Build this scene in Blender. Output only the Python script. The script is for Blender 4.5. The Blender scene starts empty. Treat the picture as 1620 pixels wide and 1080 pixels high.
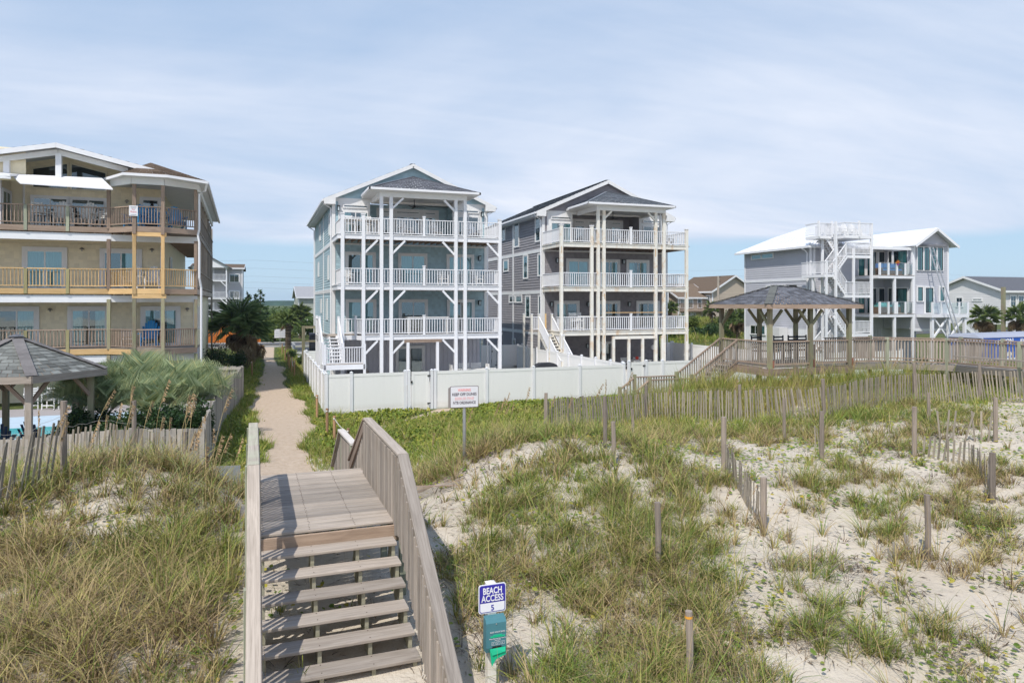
import bpy, math, random
import numpy as np
from mathutils import Vector, Matrix

random.seed(7); np.random.seed(7)
R = math.radians
SC = bpy.context.scene
COL = SC.collection

# ------------------------------------------------------------------ camera
CAM_Z = 5.15
cam_d = bpy.data.cameras.new('camera'); cam = bpy.data.objects.new('camera', cam_d); COL.objects.link(cam)
cam.location = (0, 0, CAM_Z); cam.rotation_euler = (R(90), 0, R(-19.69))
cam_d.sensor_width = 36; cam_d.lens = 24.71; cam_d.shift_y = -0.0383
cam_d.clip_start = 0.1; cam_d.clip_end = 9000
SC.camera = cam
# ------------------------------------------------------------------ sky
SUN_DIR = Vector((-0.40, -0.42, 0.81)).normalized()      # towards the sun
W = bpy.data.worlds.new('World'); SC.world = W; W.use_nodes = True
nt = W.node_tree; nt.nodes.clear()
def wn(t, **k):
    n = nt.nodes.new(t)
    for a, b in k.items(): setattr(n, a, b)
    return n
def wl(a, b): nt.links.new(a, b)
def wmath(op, a, b=None, c=None, clamp=False):
    n = wn('ShaderNodeMath', operation=op, use_clamp=clamp)
    for i, v in enumerate((a, b, c)):
        if v is None: continue
        if isinstance(v, (int, float)): n.inputs[i].default_value = v
        else: wl(v, n.inputs[i])
    return n.outputs[0]
sky = wn('ShaderNodeTexSky', sky_type='NISHITA'); sky.sun_disc = False
sky.sun_elevation = math.asin(SUN_DIR.z); sky.sun_rotation = math.atan2(SUN_DIR.x, SUN_DIR.y)
sky.altitude = 0; sky.air_density = 1.0; sky.dust_density = 0.6; sky.ozone_density = 2.0
bg1 = wn('ShaderNodeBackground'); bg1.inputs['Strength'].default_value = 0.085
tc = wn('ShaderNodeTexCoord'); sx = wn('ShaderNodeSeparateXYZ'); wl(tc.outputs['Generated'], sx.inputs[0])
rp = wn('ShaderNodeValToRGB'); el = rp.color_ramp.elements
for p_, c_ in ((0.0, (.43, .61, .79)), (.09, (.33, .54, .80)), (.35, (.22, .40, .72)), (1.0, (.15, .28, .58))):
    e_ = el[0] if p_ == 0 else (el[1] if p_ == 1.0 else el.new(p_)); e_.position = p_; e_.color = c_ + (1,)
wl(sx.outputs[2], rp.inputs[0])
sk1 = wn('ShaderNodeMixRGB', blend_type='MULTIPLY'); sk1.inputs[0].default_value = 1; sk1.inputs[2].default_value = (.085, .085, .085, 1); wl(sky.outputs[0], sk1.inputs[1])
sk2 = wn('ShaderNodeMixRGB'); sk2.inputs[0].default_value = .78; wl(sk1.outputs[0], sk2.inputs[1]); wl(rp.outputs[0], sk2.inputs[2])
bg1.inputs['Strength'].default_value = 1.0; wl(sk2.outputs[0], bg1.inputs['Color'])
zz = wmath('MAXIMUM', sx.outputs[2], 0.02)
zs = wmath('ADD', zz, 0.12)
cx = wmath('DIVIDE', sx.outputs[0], zs); cy = wmath('DIVIDE', sx.outputs[1], zs)
cv = wn('ShaderNodeCombineXYZ'); wl(cx, cv.inputs[0]); wl(cy, cv.inputs[1])
mp = wn('ShaderNodeMapping'); mp.inputs['Rotation'].default_value = (0, 0, R(28)); mp.inputs['Scale'].default_value = (0.30, 0.5, 1)
wl(cv.outputs[0], mp.inputs[0])
n1 = wn('ShaderNodeTexNoise'); n1.inputs['Scale'].default_value = 1.1; n1.inputs['Detail'].default_value = 7; n1.inputs['Roughness'].default_value = 0.55; n1.inputs['Distortion'].default_value = 0.7
wl(mp.outputs[0], n1.inputs['Vector'])
mp2 = wn('ShaderNodeMapping'); mp2.inputs['Rotation'].default_value = (0, 0, R(60)); mp2.inputs['Scale'].default_value = (0.5, 2.6, 1)
wl(cv.outputs[0], mp2.inputs[0])
n2 = wn('ShaderNodeTexNoise'); n2.inputs['Scale'].default_value = 1.6; n2.inputs['Detail'].default_value = 9; n2.inputs['Roughness'].default_value = 0.62; n2.inputs['Distortion'].default_value = 1.2
wl(mp2.outputs[0], n2.inputs['Vector'])
nn = wmath('ADD', wmath('MULTIPLY', n1.outputs[0], 0.95), wmath('MULTIPLY', n2.outputs[0], 0.13))
cloud = wmath('MULTIPLY', wmath('SUBTRACT', nn, 0.345, clamp=True), 3.0, clamp=True)
# the sheet of thin cloud ends in a soft edge low over the land
n3 = wn('ShaderNodeTexNoise'); n3.inputs['Scale'].default_value = 3.0; n3.inputs['Detail'].default_value = 4
wl(tc.outputs['Generated'], n3.inputs['Vector'])
edge = wmath('ADD', wmath('SUBTRACT', sx.outputs[2], 0.076), wmath('MULTIPLY', wmath('SUBTRACT', n3.outputs[0], 0.5), 0.035))
edge = wmath('MULTIPLY', edge, 75.0, clamp=True)
low = wmath('SUBTRACT', 1.0, wmath('MULTIPLY', sx.outputs[2], 1.75), clamp=True)      # thicker seen edge-on
thin = wmath('SUBTRACT', 1.0, wmath('MULTIPLY', sx.outputs[2], 0.75), clamp=True)      # the veil thins overhead
cm = wmath('MULTIPLY', wmath('MULTIPLY', wmath('ADD', wmath('MULTIPLY', wmath('MULTIPLY', cloud, thin), 0.80), wmath('MULTIPLY', low, 0.46), clamp=True), edge), 0.92)
ccol = wn('ShaderNodeMixRGB'); ccol.inputs[1].default_value = (0.50, 0.555, 0.71, 1); ccol.inputs[2].default_value = (0.76, 0.79, 0.875, 1)
wl(cloud, ccol.inputs[0])
bg2 = wn('ShaderNodeBackground'); bg2.inputs['Strength'].default_value = 0.97; wl(ccol.outputs[0], bg2.inputs['Color'])
mx = wn('ShaderNodeMixShader'); wl(cm, mx.inputs[0]); wl(bg1.outputs[0], mx.inputs[1]); wl(bg2.outputs[0], mx.inputs[2])
wo = wn('ShaderNodeOutputWorld'); wl(mx.outputs[0], wo.inputs['Surface'])
# ------------------------------------------------------------------ sun
sd = bpy.data.lights.new('sun', 'SUN'); sd.energy = 3.15; sd.angle = R(0.55); sd.color = (1.0, 0.955, 0.88)
sun = bpy.data.objects.new('sun', sd); COL.objects.link(sun)
sun.rotation_euler = (-SUN_DIR).to_track_quat('-Z', 'Y').to_euler(); sun.location = (-30, -30, 60)
SC.view_settings.view_transform = 'Standard'; SC.view_settings.look = 'None'
SC.view_settings.exposure = 0.33; SC.view_settings.gamma = 1; SC.view_settings.use_curve_mapping = False
SC.render.engine = 'CYCLES'
SC.cycles.max_bounces = 6; SC.cycles.transparent_max_bounces = 12

# ================================================================== materials
MATS = {}
def newmat(name):
    m = bpy.data.materials.new(name); m.use_nodes = True
    return m, m.node_tree, m.node_tree.nodes['Principled BSDF']
def N(t, typ, **k):
    n = t.nodes.new(typ)
    for a, b in k.items(): setattr(n, a, b)
    return n
def mathn(t, op, a, b=None, clamp=False):
    n = N(t, 'ShaderNodeMath', operation=op, use_clamp=clamp)
    for i, v in enumerate((a, b)):
        if v is None: continue
        if isinstance(v, (int, float)): n.inputs[i].default_value = v
        else: t.links.new(v, n.inputs[i])
    return n.outputs[0]
def mixc(t, fac, a, b, mode='MIX'):
    n = N(t, 'ShaderNodeMixRGB', blend_type=mode)
    for i, v in enumerate((fac, a, b)):
        if isinstance(v, (int, float)): n.inputs[i].default_value = v
        elif isinstance(v, tuple): n.inputs[i].default_value = v if len(v) == 4 else v + (1,)
        else: t.links.new(v, n.inputs[i])
    return n.outputs[0]
def coords(t, scale=(1, 1, 1), rnd=True):
    tc = N(t, 'ShaderNodeTexCoord'); v = tc.outputs['Object']
    if rnd:
        oi = N(t, 'ShaderNodeObjectInfo'); a = N(t, 'ShaderNodeVectorMath', operation='MULTIPLY_ADD')
        a.inputs[1].default_value = (1, 1, 1)
        s = N(t, 'ShaderNodeVectorMath', operation='SCALE'); s.inputs[0].default_value = (37, 23, 11); t.links.new(oi.outputs['Random'], s.inputs['Scale'])
        t.links.new(v, a.inputs[0]); t.links.new(s.outputs[0], a.inputs[2]); v = a.outputs[0]
    mp = N(t, 'ShaderNodeMapping'); mp.inputs['Scale'].default_value = scale; t.links.new(v, mp.inputs[0])
    return mp.outputs[0]
def noise(t, vec, scale, detail=4, rough=.6, dist=0):
    n = N(t, 'ShaderNodeTexNoise'); n.inputs['Scale'].default_value = scale; n.inputs['Detail'].default_value = detail
    n.inputs['Roughness'].default_value = rough; n.inputs['Distortion'].default_value = dist
    t.links.new(vec, n.inputs['Vector']); return n.outputs[0]
def ramp(t, fac, stops):
    r = N(t, 'ShaderNodeValToRGB'); e = r.color_ramp.elements
    while len(e) < len(stops): e.new(0.5)
    for i, (p, c) in enumerate(stops): e[i].position = p; e[i].color = tuple(c) + (1,)
    t.links.new(fac, r.inputs[0]); return r.outputs[0]
def scl(c, k): return tuple(min(1, x * k) for x in c)
def bump(t, b, h, strength, dist=0.01):
    n = N(t, 'ShaderNodeBump'); n.inputs['Strength'].default_value = strength; n.inputs['Distance'].default_value = dist
    t.links.new(h, n.inputs['Height']); t.links.new(n.outputs[0], b.inputs['Normal'])
def plain(name, c, rough=.55, var=.12, nscale=2.5, spec=.3, stretch=(1, 1, 1), tint=False, tr=(.62, 1.25), rnd=.08, metal=0, bmp=0, dirt=None):
    """painted / plastic / metal: base colour with soft wear"""
    if name in MATS: return MATS[name]
    m, t, b = newmat(name)
    v = coords(t, stretch)
    f = noise(t, v, nscale, 5, .65)
    col = ramp(t, f, [(.3, scl(c, 1 - var)), (.7, scl(c, 1 + var * .6))])
    if dirt:
        f2 = noise(t, coords(t, (1, 1, .25)), 1.7, 6, .7)
        col = mixc(t, mathn(t, 'MULTIPLY', mathn(t, 'SUBTRACT', f2, .52, True), dirt[1], True), col, dirt[0])
    if tint:
        a = N(t, 'ShaderNodeAttribute', attribute_name='tint')
        col = mixc(t, 1.0, col, mixc(t, a.outputs['Fac'], (tr[0],) * 3, (tr[1],) * 3), 'MULTIPLY')
    if rnd:
        oi = N(t, 'ShaderNodeObjectInfo')
        col = mixc(t, 1.0, col, mixc(t, oi.outputs['Random'], (1 - rnd,) * 3, (1 + rnd,) * 3), 'MULTIPLY')
    t.links.new(col, b.inputs['Base Color'])
    b.inputs['Roughness'].default_value = rough; b.inputs['Specular IOR Level'].default_value = spec; b.inputs['Metallic'].default_value = metal
    if bmp: bump(t, b, noise(t, v, nscale * 9, 4), bmp, .005)
    MATS[name] = m; return m
def wood(name, light, dark, axis='X', fine=34, knots=.5, green=None, rnd=.25):
    """weathered timber, grain along one local axis"""
    key = name + axis
    if key in MATS: return MATS[key]
    m, t, b = newmat(key)
    s = {'X': (1.2, fine, fine), 'Y': (fine, 1.2, fine), 'Z': (fine, fine, 1.2)}[axis]
    v = coords(t, s)
    g = noise(t, v, 1.0, 6, .7, .6)
    s2 = {'X': (.8, 6, 6), 'Y': (6, .8, 6), 'Z': (6, 6, .8)}[axis]
    g2 = noise(t, coords(t, s2), 1.0, 4, .6, 1.5)
    col = ramp(t, g, [(.28, dark), (.5, scl(tuple((a + c) / 2 for a, c in zip(light, dark)), 1.05)), (.72, light)])
    col = mixc(t, mathn(t, 'MULTIPLY', mathn(t, 'SUBTRACT', g2, .5, True), 2.2, True), col, scl(dark, .8))
    g4 = noise(t, coords(t, tuple(max(.8, q * .12) for q in s)), 1.3, 5, .7, .8)
    col = mixc(t, mathn(t, 'MULTIPLY', mathn(t, 'SUBTRACT', g4, .54, True), 2.4, True), col, scl(light, 1.18))
    if green:
        g3 = noise(t, coords(t), 1.4, 4); col = mixc(t, mathn(t, 'MULTIPLY', mathn(t, 'SUBTRACT', g3, .38, True), 3.0, True), col, green)
    oi = N(t, 'ShaderNodeObjectInfo')
    col = mixc(t, 1.0, col, mixc(t, oi.outputs['Random'], (1 - rnd, 1 - rnd * .95, 1 - rnd * .9), (1 + rnd, 1 + rnd * .95, 1 + rnd * .85)), 'MULTIPLY')
    t.links.new(col, b.inputs['Base Color']); b.inputs['Roughness'].default_value = .88; b.inputs['Specular IOR Level'].default_value = .15
    bump(t, b, g, .5, .004)
    MATS[key] = m; return m
def glassmat(name, tint, refl=.3, alpha=.55):
    if name in MATS: return MATS[name]
    m, t, b = newmat(name); t.nodes.remove(b)
    out = t.nodes['Material Output']
    tr = N(t, 'ShaderNodeBsdfTransparent'); tr.inputs[0].default_value = tint + (1,)
    gl = N(t, 'ShaderNodeBsdfGlossy'); gl.inputs[0].default_value = (.8, .92, .95, 1); gl.inputs['Roughness'].default_value = .03
    f = noise(t, coords(t), .9, 2)
    bp = N(t, 'ShaderNodeBump'); bp.inputs['Strength'].default_value = .12; bp.inputs['Distance'].default_value = .02; t.links.new(f, bp.inputs['Height']); t.links.new(bp.outputs[0], gl.inputs['Normal'])
    lw = N(t, 'ShaderNodeLayerWeight'); lw.inputs[0].default_value = .25
    fac = mathn(t, 'ADD', mathn(t, 'MULTIPLY', lw.outputs['Fresnel'], .6), refl, True)
    mxs = N(t, 'ShaderNodeMixShader'); t.links.new(fac, mxs.inputs[0]); t.links.new(tr.outputs[0], mxs.inputs[1]); t.links.new(gl.outputs[0], mxs.inputs[2])
    t.links.new(mxs.outputs[0], out.inputs[0]); MATS[name] = m; return m
def leafmat(name, stops, rough=.55, trans=.25):
    """colour of each leaf / blade comes from its own 'tint' value"""
    if name in MATS: return MATS[name]
    m, t, b = newmat(name)
    a = N(t, 'ShaderNodeAttribute', attribute_name='tint')
    col = ramp(t, a.outputs['Fac'], stops)
    t.links.new(col, b.inputs['Base Color']); b.inputs['Roughness'].default_value = rough; b.inputs['Specular IOR Level'].default_value = .25
    out = t.nodes['Material Output']
    tl = N(t, 'ShaderNodeBsdfTranslucent'); t.links.new(col, tl.inputs[0])
    mxs = N(t, 'ShaderNodeMixShader'); mxs.inputs[0].default_value = trans
    t.links.new(b.outputs[0], mxs.inputs[1]); t.links.new(tl.outputs[0], mxs.inputs[2]); t.links.new(mxs.outputs[0], out.inputs[0])
    MATS[name] = m; return m

white = plain('white_vinyl', (.80, .80, .82), .35, .04, 1.2, .4, rnd=.02)
wpaint = plain('white_paint', (.79, .785, .78), .5, .06, 1.5, .3, rnd=.03)
wrust = plain('stained_white_paint', (.76, .73, .66), .55, .08, 1.5, .3, rnd=.03, dirt=((.60, .34, .12), 3.5))
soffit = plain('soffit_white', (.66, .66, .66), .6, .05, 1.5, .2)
blue_lap = plain('blue_clapboard', (.44, .58, .63), .6, .06, 1.0, .2, rnd=0)
blue_shake = plain('blue_shingle', (.40, .545, .60), .7, .06, 3, .2, tint=True, tr=(.88, 1.08), rnd=0)
grey_bb = plain('grey_board_batten', (.60, .59, .64), .6, .05, 1, .2, rnd=0)
mauve = plain('mauve_grey_clapboard', (.30, .285, .30), .65, .08, 1.5, .2, rnd=0)
mauve_shake = plain('mauve_grey_shingle', (.295, .275, .29), .7, .06, 3, .2, tint=True, tr=(.88, 1.08), rnd=0)
cream_lap = plain('cream_clapboard', (.85, .76, .56), .65, .05, 1.2, .2, rnd=0)
cream_shake = plain('cream_shingle', (.84, .75, .555), .7, .05, 3, .2, tint=True, tr=(.92, 1.06), rnd=0)
palegrey = plain('pale_grey_clapboard', (.52, .52, .56), .6, .05, 1.0, .2, rnd=0)
roofgrey = plain('grey_roof_shingle', (.17, .175, .195), .9, .35, 9, .1, tint=True, rnd=0, bmp=.4)
roofblue = plain('bluish_roof_shingle', (.15, .165, .185), .9, .45, 14, .1, tint=True, rnd=0, bmp=.4)
rooflight = plain('light_grey_roof_shingle', (.205, .21, .195), .9, .22, 10, .1, tint=True, rnd=.22, bmp=.4)
roofbrown = plain('brown_roof_shingle', (.17, .125, .09), .9, .35, 9, .1, tint=True, rnd=0, bmp=.4)
metalroof = plain('white_metal_roof', (.80, .81, .83), .35, .03, .8, .5, rnd=0)
darkbacking = plain('painted_dark_interior', (.02, .028, .034), .8, .3, 1, .1)  # near-black colour standing in for the shade of unlit rooms
curtain = plain('curtain_cloth', (.62, .70, .72), .9, .12, 2, .1, stretch=(14, 14, .3))
glass = glassmat('window_glass', (.50, .72, .74), .22)
glassdark = glassmat('dark_window_glass', (.35, .5, .5), .14)
glassrail = glassmat('rail_glass', (.88, .95, .93), .12)
greenpane = glassmat('green_window_glass', (.32, .58, .54), .2)
black = plain('black_metal', (.02, .02, .022), .45, .2, 3, .4)
darkcover = plain('charcoal_cover', (.045, .047, .055), .8, .3, 2, .2)
alu = plain('aluminium', (.55, .56, .58), .35, .1, 3, .5, metal=.7)
WG = ((.46, .40, .345), (.25, .21, .175))        # weathered grey deck wood
WB = ((.41, .31, .245), (.235, .17, .13))        # browner weathered wood
WN = ((.70, .48, .25), (.53, .34, .155))          # new yellow wood
WP = ((.36, .30, .22), (.20, .165, .115))        # olive treated posts
WF = ((.50, .46, .41), (.27, .24, .21))        # grey fence wood
GRN = (.30, .34, .22)
dkX = wood('weathered_deck', *WG); dkY = wood('weathered_deck', *WG, axis='Y'); dkZ = wood('weathered_deck', *WG, axis='Z')
wbX = wood('brown_timber', *WB)
wnX = wood('new_timber', *WN, knots=1)
wpX = wood('treated_timber', *WP, green=(.27, .29, .17))
wfX = wood('fence_timber', *WF)
wlX = wood('lichen_timber', *WG, green=(.42, .44, .32))
wgrnX = wood('pale_green_timber', (.40, .41, .32), (.25, .265, .19))
rust = plain('orange_stain', (.5, .3, .1), .8)

# ================================================================== mesh helpers
class MB:
    def __init__(s): s.v = []; s.f = []; s.t = []
    def add(s, vs, fs, tint=None):
        b = len(s.v); s.v += [tuple(p) for p in vs]; s.f += [tuple(i + b for i in f) for f in fs]
        s.t += [random.random() if tint is None else tint] * len(fs)
    def box(s, c, d, rz=0, tint=None):
        ca, sa = math.cos(rz), math.sin(rz); vs = []
        for z in (-1, 1):
            for x, y in ((-1, -1), (1, -1), (1, 1), (-1, 1)):
                px, py = x * d[0] / 2, y * d[1] / 2
                vs.append((c[0] + px * ca - py * sa, c[1] + px * sa + py * ca, c[2] + z * d[2] / 2))
        s.add(vs, [(3, 2, 1, 0), (4, 5, 6, 7), (0, 1, 5, 4), (1, 2, 6, 5), (2, 3, 7, 6), (3, 0, 4, 7)], tint)
    def span(s, x0, x1, y0, y1, z0, z1, tint=None):
        s.box(((x0 + x1) / 2, (y0 + y1) / 2, (z0 + z1) / 2), (abs(x1 - x0), abs(y1 - y0), abs(z1 - z0)), 0, tint)
    def beam(s, p, q, w, h, tint=None, w2=None, h2=None):
        p = Vector(p); q = Vector(q); d = (q - p).normalized()
        up = Vector((0, 0, 1)) if abs(d.z) < .95 else Vector((0, 1, 0))
        a = d.cross(up).normalized(); b = a.cross(d).normalized(); vs = []
        for P_, ww, hh in ((p, w, h), (q, w2 or w, h2 or h)):
            for i, j in ((-1, -1), (1, -1), (1, 1), (-1, 1)): vs.append(P_ + a * ww / 2 * i + b * hh / 2 * j)
        s.add(vs, [(0, 1, 2, 3), (7, 6, 5, 4), (0, 4, 5, 1), (1, 5, 6, 2), (2, 6, 7, 3), (3, 7, 4, 0)], tint)
    def poly(s, pts, tint=None): s.add(pts, [tuple(range(len(pts)))], tint)
    def prism(s, pts, vec, tint=None):
        """closed solid: polygon extruded by a vector"""
        n = len(pts); v = Vector(vec); a = [Vector(p) for p in pts]; b = [p + v for p in a]
        fs = [tuple(range(n))[::-1], tuple(range(n, 2 * n))] + [(i, (i + 1) % n, n + (i + 1) % n, n + i) for i in range(n)]
        s.add(a + b, fs, tint)
    def tube(s, pts, r, n=8, r2=None, cap=True):
        pts = [Vector(p) for p in pts]; rings = []; base = len(s.v)
        for i, p in enumerate(pts):
            d = (pts[min(i + 1, len(pts) - 1)] - pts[max(i - 1, 0)]).normalized()
            up = Vector((0, 0, 1)) if abs(d.z) < .9 else Vector((1, 0, 0))
            a = d.cross(up).normalized(); b = a.cross(d)
            rr = r if r2 is None else r + (r2 - r) * i / (len(pts) - 1)
            for k in range(n): s.v.append(tuple(p + a * rr * math.cos(2 * math.pi * k / n) + b * rr * math.sin(2 * math.pi * k / n)))
        nf = 0
        for i in range(len(pts) - 1):
            for k in range(n):
                s.f.append((base + i * n + k, base + i * n + (k + 1) % n, base + (i + 1) * n + (k + 1) % n, base + (i + 1) * n + k)); nf += 1
        if cap:
            s.f.append(tuple(base + k for k in range(n))[::-1]); s.f.append(tuple(base + (len(pts) - 1) * n + k for k in range(n))); nf += 2
        s.t += [random.random()] * nf
    def ball(s, c, r, n=8, m=5):
        pts = []
        for i in range(m + 1):
            a = math.pi * i / m - math.pi / 2
            for k in range(n): pts.append((c[0] + r[0] * math.cos(a) * math.cos(2 * math.pi * k / n), c[1] + r[1] * math.cos(a) * math.sin(2 * math.pi * k / n), c[2] + r[2] * math.sin(a)))
        s.add(pts, [(i * n + k, i * n + (k + 1) % n, (i + 1) * n + (k + 1) % n, (i + 1) * n + k) for i in range(m) for k in range(n)])
    def build(s, name, m, parent=None, stuff=False, smooth=False, loc=None):
        me = bpy.data.meshes.new(name); me.from_pydata(s.v, [], s.f)
        if len(s.t) == len(me.polygons):
            a = me.attributes.new('tint', 'FLOAT', 'FACE'); a.data.foreach_set('value', s.t)
        me.materials.append(m)
        if smooth: me.polygons.foreach_set('use_smooth', [True] * len(me.polygons))
        me.update()
        return link(name, me, parent, loc, stuff)
def link(name, data, parent=None, loc=None, stuff=False):
    o = bpy.data.objects.new(name, data); COL.objects.link(o)
    if parent is not None: o.parent = parent
    if loc is not None: o.location = loc
    if stuff: o['kind'] = 'stuff'
    return o
CUBE = {}
def cube_mesh(d, m, bev=0):
    k = (round(d[0], 3), round(d[1], 3), round(d[2], 3), m.name, bev)
    if k not in CUBE:
        b = MB()
        if not bev: b.box((0, 0, 0), d)
        else:      # box with its long edges chamfered
            x, y, z = d[0] / 2, d[1] / 2, d[2] / 2; c = min(bev, y * .45, z * .45)
            ring = [(-y + c, -z), (y - c, -z), (y, -z + c), (y, z - c), (y - c, z), (-y + c, z), (-y, z - c), (-y, -z + c)]
            vs = [(-x, a, e) for a, e in ring] + [(x, a, e) for a, e in ring]
            b.add(vs, [tuple(range(8))[::-1], tuple(range(8, 16))] + [(i, (i + 1) % 8, 8 + (i + 1) % 8, 8 + i) for i in range(8)])
        me = bpy.data.meshes.new('block'); me.from_pydata(b.v, [], [tuple(f) for f in b.f]); me.materials.append(m)
        bmx = me; bmx.update(); CUBE[k] = me
    return CUBE[k]
def bx(name, c, d, m, parent=None, rz=0):
    o = link(name, cube_mesh(d, m), parent, c)
    if rz: o.rotation_euler = (0, 0, rz)
    return o
def bar(name, p, q, w, h, m, parent=None, bev=0, roll=0):
    """one straight timber from p to q, its own x along the grain; w across, h up"""
    p = Vector(p); q = Vector(q); d = q - p; L = d.length; d.normalize()
    up = Vector((0, 0, 1)) if abs(d.z) < .97 else Vector((0, 1, 0))
    y = up.cross(d).normalized(); z = d.cross(y)
    o = link(name, cube_mesh((L, w, h), m, bev), parent)
    mt = Matrix((d, y, z)).transposed().to_4x4()
    if roll: mt = mt @ Matrix.Rotation(roll, 4, 'X')
    mt.translation = (p + q) / 2; o.matrix_local = mt
    return o
def tag(o, label, cat, group=None, kind=None):
    if label: o['label'] = label
    if cat: o['category'] = cat
    if group: o['group'] = group
    if kind: o['kind'] = kind
    return o
def thing(name, label, cat, loc=(0, 0, 0), rz=0, group=None):
    o = bpy.data.objects.new(name, None); COL.objects.link(o); o.location = loc; o.rotation_euler = (0, 0, R(rz)); o.empty_display_size = .3
    return tag(o, label, cat, group)
def struct(o): o['kind'] = 'structure'; return o
def copy_tree(o, parent=None):
    c = o.copy(); COL.objects.link(c)
    if parent is not None: c.parent = parent
    for ch in [k for k in KIDS.get(o.name, [])] if False else list(o.children): copy_tree(ch, c)
    return c
KIDS = {}
def lettering(name, txt, size, m, parent, loc, rz=0, bold=0, width=None, rx=90):
    cu = bpy.data.curves.new(name, 'FONT'); cu.body = txt; cu.size = size; cu.align_x = 'CENTER'; cu.extrude = .0015; cu.offset = bold; cu.resolution_u = 3
    tmp = bpy.data.objects.new(name, cu); me_ = bpy.data.meshes.new_from_object(tmp); bpy.data.objects.remove(tmp); bpy.data.curves.remove(cu)
    me_.materials.clear(); me_.materials.append(m)
    o = link(name, me_, parent, loc); o.rotation_euler = (R(rx), 0, rz)
    if width and len(me_.vertices):
        w_ = max(v.co.x for v in me_.vertices) - min(v.co.x for v in me_.vertices); o.scale = (width / w_, 1, 1)
    return o
def split_build(mb, name, m, parent=None):
    """separate loose pieces become separate parts"""
    par = list(range(len(mb.v)))
    def find(a):
        while par[a] != a: par[a] = par[par[a]]; a = par[a]
        return a
    for f in mb.f:
        for k in f[1:]: par[find(k)] = find(f[0])
    grp = {}
    for i, f in enumerate(mb.f): grp.setdefault(find(f[0]), []).append(i)
    out = []
    for ids in grp.values():
        n = MB(); mp_ = {}
        for i in ids:
            ff = []
            for k in mb.f[i]:
                if k not in mp_: mp_[k] = len(n.v); n.v.append(mb.v[k])
                ff.append(mp_[k])
            n.f.append(tuple(ff)); n.t.append(mb.t[i])
        out.append(n.build(name, m, parent))
    return out
# ------------------------------------------------------------------ building pieces
def siding(m, x0, x1, z0, z1, y, lap=.16, rise=.022, side='y', gable=None, shake=0):
    """lapped boards: every course leans out at its foot. side 'y': wall facing -y at y; 'x': wall facing -x at x=y, running x0..x1 in y"""
    z = z0; row = 0
    while z < z1 - .01:
        zt = min(z + lap, z1)
        a0, a1, b0, b1 = x0, x1, x0, x1
        if gable:
            ax, az, sl = gable      # apex x, apex z, slope
            a0 = max(x0, ax - (az - z) / sl); a1 = min(x1, ax + (az - z) / sl); b0 = max(x0, ax - (az - zt) / sl); b1 = min(x1, ax + (az - zt) / sl)
            if a1 - a0 < .05: break
            if b1 < b0: b0 = b1 = ax
        cuts = [(0, 1)]
        if shake:
            L = a1 - a0; k = max(1, int(L / shake)); off = random.random() * .5
            e = [0] + [(i + off + random.uniform(-.12, .12)) / k for i in range(k)] + [1]; e = sorted(min(1, max(0, q)) for q in e)
            cuts = [(e[i], e[i + 1]) for i in range(len(e) - 1) if e[i + 1] - e[i] > 1e-4]
        for s0, s1 in cuts:
            p = [a0 + (a1 - a0) * s0, a0 + (a1 - a0) * s1, b0 + (b1 - b0) * s1, b0 + (b1 - b0) * s0]; r = rise
            if side == 'y':
                vs = [(p[0], y - r, z), (p[1], y - r, z), (p[2], y, zt), (p[3], y, zt), (p[0], y, z), (p[1], y, z)]
            else:
                vs = [(y - r, p[0], z), (y - r, p[1], z), (y, p[2], zt), (y, p[3], zt), (y, p[0], z), (y, p[1], z)]
            m.add(vs, [(0, 1, 2, 3), (4, 5, 1, 0)], random.random())
        z = zt; row += 1
def shingles(e0, e1, t0, t1, course, tab, m=None, thick=.012, each=None):
    """courses of roof tabs between eave e0-e1 and top t0-t1. m: joined mesh; each(verts): one object per tab"""
    e0, e1, t0, t1 = map(Vector, (e0, e1, t0, t1))
    H = ((t0 + t1) / 2 - (e0 + e1) / 2).length; n = max(1, int(round(H / course)))
    nrm = (e1 - e0).cross((t0 + t1) / 2 - e0).normalized()
    if nrm.z < 0: nrm = -nrm
    for i in range(n):
        s, s2 = i / n, (i + 1) / n
        l0, r0, l1, r1 = e0.lerp(t0, s), e1.lerp(t1, s), e0.lerp(t0, s2), e1.lerp(t1, s2)
        L = (r0 - l0).length; k = max(1, int(round(L / tab))); off = (i % 2) * .5 + random.uniform(-.15, .15)
        ed = sorted(set([0.0, 1.0] + [min(1, max(0, (j + off) / k)) for j in range(k + 1)]))
        for a, b in zip(ed[:-1], ed[1:]):
            if b - a < .02: continue
            A, B = l0.lerp(r0, a + .004), l0.lerp(r0, b - .004); C_, D_ = l1.lerp(r1, b - .004), l1.lerp(r1, a + .004)
            o = nrm * (thick * random.uniform(.8, 1.3))
            vs = [A + o, B + o, C_ + nrm * .002, D_ + nrm * .002, A, B]
            if each is not None: each(vs)
            else: m.add(vs, [(0, 1, 2, 3), (4, 5, 1, 0)])
def slab(m, pts, th):
    m.prism([Vector(p) - Vector((0, 0, th)) for p in pts], (0, 0, th))
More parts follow.
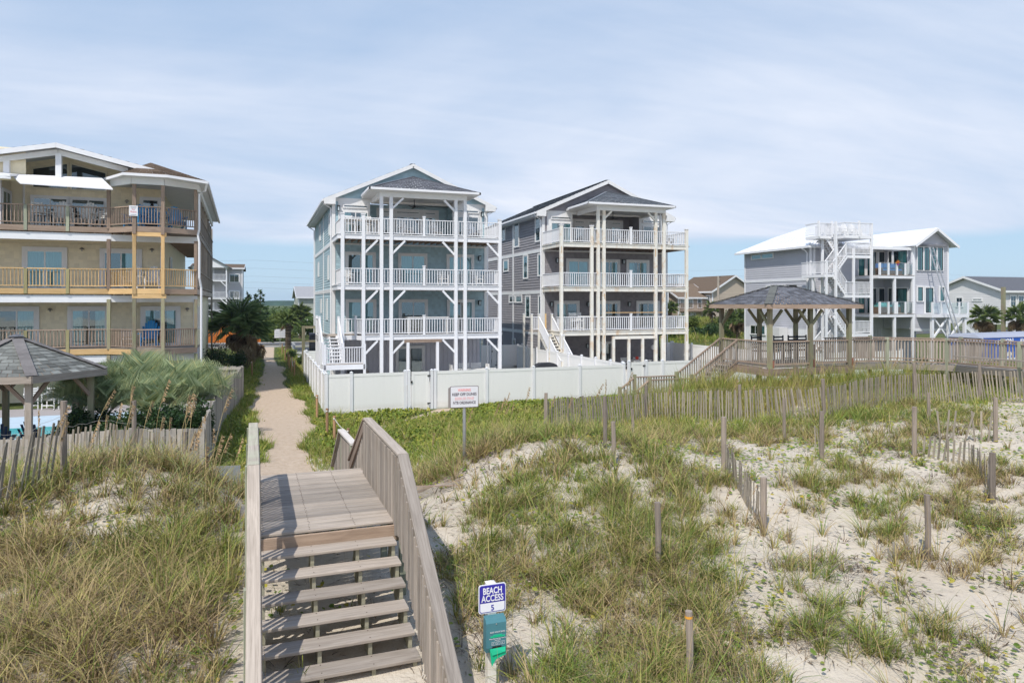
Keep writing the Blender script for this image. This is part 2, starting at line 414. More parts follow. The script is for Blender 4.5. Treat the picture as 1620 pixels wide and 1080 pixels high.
def railing(parent, p, q, m, h=1.0, gap=.125, bw=.035, cap=(.09, .05), low=.09, each=True, ends=(True, True), capm=None, balm=None, name='railing', mid=None):
    p = Vector(p); q = Vector(q); d = q - p; L = Vector((d.x, d.y, 0)).length; up = Vector((0, 0, 1))
    mb = MB(); mb.beam(p + up * (h - cap[1] / 2), q + up * (h - cap[1] / 2), cap[0], cap[1]); rl = mb.build(name, capm or m, parent)
    mb = MB(); mb.beam(p + up * (low + .02), q + up * (low + .02), bw + .015, .05); mb.build('bottom_rail', capm or m, rl)
    n = max(1, int(L / gap)); ang = math.atan2(d.y, d.x)
    z0, z1 = low + .045, h - cap[1]
    if each:
        me = cube_mesh((bw, bw, z1 - z0), balm or m)
        for i in range(n):
            c = p + d * ((i + .5) / n) + up * ((z0 + z1) / 2)
            o = link('baluster', me, rl, c); o.rotation_euler = (0, 0, ang)
    else:
        b = MB()
        for i in range(n): b.box(p + d * ((i + .5) / n) + up * ((z0 + z1) / 2), (bw, bw, z1 - z0), ang)
        b.build('balusters', balm or m, rl, stuff=True)
    return rl
def opening(parent, name, loc, w, h, rz=0, panes=2, fw=.07, trim=.1, drape='none', gl=None, fm=None, tm=None, bars=0, label=None, dep=.07):
    """window or door set: loc = lower left corner seen from outside, facing local -y; parts hang under it"""
    gl = gl or glass; fm = fm or wpaint; tm = tm or wpaint
    m = MB(); t = trim
    if t:
        m.span(-t, 0, -dep, 0, -t * .6, h + t); m.span(w, w + t, -dep, 0, -t * .6, h + t); m.span(0, w, -dep, 0, h, h + t); m.span(0, w, -dep, 0, -t * .6, 0)
    else: m.span(0, w, -.012, 0, 0, h)
    o = m.build(name, tm, parent, loc=loc); o.rotation_euler = (0, 0, rz)
    if label: o['label'] = label
    f = MB(); d2 = dep - .015
    f.span(0, fw, -d2, 0, 0, h); f.span(w - fw, w, -d2, 0, 0, h); f.span(fw, w - fw, -d2, 0, h - fw, h); f.span(fw, w - fw, -d2, 0, 0, fw)
    pw = (w - 2 * fw) / panes
    for i in range(1, panes): f.span(fw + pw * i - fw * .4, fw + pw * i + fw * .4, -d2 + .004, 0, fw, h - fw)
    f.build('frame', fm, o)
    bk = MB(); bk.span(fw, w - fw, -.012, -.001, fw, h - fw); bk.build('dark_room_backing', darkbacking, o)  # flat dark plate behind the panes, room shade painted on
    if drape != 'none':
        c = MB(); n = max(6, int(w / .06)); x0, x1 = fw, w - fw
        segs = {'full': [(x0, x1)], 'left': [(x0, x0 + (x1 - x0) * .55)], 'right': [(x0 + (x1 - x0) * .5, x1)], 'sides': [(x0, x0 + (x1 - x0) * .3), (x1 - (x1 - x0) * .3, x1)]}[drape]
        for a, b in segs:
            k = max(4, int((b - a) / .055))
            for i in range(k):
                xa, xb = a + (b - a) * i / k, a + (b - a) * (i + 1) / k; ya, yb = (-.018, -.032) if i % 2 else (-.032, -.018)
                c.add([(xa, ya, fw), (xb, yb, fw), (xb, yb, h - fw), (xa, ya, h - fw)], [(0, 1, 2, 3)])
        c.build('curtain', curtain, o)
    for i in range(panes):
        xa, xb = fw + pw * i + (fw * .4 if i else 0), fw + pw * (i + 1) - (fw * .4 if i < panes - 1 else 0)
        g = MB(); y = -.04
        g.add([(xa, y, fw), (xb, y, fw), (xb, y, h - fw), (xa, y, h - fw)], [(0, 1, 2, 3)]); g.build('pane', gl, o)
    if bars:
        b = MB()
        for i in range(1, bars + 1): b.span(fw, w - fw, -d2 + .006, -.03, h * i / (bars + 1) - .018, h * i / (bars + 1) + .018)
        for i in range(panes): b.span(fw + pw * (i + .5) - .012, fw + pw * (i + .5) + .012, -d2 + .008, -.03, fw, h - fw)
        b.build('muntin', fm, o)
    return o
def lantern(parent, x, y, z, s=1.0, m=None):
    b = MB(); b.span(x - .06 * s, x + .06 * s, y - .03, y, z - .1 * s, z + .12 * s); b.beam((x, y - .02, z + .1 * s), (x, y - .16 * s, z + .14 * s), .03, .03)
    b.box((x, y - .16 * s, z + .13 * s), (.17 * s, .17 * s, .05)); b.box((x, y - .16 * s, z - .14 * s), (.11 * s, .11 * s, .03))
    for i in (-1, 1):
        for j in (-1, 1): b.box((x + i * .055 * s, y - .16 * s + j * .055 * s, z), (.018, .018, .28 * s))
    o = b.build('wall_lantern', m or black, parent)
    g = MB(); g.box((x, y - .16 * s, z), (.08 * s, .08 * s, .24 * s)); g.build('lantern_glass', curtain, o); return o
class Kit:
    """a thing built once; every further one shares its meshes"""
    def __init__(s): s.p = []
    def add(s, mb, name, m, parent=-1, smooth=False, mats=None):
        me = bpy.data.meshes.new(name); me.from_pydata(mb.v, [], mb.f)
        if len(mb.t) == len(me.polygons):
            a = me.attributes.new('tint', 'FLOAT', 'FACE'); a.data.foreach_set('value', mb.t)
        me.materials.append(m)
        if smooth: me.polygons.foreach_set('use_smooth', [True] * len(me.polygons))
        me.update(); s.p.append((name, me, parent, None)); return len(s.p) - 1
    def again(s, i, matrix, parent=-1): s.p.append((s.p[i][0], s.p[i][1], parent, matrix)); return len(s.p) - 1
    def place(s, name, label, cat, loc, rz=0, group=None, scale=1, tilt=None):
        t = thing(name, label, cat, loc, rz, group)
        if scale != 1: t.scale = (scale,) * 3
        if tilt: t.rotation_euler = (R(tilt[0]), R(tilt[1]), R(rz))
        made = []
        for nm, me, par, mt in s.p:
            o = link(nm, me, t if par < 0 else made[par])
            if mt is not None: o.matrix_local = mt
            made.append(o)
        return t

# ================================================================== TERRAIN
CP = np.array(TERRAIN_POINTS := [
 # x, y, z   dune seaward, left
 (-.9,6.8,1.0),(-3.6,6.6,1.15),(-6.5,6.0,1.1),(-11,6,1.1),(-1.0,9.5,1.35),(-3.5,9,1.45),(-7.2,9.3,1.25),(-12,10,1.25),
 (-.7,13.2,1.6),(-.95,14.8,1.85),(-2.1,15.3,2.12),(-3.9,15.2,2.08),(-6.5,15.5,2.0),(-1.9,13.2,1.78),(-4.0,12.6,1.6),(4.35,15.4,1.78),(-7.3,13.2,1.6),(-9.5,12.6,1.5),(-13,14,1.4),(-2.6,17,1.55),(-6,16.5,1.4),(-10,17,1.3),
 (-3,19.5,.9),(-6,20,.9),(-10,20.5,.9),(-1.6,22,.25),(-5,25,.25),(-9,26,.3),(-1.6,18,.7),(-2,29,.05),(-8,33,.15),
 # boardwalk and path
 (.8,5.5,.75),(.8,8,.9),(.8,11,1.0),(.8,13.5,.75),(.8,15,.35),(.8,17,.15),(.8,20,.06),(.7,24,.03),(.7,30,0),(.7,40,0),(2.6,17,.2),(3.5,22,.1),(-.8,24,.1),(3,28,.05),
 # seaward right
 (2.9,6.8,.8),(2.3,9,1.2),(2.4,11.5,1.35),(2.6,13.5,1.1),(4.5,7.5,.75),(6.5,5.5,.6),(9.3,4.2,.5),(3.8,9.3,1.15),(5.6,8.4,1.1),(5,12.5,1.65),(6.2,11,1.45),
 (3.9,15.2,1.35),(4.6,15.6,1.75),(6.0,14.6,1.9),(7.4,14.1,1.95),(7.6,12.6,1.6),(7.2,11.3,1.45),(9.6,12,1.4),(8.8,9.6,1.1),(8.2,7.2,.85),(11,8.2,.9),(12,6,.75),
 (11.8,12.6,1.35),(14.3,10.5,1.4),(15.4,7.8,1.3),(17.3,10.3,1.5),(11.6,15.2,1.15),(14.2,14.6,1.3),(19,8,1.35),(16,4,.9),(22,10,1.5),
 # behind the crest, green slope
 (4.2,19,.7),(5,24,.35),(8.5,20,.95),(8,24,.5),(6,29,.1),(10,28,.2),(12.5,20.5,1.0),(12,24,.6),(15.5,18.6,1.15),(17.5,17,1.35),(20,15,1.5),(22,15,1.6),(24.5,14.5,1.65),
 (14.5,27.5,.7),(15,23.3,1.1),(19,22.3,1.5),(17,24,1.3),(17,21,1.0),(20.5,20,1.3),(21,25,1.45),(24,21.5,1.55),(25,26.5,1.1),(29,20,1.5),(31,26,1.0),(33,18,1.5),(20,30,.4),(27,31,.55),(36,30,.6),
 (3,36,0),(12,36,0.05),(22,37,.2),(34,38,.4),(-12,40,.1),(0,50,0),(15,50,0),(30,50,.2),(-14,30,.2),(-18,18,1.0),(-18,8,1.1),(42,20,1.0),(42,10,1.2),(40,40,.4),(0,3,.6),(8,0,.3),(-8,2,.8),(20,1,.7),(36,4,.9)])
def _tps(P, Q):
    d2 = ((P[:, None, :2] - Q[None, :, :2]) ** 2).sum(-1)
    return np.where(d2 > 1e-12, .5 * d2 * np.log(np.maximum(d2, 1e-12)), 0)
_n = len(CP); _K = _tps(CP, CP) + np.eye(_n) * 1.2; _P = np.c_[np.ones(_n), CP[:, :2]]
_A = np.block([[_K, _P], [_P.T, np.zeros((3, 3))]]); _s = np.linalg.solve(_A, np.r_[CP[:, 2], 0, 0, 0])
def smooth01(x): x = np.clip(x, 0, 1); return x * x * (3 - 2 * x)
_g = np.random.RandomState(3)
_oct = [(f, _g.rand(8, 2) * 2 - 1, _g.rand(8) * 6.28) for f in (.45, .9, 1.9, 3.9)]
def bumps(x, y):
    out = 0
    for (f, dirs, ph), a in zip(_oct, (.55, .33, .17, .075)):
        s = 0
        for (dx, dy), p in zip(dirs, ph): s = s + np.sin((x * dx + y * dy) * f * 1.6 + p + 1.3 * np.sin(y * f * .7 * dy + p))
        out = out + a * s / 3.0
    return out
def ground(x, y, rough=True):
    x = np.atleast_1d(np.asarray(x, float)); y = np.atleast_1d(np.asarray(y, float))
    xc = np.clip(x, -18, 42); yc = np.clip(y, 0, 50)
    Q = np.c_[xc.ravel(), yc.ravel()]
    z = (_tps(Q, CP) @ _s[:_n] + _s[_n] + Q @ _s[_n + 1:]).reshape(x.shape)
    z = z * (1 - smooth01((y - 30) / 10)) + .02 * smooth01((y - 30) / 10)
    z = np.where(y < 3, z - (3 - y) * .06, z)
    dune = smooth01((27 - y) / 8) * smooth01((y + 2) / 3) * (1 - .85 * np.exp(-((x - .8) / 1.7) ** 2) * smooth01((y - 5) / 4))
    if rough: z = z + bumps(x, y) * .13 * dune
    z = z + 3.0 * np.exp(-((x - 52) / 15) ** 2 - ((y - 74) / 9) ** 2) + 1.6 * np.exp(-((x - 40) / 6) ** 2 - ((y - 58) / 6) ** 2)
    return np.maximum(z, -2.5)
def gz(x, y): return float(ground(x, y)[0])
# ground sheet: fine near the camera, coarse to the horizon
def lines(core0, core1, step, far0, far1, grow=1.22):
    a = list(np.arange(core0, core1 + 1e-6, step)); s = step; x = core1
    while x < far1: s *= grow; x += s; a.append(min(x, far1))
    s = step; x = core0; b = []
    while x > far0: s *= grow; x -= s; b.append(max(x, far0))
    return np.array(b[::-1] + a)
gx = lines(-10, 30, .2, -2300, 2700); gy = lines(4.5, 36, .2, -300, 1750)
GX, GY = np.meshgrid(gx, gy); GZ = ground(GX, GY)
nx, ny = len(gx), len(gy)
me = bpy.data.meshes.new('ground')
vi = np.arange(nx * ny).reshape(ny, nx); quads = np.stack([vi[:-1, :-1], vi[:-1, 1:], vi[1:, 1:], vi[1:, :-1]], -1).reshape(-1, 4)
me.vertices.add(nx * ny); me.vertices.foreach_set('co', np.stack([GX, GY, GZ], -1).reshape(-1))
me.loops.add(quads.size); me.loops.foreach_set('vertex_index', quads.reshape(-1))
me.polygons.add(len(quads)); me.polygons.foreach_set('loop_start', np.arange(0, quads.size, 4)); me.polygons.foreach_set('use_smooth', np.ones(len(quads), bool))
me.update(calc_edges=True)
def blob(x, y, cx, cy, r, ry=None): return np.exp(-(((x - cx) / r) ** 2 + ((y - cy) / (ry or r)) ** 2))
def pathmask(x, y):
    """1 on the trodden sand of the beach path and its branch to the gate"""
    cx = .8 + .15 * np.sin(y * .25); hw = np.where(y < 22, 1.35, .95) + .18 * np.sin(y * .9) + .12 * np.sin(y * 2.3 + x)
    hw = np.where((y > 27) & (y < 45), hw + .5 * smooth01((y - 26) / 6) * smooth01((47 - y) / 8), hw)
    m = smooth01((hw - np.abs(x - cx)) / .5) * smooth01((y - 14) / 1) * smooth01((86 - y) / 3)
    t = np.clip((x - 1.5) / 6.5, 0, 1); by = 26.6 + t * 6.0 - .8 * np.sin(t * 3.1); bw = .45 + .2 * t
    b = smooth01((bw - np.abs(y - by)) / .4) * smooth01((x - 1.4) / .6) * smooth01((9.0 - x) / .6)
    return np.maximum(m, b)
def lawn(x, y): return smooth01((y - (20.5 + 1.5 * np.sin(x * .5))) / 4.5)
at = me.attributes.new('path', 'FLOAT', 'POINT'); at.data.foreach_set('value', pathmask(GX, GY).ravel().astype(np.float32))
at = me.attributes.new('lawn', 'FLOAT', 'POINT'); at.data.foreach_set('value', lawn(GX, GY).ravel().astype(np.float32))
m, t, b = newmat('ground_sand_and_grass')
v = coords(t, rnd=False)
f1 = noise(t, v, .7, 6, .7); f2 = noise(t, v, 22, 5, .7); f3 = noise(t, v, 5, 5, .65)
sand = ramp(t, f1, [(.3, (.55, .475, .38)), (.7, (.67, .60, .50))])
sand = mixc(t, mathn(t, 'MULTIPLY', mathn(t, 'SUBTRACT', f2, .56, True), 2.2, True), sand, (.36, .29, .22))
litter = mathn(t, 'MULTIPLY', mathn(t, 'SUBTRACT', f3, .56, True), 4, True)
sand = mixc(t, mathn(t, 'MULTIPLY', litter, .35), sand, (.30, .23, .16))
pathc = ramp(t, f3, [(.3, (.46, .355, .26)), (.7, (.57, .46, .355))])
pathc = mixc(t, mathn(t, 'MULTIPLY', mathn(t, 'SUBTRACT', f2, .5, True), 1.5, True), pathc, (.36, .26, .18))
grassc = ramp(t, f3, [(.3, (.05, .075, .02)), (.6, (.12, .14, .045)), (.8, (.25, .21, .11))])
al = N(t, 'ShaderNodeAttribute', attribute_name='lawn'); ap = N(t, 'ShaderNodeAttribute', attribute_name='path')
edge_n = mathn(t, 'MULTIPLY', mathn(t, 'SUBTRACT', f3, .5), 1.9)
lw_ = mathn(t, 'MULTIPLY', mathn(t, 'SUBTRACT', mathn(t, 'ADD', al.outputs['Fac'], edge_n), .35), 4, True)
col = mixc(t, lw_, sand, grassc)
pw_ = mathn(t, 'MULTIPLY', mathn(t, 'SUBTRACT', mathn(t, 'ADD', ap.outputs['Fac'], mathn(t, 'MULTIPLY', edge_n, .5)), .4), 5, True)
col = mixc(t, pw_, col, pathc)
t.links.new(col, b.inputs['Base Color']); b.inputs['Roughness'].default_value = .95; b.inputs['Specular IOR Level'].default_value = .1
hh = mathn(t, 'ADD', mathn(t, 'MULTIPLY', f2, .5), f3); bump(t, b, hh, .9, .05)
me.materials.append(m)
struct(link('ground', me))

def sheet(name, pts, z, m, step=None):
    mb = MB(); mb.poly([(x, y, z) for x, y in pts]); return struct(mb.build(name, m))
asphalt = plain('asphalt', (.10, .105, .115), .9, .2, 2, .1, rnd=0)
concrete = plain('concrete', (.48, .46, .43), .85, .1, 2, .2, rnd=0)
sheet('parking_lot', [(3.3, 62), (16, 62), (16, 83), (3.3, 83)], .06, asphalt)
mb = MB(); mb.span(-40, 70, 84.2, 84.7, 0, .17); mb.span(-40, 70, 92.6, 93.1, 0, .16); struct(mb.build('kerb', concrete))
sheet('road', [(-160, 84.7), (220, 84.7), (220, 92.6), (-160, 92.6)], .055, asphalt)
mb = MB()
for k in range(-30, 45): mb.span(k * 4.5, k * 4.5 + 2.4, 88.55, 88.67, .055, .062)
struct(mb.build('road_marking', plain('road_yellow', (.7, .5, .08), .8)))
mb = MB(); mb.span(3.2, 12, 66.5, 67.9, 0, .17); mb.span(2.6, 7.0, 71.5, 73.2, 0, .18); struct(mb.build('parking_island', concrete))
sheet('pool_deck', [(-13, 22.6), (-1.9, 22.6), (-1.9, 37.4), (-13, 37.4)], .32, plain('pool_deck_grey', (.34, .315, .31), .8, .1, 1, stretch=(.2, 9, 1)))
sheet('patio', [(3.0, 33.3), (18.2, 33.3), (18.2, 62), (3.0, 62)], .07, plain('pale_bounce_paving', (.56, .54, .50), .85, .08, 1, .2, rnd=0))  # unseen yard floor, added pale to bounce light onto the ground floors
sheet('patio', [(18.4, 33.3), (30.5, 33.3), (30.5, 62), (18.4, 62)], .30, MATS['pale_bounce_paving'])
# hills and far land
def ridge(name, y, x0, x1, h, m, seed):
    rs = random.Random(seed); mb = MB(); n = 160; ph = [rs.uniform(0, 6) for _ in range(6)]
    rows = []
    for j, (dy, k) in enumerate(((0, 0), (25, .75), (60, 1.0), (140, .8), (300, .1))):
        r = []
        for i in range(n + 1):
            x = x0 + (x1 - x0) * i / n; u = i / n * 40
            hh = h * (.72 + .16 * math.sin(u * .5 + ph[0]) + .08 * math.sin(u * 1.3 + ph[1]) + .05 * math.sin(u * 3.1 + ph[2]) + .06 * rs.uniform(-1, 1))
            r.append((x, y + dy, -2 + hh * k))
        rows.append(r)
    vs = [p for r in rows for p in r]; w = n + 1
    mb.add(vs, [(j * w + i, j * w + i + 1, (j + 1) * w + i + 1, (j + 1) * w + i) for j in range(4) for i in range(n)])
    return mb.build(name, m)
wood_far = plain('far_woodland', (.045, .085, .055), .95, .5, .06, 0, rnd=0)
struct(ridge('hills', 1050, -1500, 2600, 18, wood_far, 5))

# ================================================================== BLUE AND GREY HOUSES (same plan)
def lapwall_left(g, m, z0, z1, y0, y1, lap): siding(m, y0, y1, z0, z1, 0, lap, .042, 'x')
def beach_house(name, label, loc, rz, lapm, shakem, gfm, roofm, posts, doors, lefts, trimm, postm, stair, lampxz, rusty=False, wside=white):
    g = thing(name, label, 'house', loc, rz)
    Wd, yf, yb = 10.3, 3.35, 18.3; ez, az, ax, sl = 11.75, 14.27, 5.15, .446
    # body: one closed core behind all the cladding
    mb = MB(); y1_ = yb - .03; y0_ = yf + .03
    mb.prism([(.03, y0_, 2.9), (Wd - .03, y0_, 2.9), (Wd - .03, y1_, 2.9), (.03, y1_, 2.9)], (0, 0, 6.05)); mb.prism([(.03, y0_, 8.95), (2.37, y0_, 8.95), (2.37, 4.86, 8.95), (7.9, 4.86, 8.95), (7.9, y0_, 8.95), (Wd - .03, y0_, 8.95), (Wd - .03, y1_, 8.95), (.03, y1_, 8.95)], (0, 0, 2.77)); mb.span(.03, Wd - .03, yf + 1.0, y1_, 0, 2.9)
    mb.build('wall', lapm, g)
    mb = MB()
    for a, b_ in ((0.0, 2.72), (2.97, 5.77), (6.02, 8.82), (9.07, 11.75)): lapwall_left(g, mb, a, b_, yf + .1, yb, .18 if lapm is blue_lap else .2)
    mb.build('side_siding', lapm, g, stuff=True)
    mb = MB()
    for a, b_ in ((2.97, 5.9), (5.95, 8.9)): siding(mb, .16, Wd - .16, a, b_, yf, .17, .016, shake=.22)
    siding(mb, .16, .34, 9.0, ez, yf, .17, .016, shake=.22); siding(mb, Wd - .34, Wd - .16, 9.0, ez, yf, .17, .016, shake=.22)
    siding(mb, 2.42, 7.86, 9.2, 11.6, 4.82, .17, .016, shake=.24)
    siding(mb, -.3, Wd + .3, 11.83, 14.3, yf, .17, .016, shake=.3, gable=(ax, az - .12, sl))
    mb.build('front_siding', shakem, g, stuff=True)
    mb = MB(); siding(mb, .3, Wd - .2, 0, 2.85, yf + .9, .17 if gfm is shakem else 3, .016, shake=.22 if gfm is shakem else 0)
    if gfm is not shakem:
        for i in range(34): mb.span(.3 + i * .3, .34 + i * .3, yf + .86, yf + .9, 0, 2.85)
    mb.span(.2, Wd - .2, yf + .905, yf + 1.0, 0, 2.85)
    mb.build('ground_floor_cladding', gfm, g, stuff=True)
    # returns of the porch recess
    mb = MB(); siding(mb, yf, 4.85, 9.2, 11.6, 7.9, .17, .014, 'x', shake=.25); mb.build('porch_return', shakem, g)
    mb = MB(); mb.span(2.352, 2.38, yf + .02, 4.85, 9.2, 11.6); mb.build('porch_return', shakem, g)
    # trim
    mb = MB()
    for a in (2.72, 5.77, 8.82): mb.span(-.06, 0, yf, yb, a, a + .25)
    mb.span(-.05, .16, yf - .05, yf + .12, 0, ez); mb.span(Wd - .16, Wd + .05, yf - .05, yf + .12, 2.9, ez); mb.span(-.05, 0, yb - .15, yb, 0, ez); mb.span(-.07, 0, 9.7, 9.95, 0, ez)
    mb.span(-.2, Wd + .2, yf - .03, yf + .02, 11.62, 11.84)
    for a in (5.9, 8.85): mb.span(.1, Wd - .1, yf - .03, yf, a, a + .1)
    mb.build('trim', trimm, g)
    mb = MB(); mb.span(.34, 2.36, yf - .04, yf - .002, 9.3, 11.62); mb.span(7.9, Wd - .34, yf - .04, yf - .002, 9.3, 11.62); mb.span(3.0, 7.3, 4.76, 4.815, 9.3, 11.5)
    mb.build('window_surround', trimm, g)
    # main roof
    o = .55; zt = lambda x: az - abs(x - ax) * sl
    mb = MB(); y0, y1 = 3.02, yb + .5
    for s_ in (-1, 1):
        xe = ax + s_ * (5.15 + o); slab(mb, [(xe, y0, zt(xe)), (ax, y0, az), (ax, y1, az), (xe, y1, zt(xe))], .16)
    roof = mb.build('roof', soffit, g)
    mb = MB()
    for s_ in (-1, 1):
        xe = ax + s_ * (5.15 + o + .03)
        e0, e1 = ((xe, y0 - .03, zt(xe) + .01), (xe, y1, zt(xe) + .01)); shingles(e0, e1, (ax, y0 - .03, az + .01), (ax, y1, az + .01), .16, .6, mb)
    mb.beam((ax, y0 + .1, az + .02), (ax, y1, az + .02), .3, .02); mb.build('roof_shingles', roofm, roof, stuff=True)
    mb = MB()
    for s_ in (-1, 1):
        xe = ax + s_ * (5.15 + o + .02); mb.beam((xe, y0 - .015, zt(xe) - .13), (ax, y0 - .015, az - .13), .035, .24)
        xi = ax + s_ * 5.0; mb.prism([(xe, y0 - .03, zt(xe) - .02), (xi, y0 - .03, zt(xi) - .1), (xi, y0 - .03, zt(xe) - .34), (xe, y0 - .03, zt(xe) - .34)], (0, .5, 0))
    mb.build('rake_board', trimm, roof)
    mb = MB()
    for s_ in (-1, 1):
        xa, xb = ax + s_ * 5.12, ax + s_ * (5.15 + o); mb.span(min(xa, xb), max(xa, xb), y0, y1, zt(xb) - .30, zt(xb) - .27)
        mb.span(xb - .02, xb + .02, y0, y1, zt(xb) - .28, zt(xb) - .05)
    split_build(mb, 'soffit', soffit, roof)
    for s_ in (-1, 1):
        mb = MB(); xb = ax + s_ * (5.15 + o + .085); mb.span(xb - .065, xb + .065, y0 + .05, y1, zt(xb) - .14, zt(xb) - .02)
        mb.build('gutter', white, g)
    for s_, yy in ((-1, yf + .02), (-1, yb - .1), (1, yf + .02)):
        mb = MB(); xb = ax + s_ * (5.15 + o + .05); xw = ax + s_ * 5.26
        mb.tube([(xb, yy + .06, 11.55), (xb - s_ * .05, yy + .06, 11.42), (xw, yy + .06, 11.15), (xw, yy + .06, .2)], .05, 6); mb.build('downspout', white, g)
    # porch roof
    e = [(1.85, -.5), (8.55, -.5)]; pz = 12.02; ap = Vector((5.2, 3.3, 13.5)); mb = MB()
    A, B, C_, D_ = Vector((1.82, -.53, pz)), Vector((8.58, -.53, pz)), Vector((8.58, yf + .0, pz)), Vector((1.82, yf + .0, pz))
    apb = Vector((5.2, yf - .03, 13.46))
    mb.add([A, B, C_, D_, apb], [(0, 1, 4), (1, 2, 4), (3, 0, 4), (0, 3, 2, 1)]); pr = mb.build('porch_roof', soffit, g)
    mb = MB(); off = Vector((0, 0, .015))
    shingles(A + off, B + off, apb + off, apb + off, .15, .5, mb); shingles(D_ + off, A + off, apb + off, apb + off, .15, .5, mb); shingles(B + off, C_ + off, apb + off, apb + off, .15, .5, mb)
    for q in (A, B): mb.beam(q + off * 2, apb + off * 2, .22, .02)
    mb.build('roof_shingles', roofm, pr, stuff=True)
    mb = MB(); mb.span(1.72, 8.68, -.65, -.53, pz - .13, pz + .0); mb.span(1.70, 1.82, -.65, yf - .65, pz - .13, pz + .0); mb.span(8.58, 8.70, -.65, yf - .65, pz - .13, pz + .0); mb.build('gutter', white, pr)
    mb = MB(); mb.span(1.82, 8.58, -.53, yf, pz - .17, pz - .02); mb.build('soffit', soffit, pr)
    mb = MB(); x0, x1 = posts[2] - .12, posts[5] + .12; mb.span(x0, x1, -.09, .09, 11.55, pz - .17); mb.span(x0, x0 + .18, .09, yf - .05, 11.55, pz - .17); mb.span(x1 - .18, x1, .09, yf - .05, 11.55, pz - .17)
    mb.build('porch_beam', trimm, g)
    mb = MB(); mb.span(x0 + .2, x1 - .2, .1, 4.82, pz - .26, pz - .21); mb.build('porch_ceiling', soffit, g)
    # fan
    mb = MB(); mb.tube([(5.0, 2.0, 11.78), (5.0, 2.0, 11.35)], .025, 6); mb.ball((5.0, 2.0, 11.3), (.12, .12, .08)); fan = mb.build('ceiling_fan', black, g)
    for k in range(5):
        a = k * 1.2566 + .3; o_ = bx('fan_blade', (5.0 + .45 * math.cos(a), 2.0 + .45 * math.sin(a), 11.27), (.7, .14, .015), black, fan, a)
    # decks
    lv = (3.15, 6.2, 9.25)
    for i, z in enumerate(lv):
        cut = (stair == 'blue' and i == 0)
        mb = MB()
        if cut: mb.prism([(1.48, 0, z - .06), (Wd - .1, 0, z - .06), (Wd - .1, yf - .05, z - .06), (.1, yf - .05, z - .06), (.1, .95, z - .06), (1.15, .95, z - .06)], (0, 0, .03))
        else: mb.span(.05, Wd - .05, .05, yf - .05, z - .06, z - .03)
        mb.build('deck_floor', dkX, g)
        mb = MB(); a0 = 1.48 if cut else .0
        mb.span(a0, posts[6] + .12, -.03, .05, z - .30, z - .03); mb.span(posts[6] + .04, posts[6] + .12, .05, yf, z - .30, z - .03)
        if cut: mb.span(.1, 1.15, .9, .97, z - .3, z - .03); mb.beam((1.15, .93, z - .165), (1.5, 0, z - .165), .07, .27); mb.span(-.05, .05, .9, yf, z - .3, z - .03)
        else: mb.span(-.03, .05, .05, yf, z - .30, z - .03)
        mb.span(a0 - .04, posts[6] + .16, -.08, .05, z - .03, z + .012)
        if not cut: mb.span(-.08, .05, .05, yf, z - .03, z + .012)
        mb.build('deck_fascia', postm, g)
        js = MB()
        for k in range(25): js.span(.35 + k * .4, .39 + k * .4, .1 if not (cut and k < 3) else 1.0, yf - .06, z - .27, z - .07)
        js.build('joists', wbX, g, stuff=True)
    pw = .2
    for k, x in enumerate(posts[:7]):
        top = 11.56 if 2 <= k <= 5 else 10.42
        lo = (0 if not (stair == 'blue' and k == 0) else 0)
        b_ = bar('post', (x, 0.0, lo), (x, 0.0, top), pw, pw, postm, g)
        if top < 11: bx('post_cap', (x, 0, top + .03), (.26, .26, .06), white, g)
    for z in lv: bar('newel_post', (posts[7], 0, z), (posts[7], 0, z + 1.15), .14, .14, white, g); bx('post_cap', (posts[7], 0, z + 1.18), (.18, .18, .06), white, g)
    for i, z in enumerate(lv):
        xs = [posts[0], posts[1], posts[2], posts[3], posts[7], posts[4], posts[5], posts[6]]
        for a, b_ in zip(xs[:-1], xs[1:]):
            if i == 0 and a == xs[0] and stair == 'blue': continue
            railing(g, (a + .1, 0, z), (b_ - .1, 0, z), white, 1.0, .155, .04)
        if not (i == 0): railing(g, (posts[0] - .03, .12, z), (posts[0] - .03, yf - .05, z), white, 1.0, .155, .04)
        railing(g, (posts[6] + .03, .12, z), (posts[6] + .03, yf - .05, z), white, 1.0, .155, .04)
    if stair == 'blue':
        railing(g, (.15, .93, 3.15), (1.15, .93, 3.15), white, 1.0, .155, .04); railing(g, (1.15, .93, 3.15), (1.45, .1, 3.15), white, 1.0, .155, .04); bar('newel_post', (1.15, .93, 3.1), (1.15, .93, 4.32), .14, .14, white, g)
    else: railing(g, (posts[0] - .03, .12, 3.15), (posts[0] - .03, .75, 3.15), white, 1.0, .155, .04)
    # knee braces
    if not rusty:
        for z in (2.85, 5.9, 8.95):
            for k, s_ in ((1, 1), (3, 1), (4, -1), (6, -1)): bar('brace', (posts[k] + s_ * .06, 0, z - .85), (posts[k] + s_ * .85, 0, z - .04), .1, .12, postm, g)
        for k, s_ in ((3, 1), (4, -1)): bar('brace', (posts[k] + s_ * .06, 0, 10.85), (posts[k] + s_ * .75, 0, 11.52), .1, .12, postm, g)
    else:
        for k, s_ in ((3, 1), (4, -1)): bar('brace', (posts[k] + s_ * .06, 0, 11.0), (posts[k] + s_ * .6, 0, 11.52), .1, .12, postm, g)
        for k in (0, 3, 4, 5, 6):
            for z in (8.9, 5.85, 2.8):
                if random.random() < .75: bx('rust_streak', (posts[k] + random.uniform(-.05, .05), -.103, z - random.uniform(.1, .3)), (random.uniform(.03, .06), .004, random.uniform(.3, .7)), rust, g)
    for d in doors: opening(g, 'door' if d[6] == 'd' else 'window', (d[0], d[4] - .025, d[1]), d[2] - d[0], d[3] - d[1], 0, d[5], .08, d[7], d[8], tm=trimm)
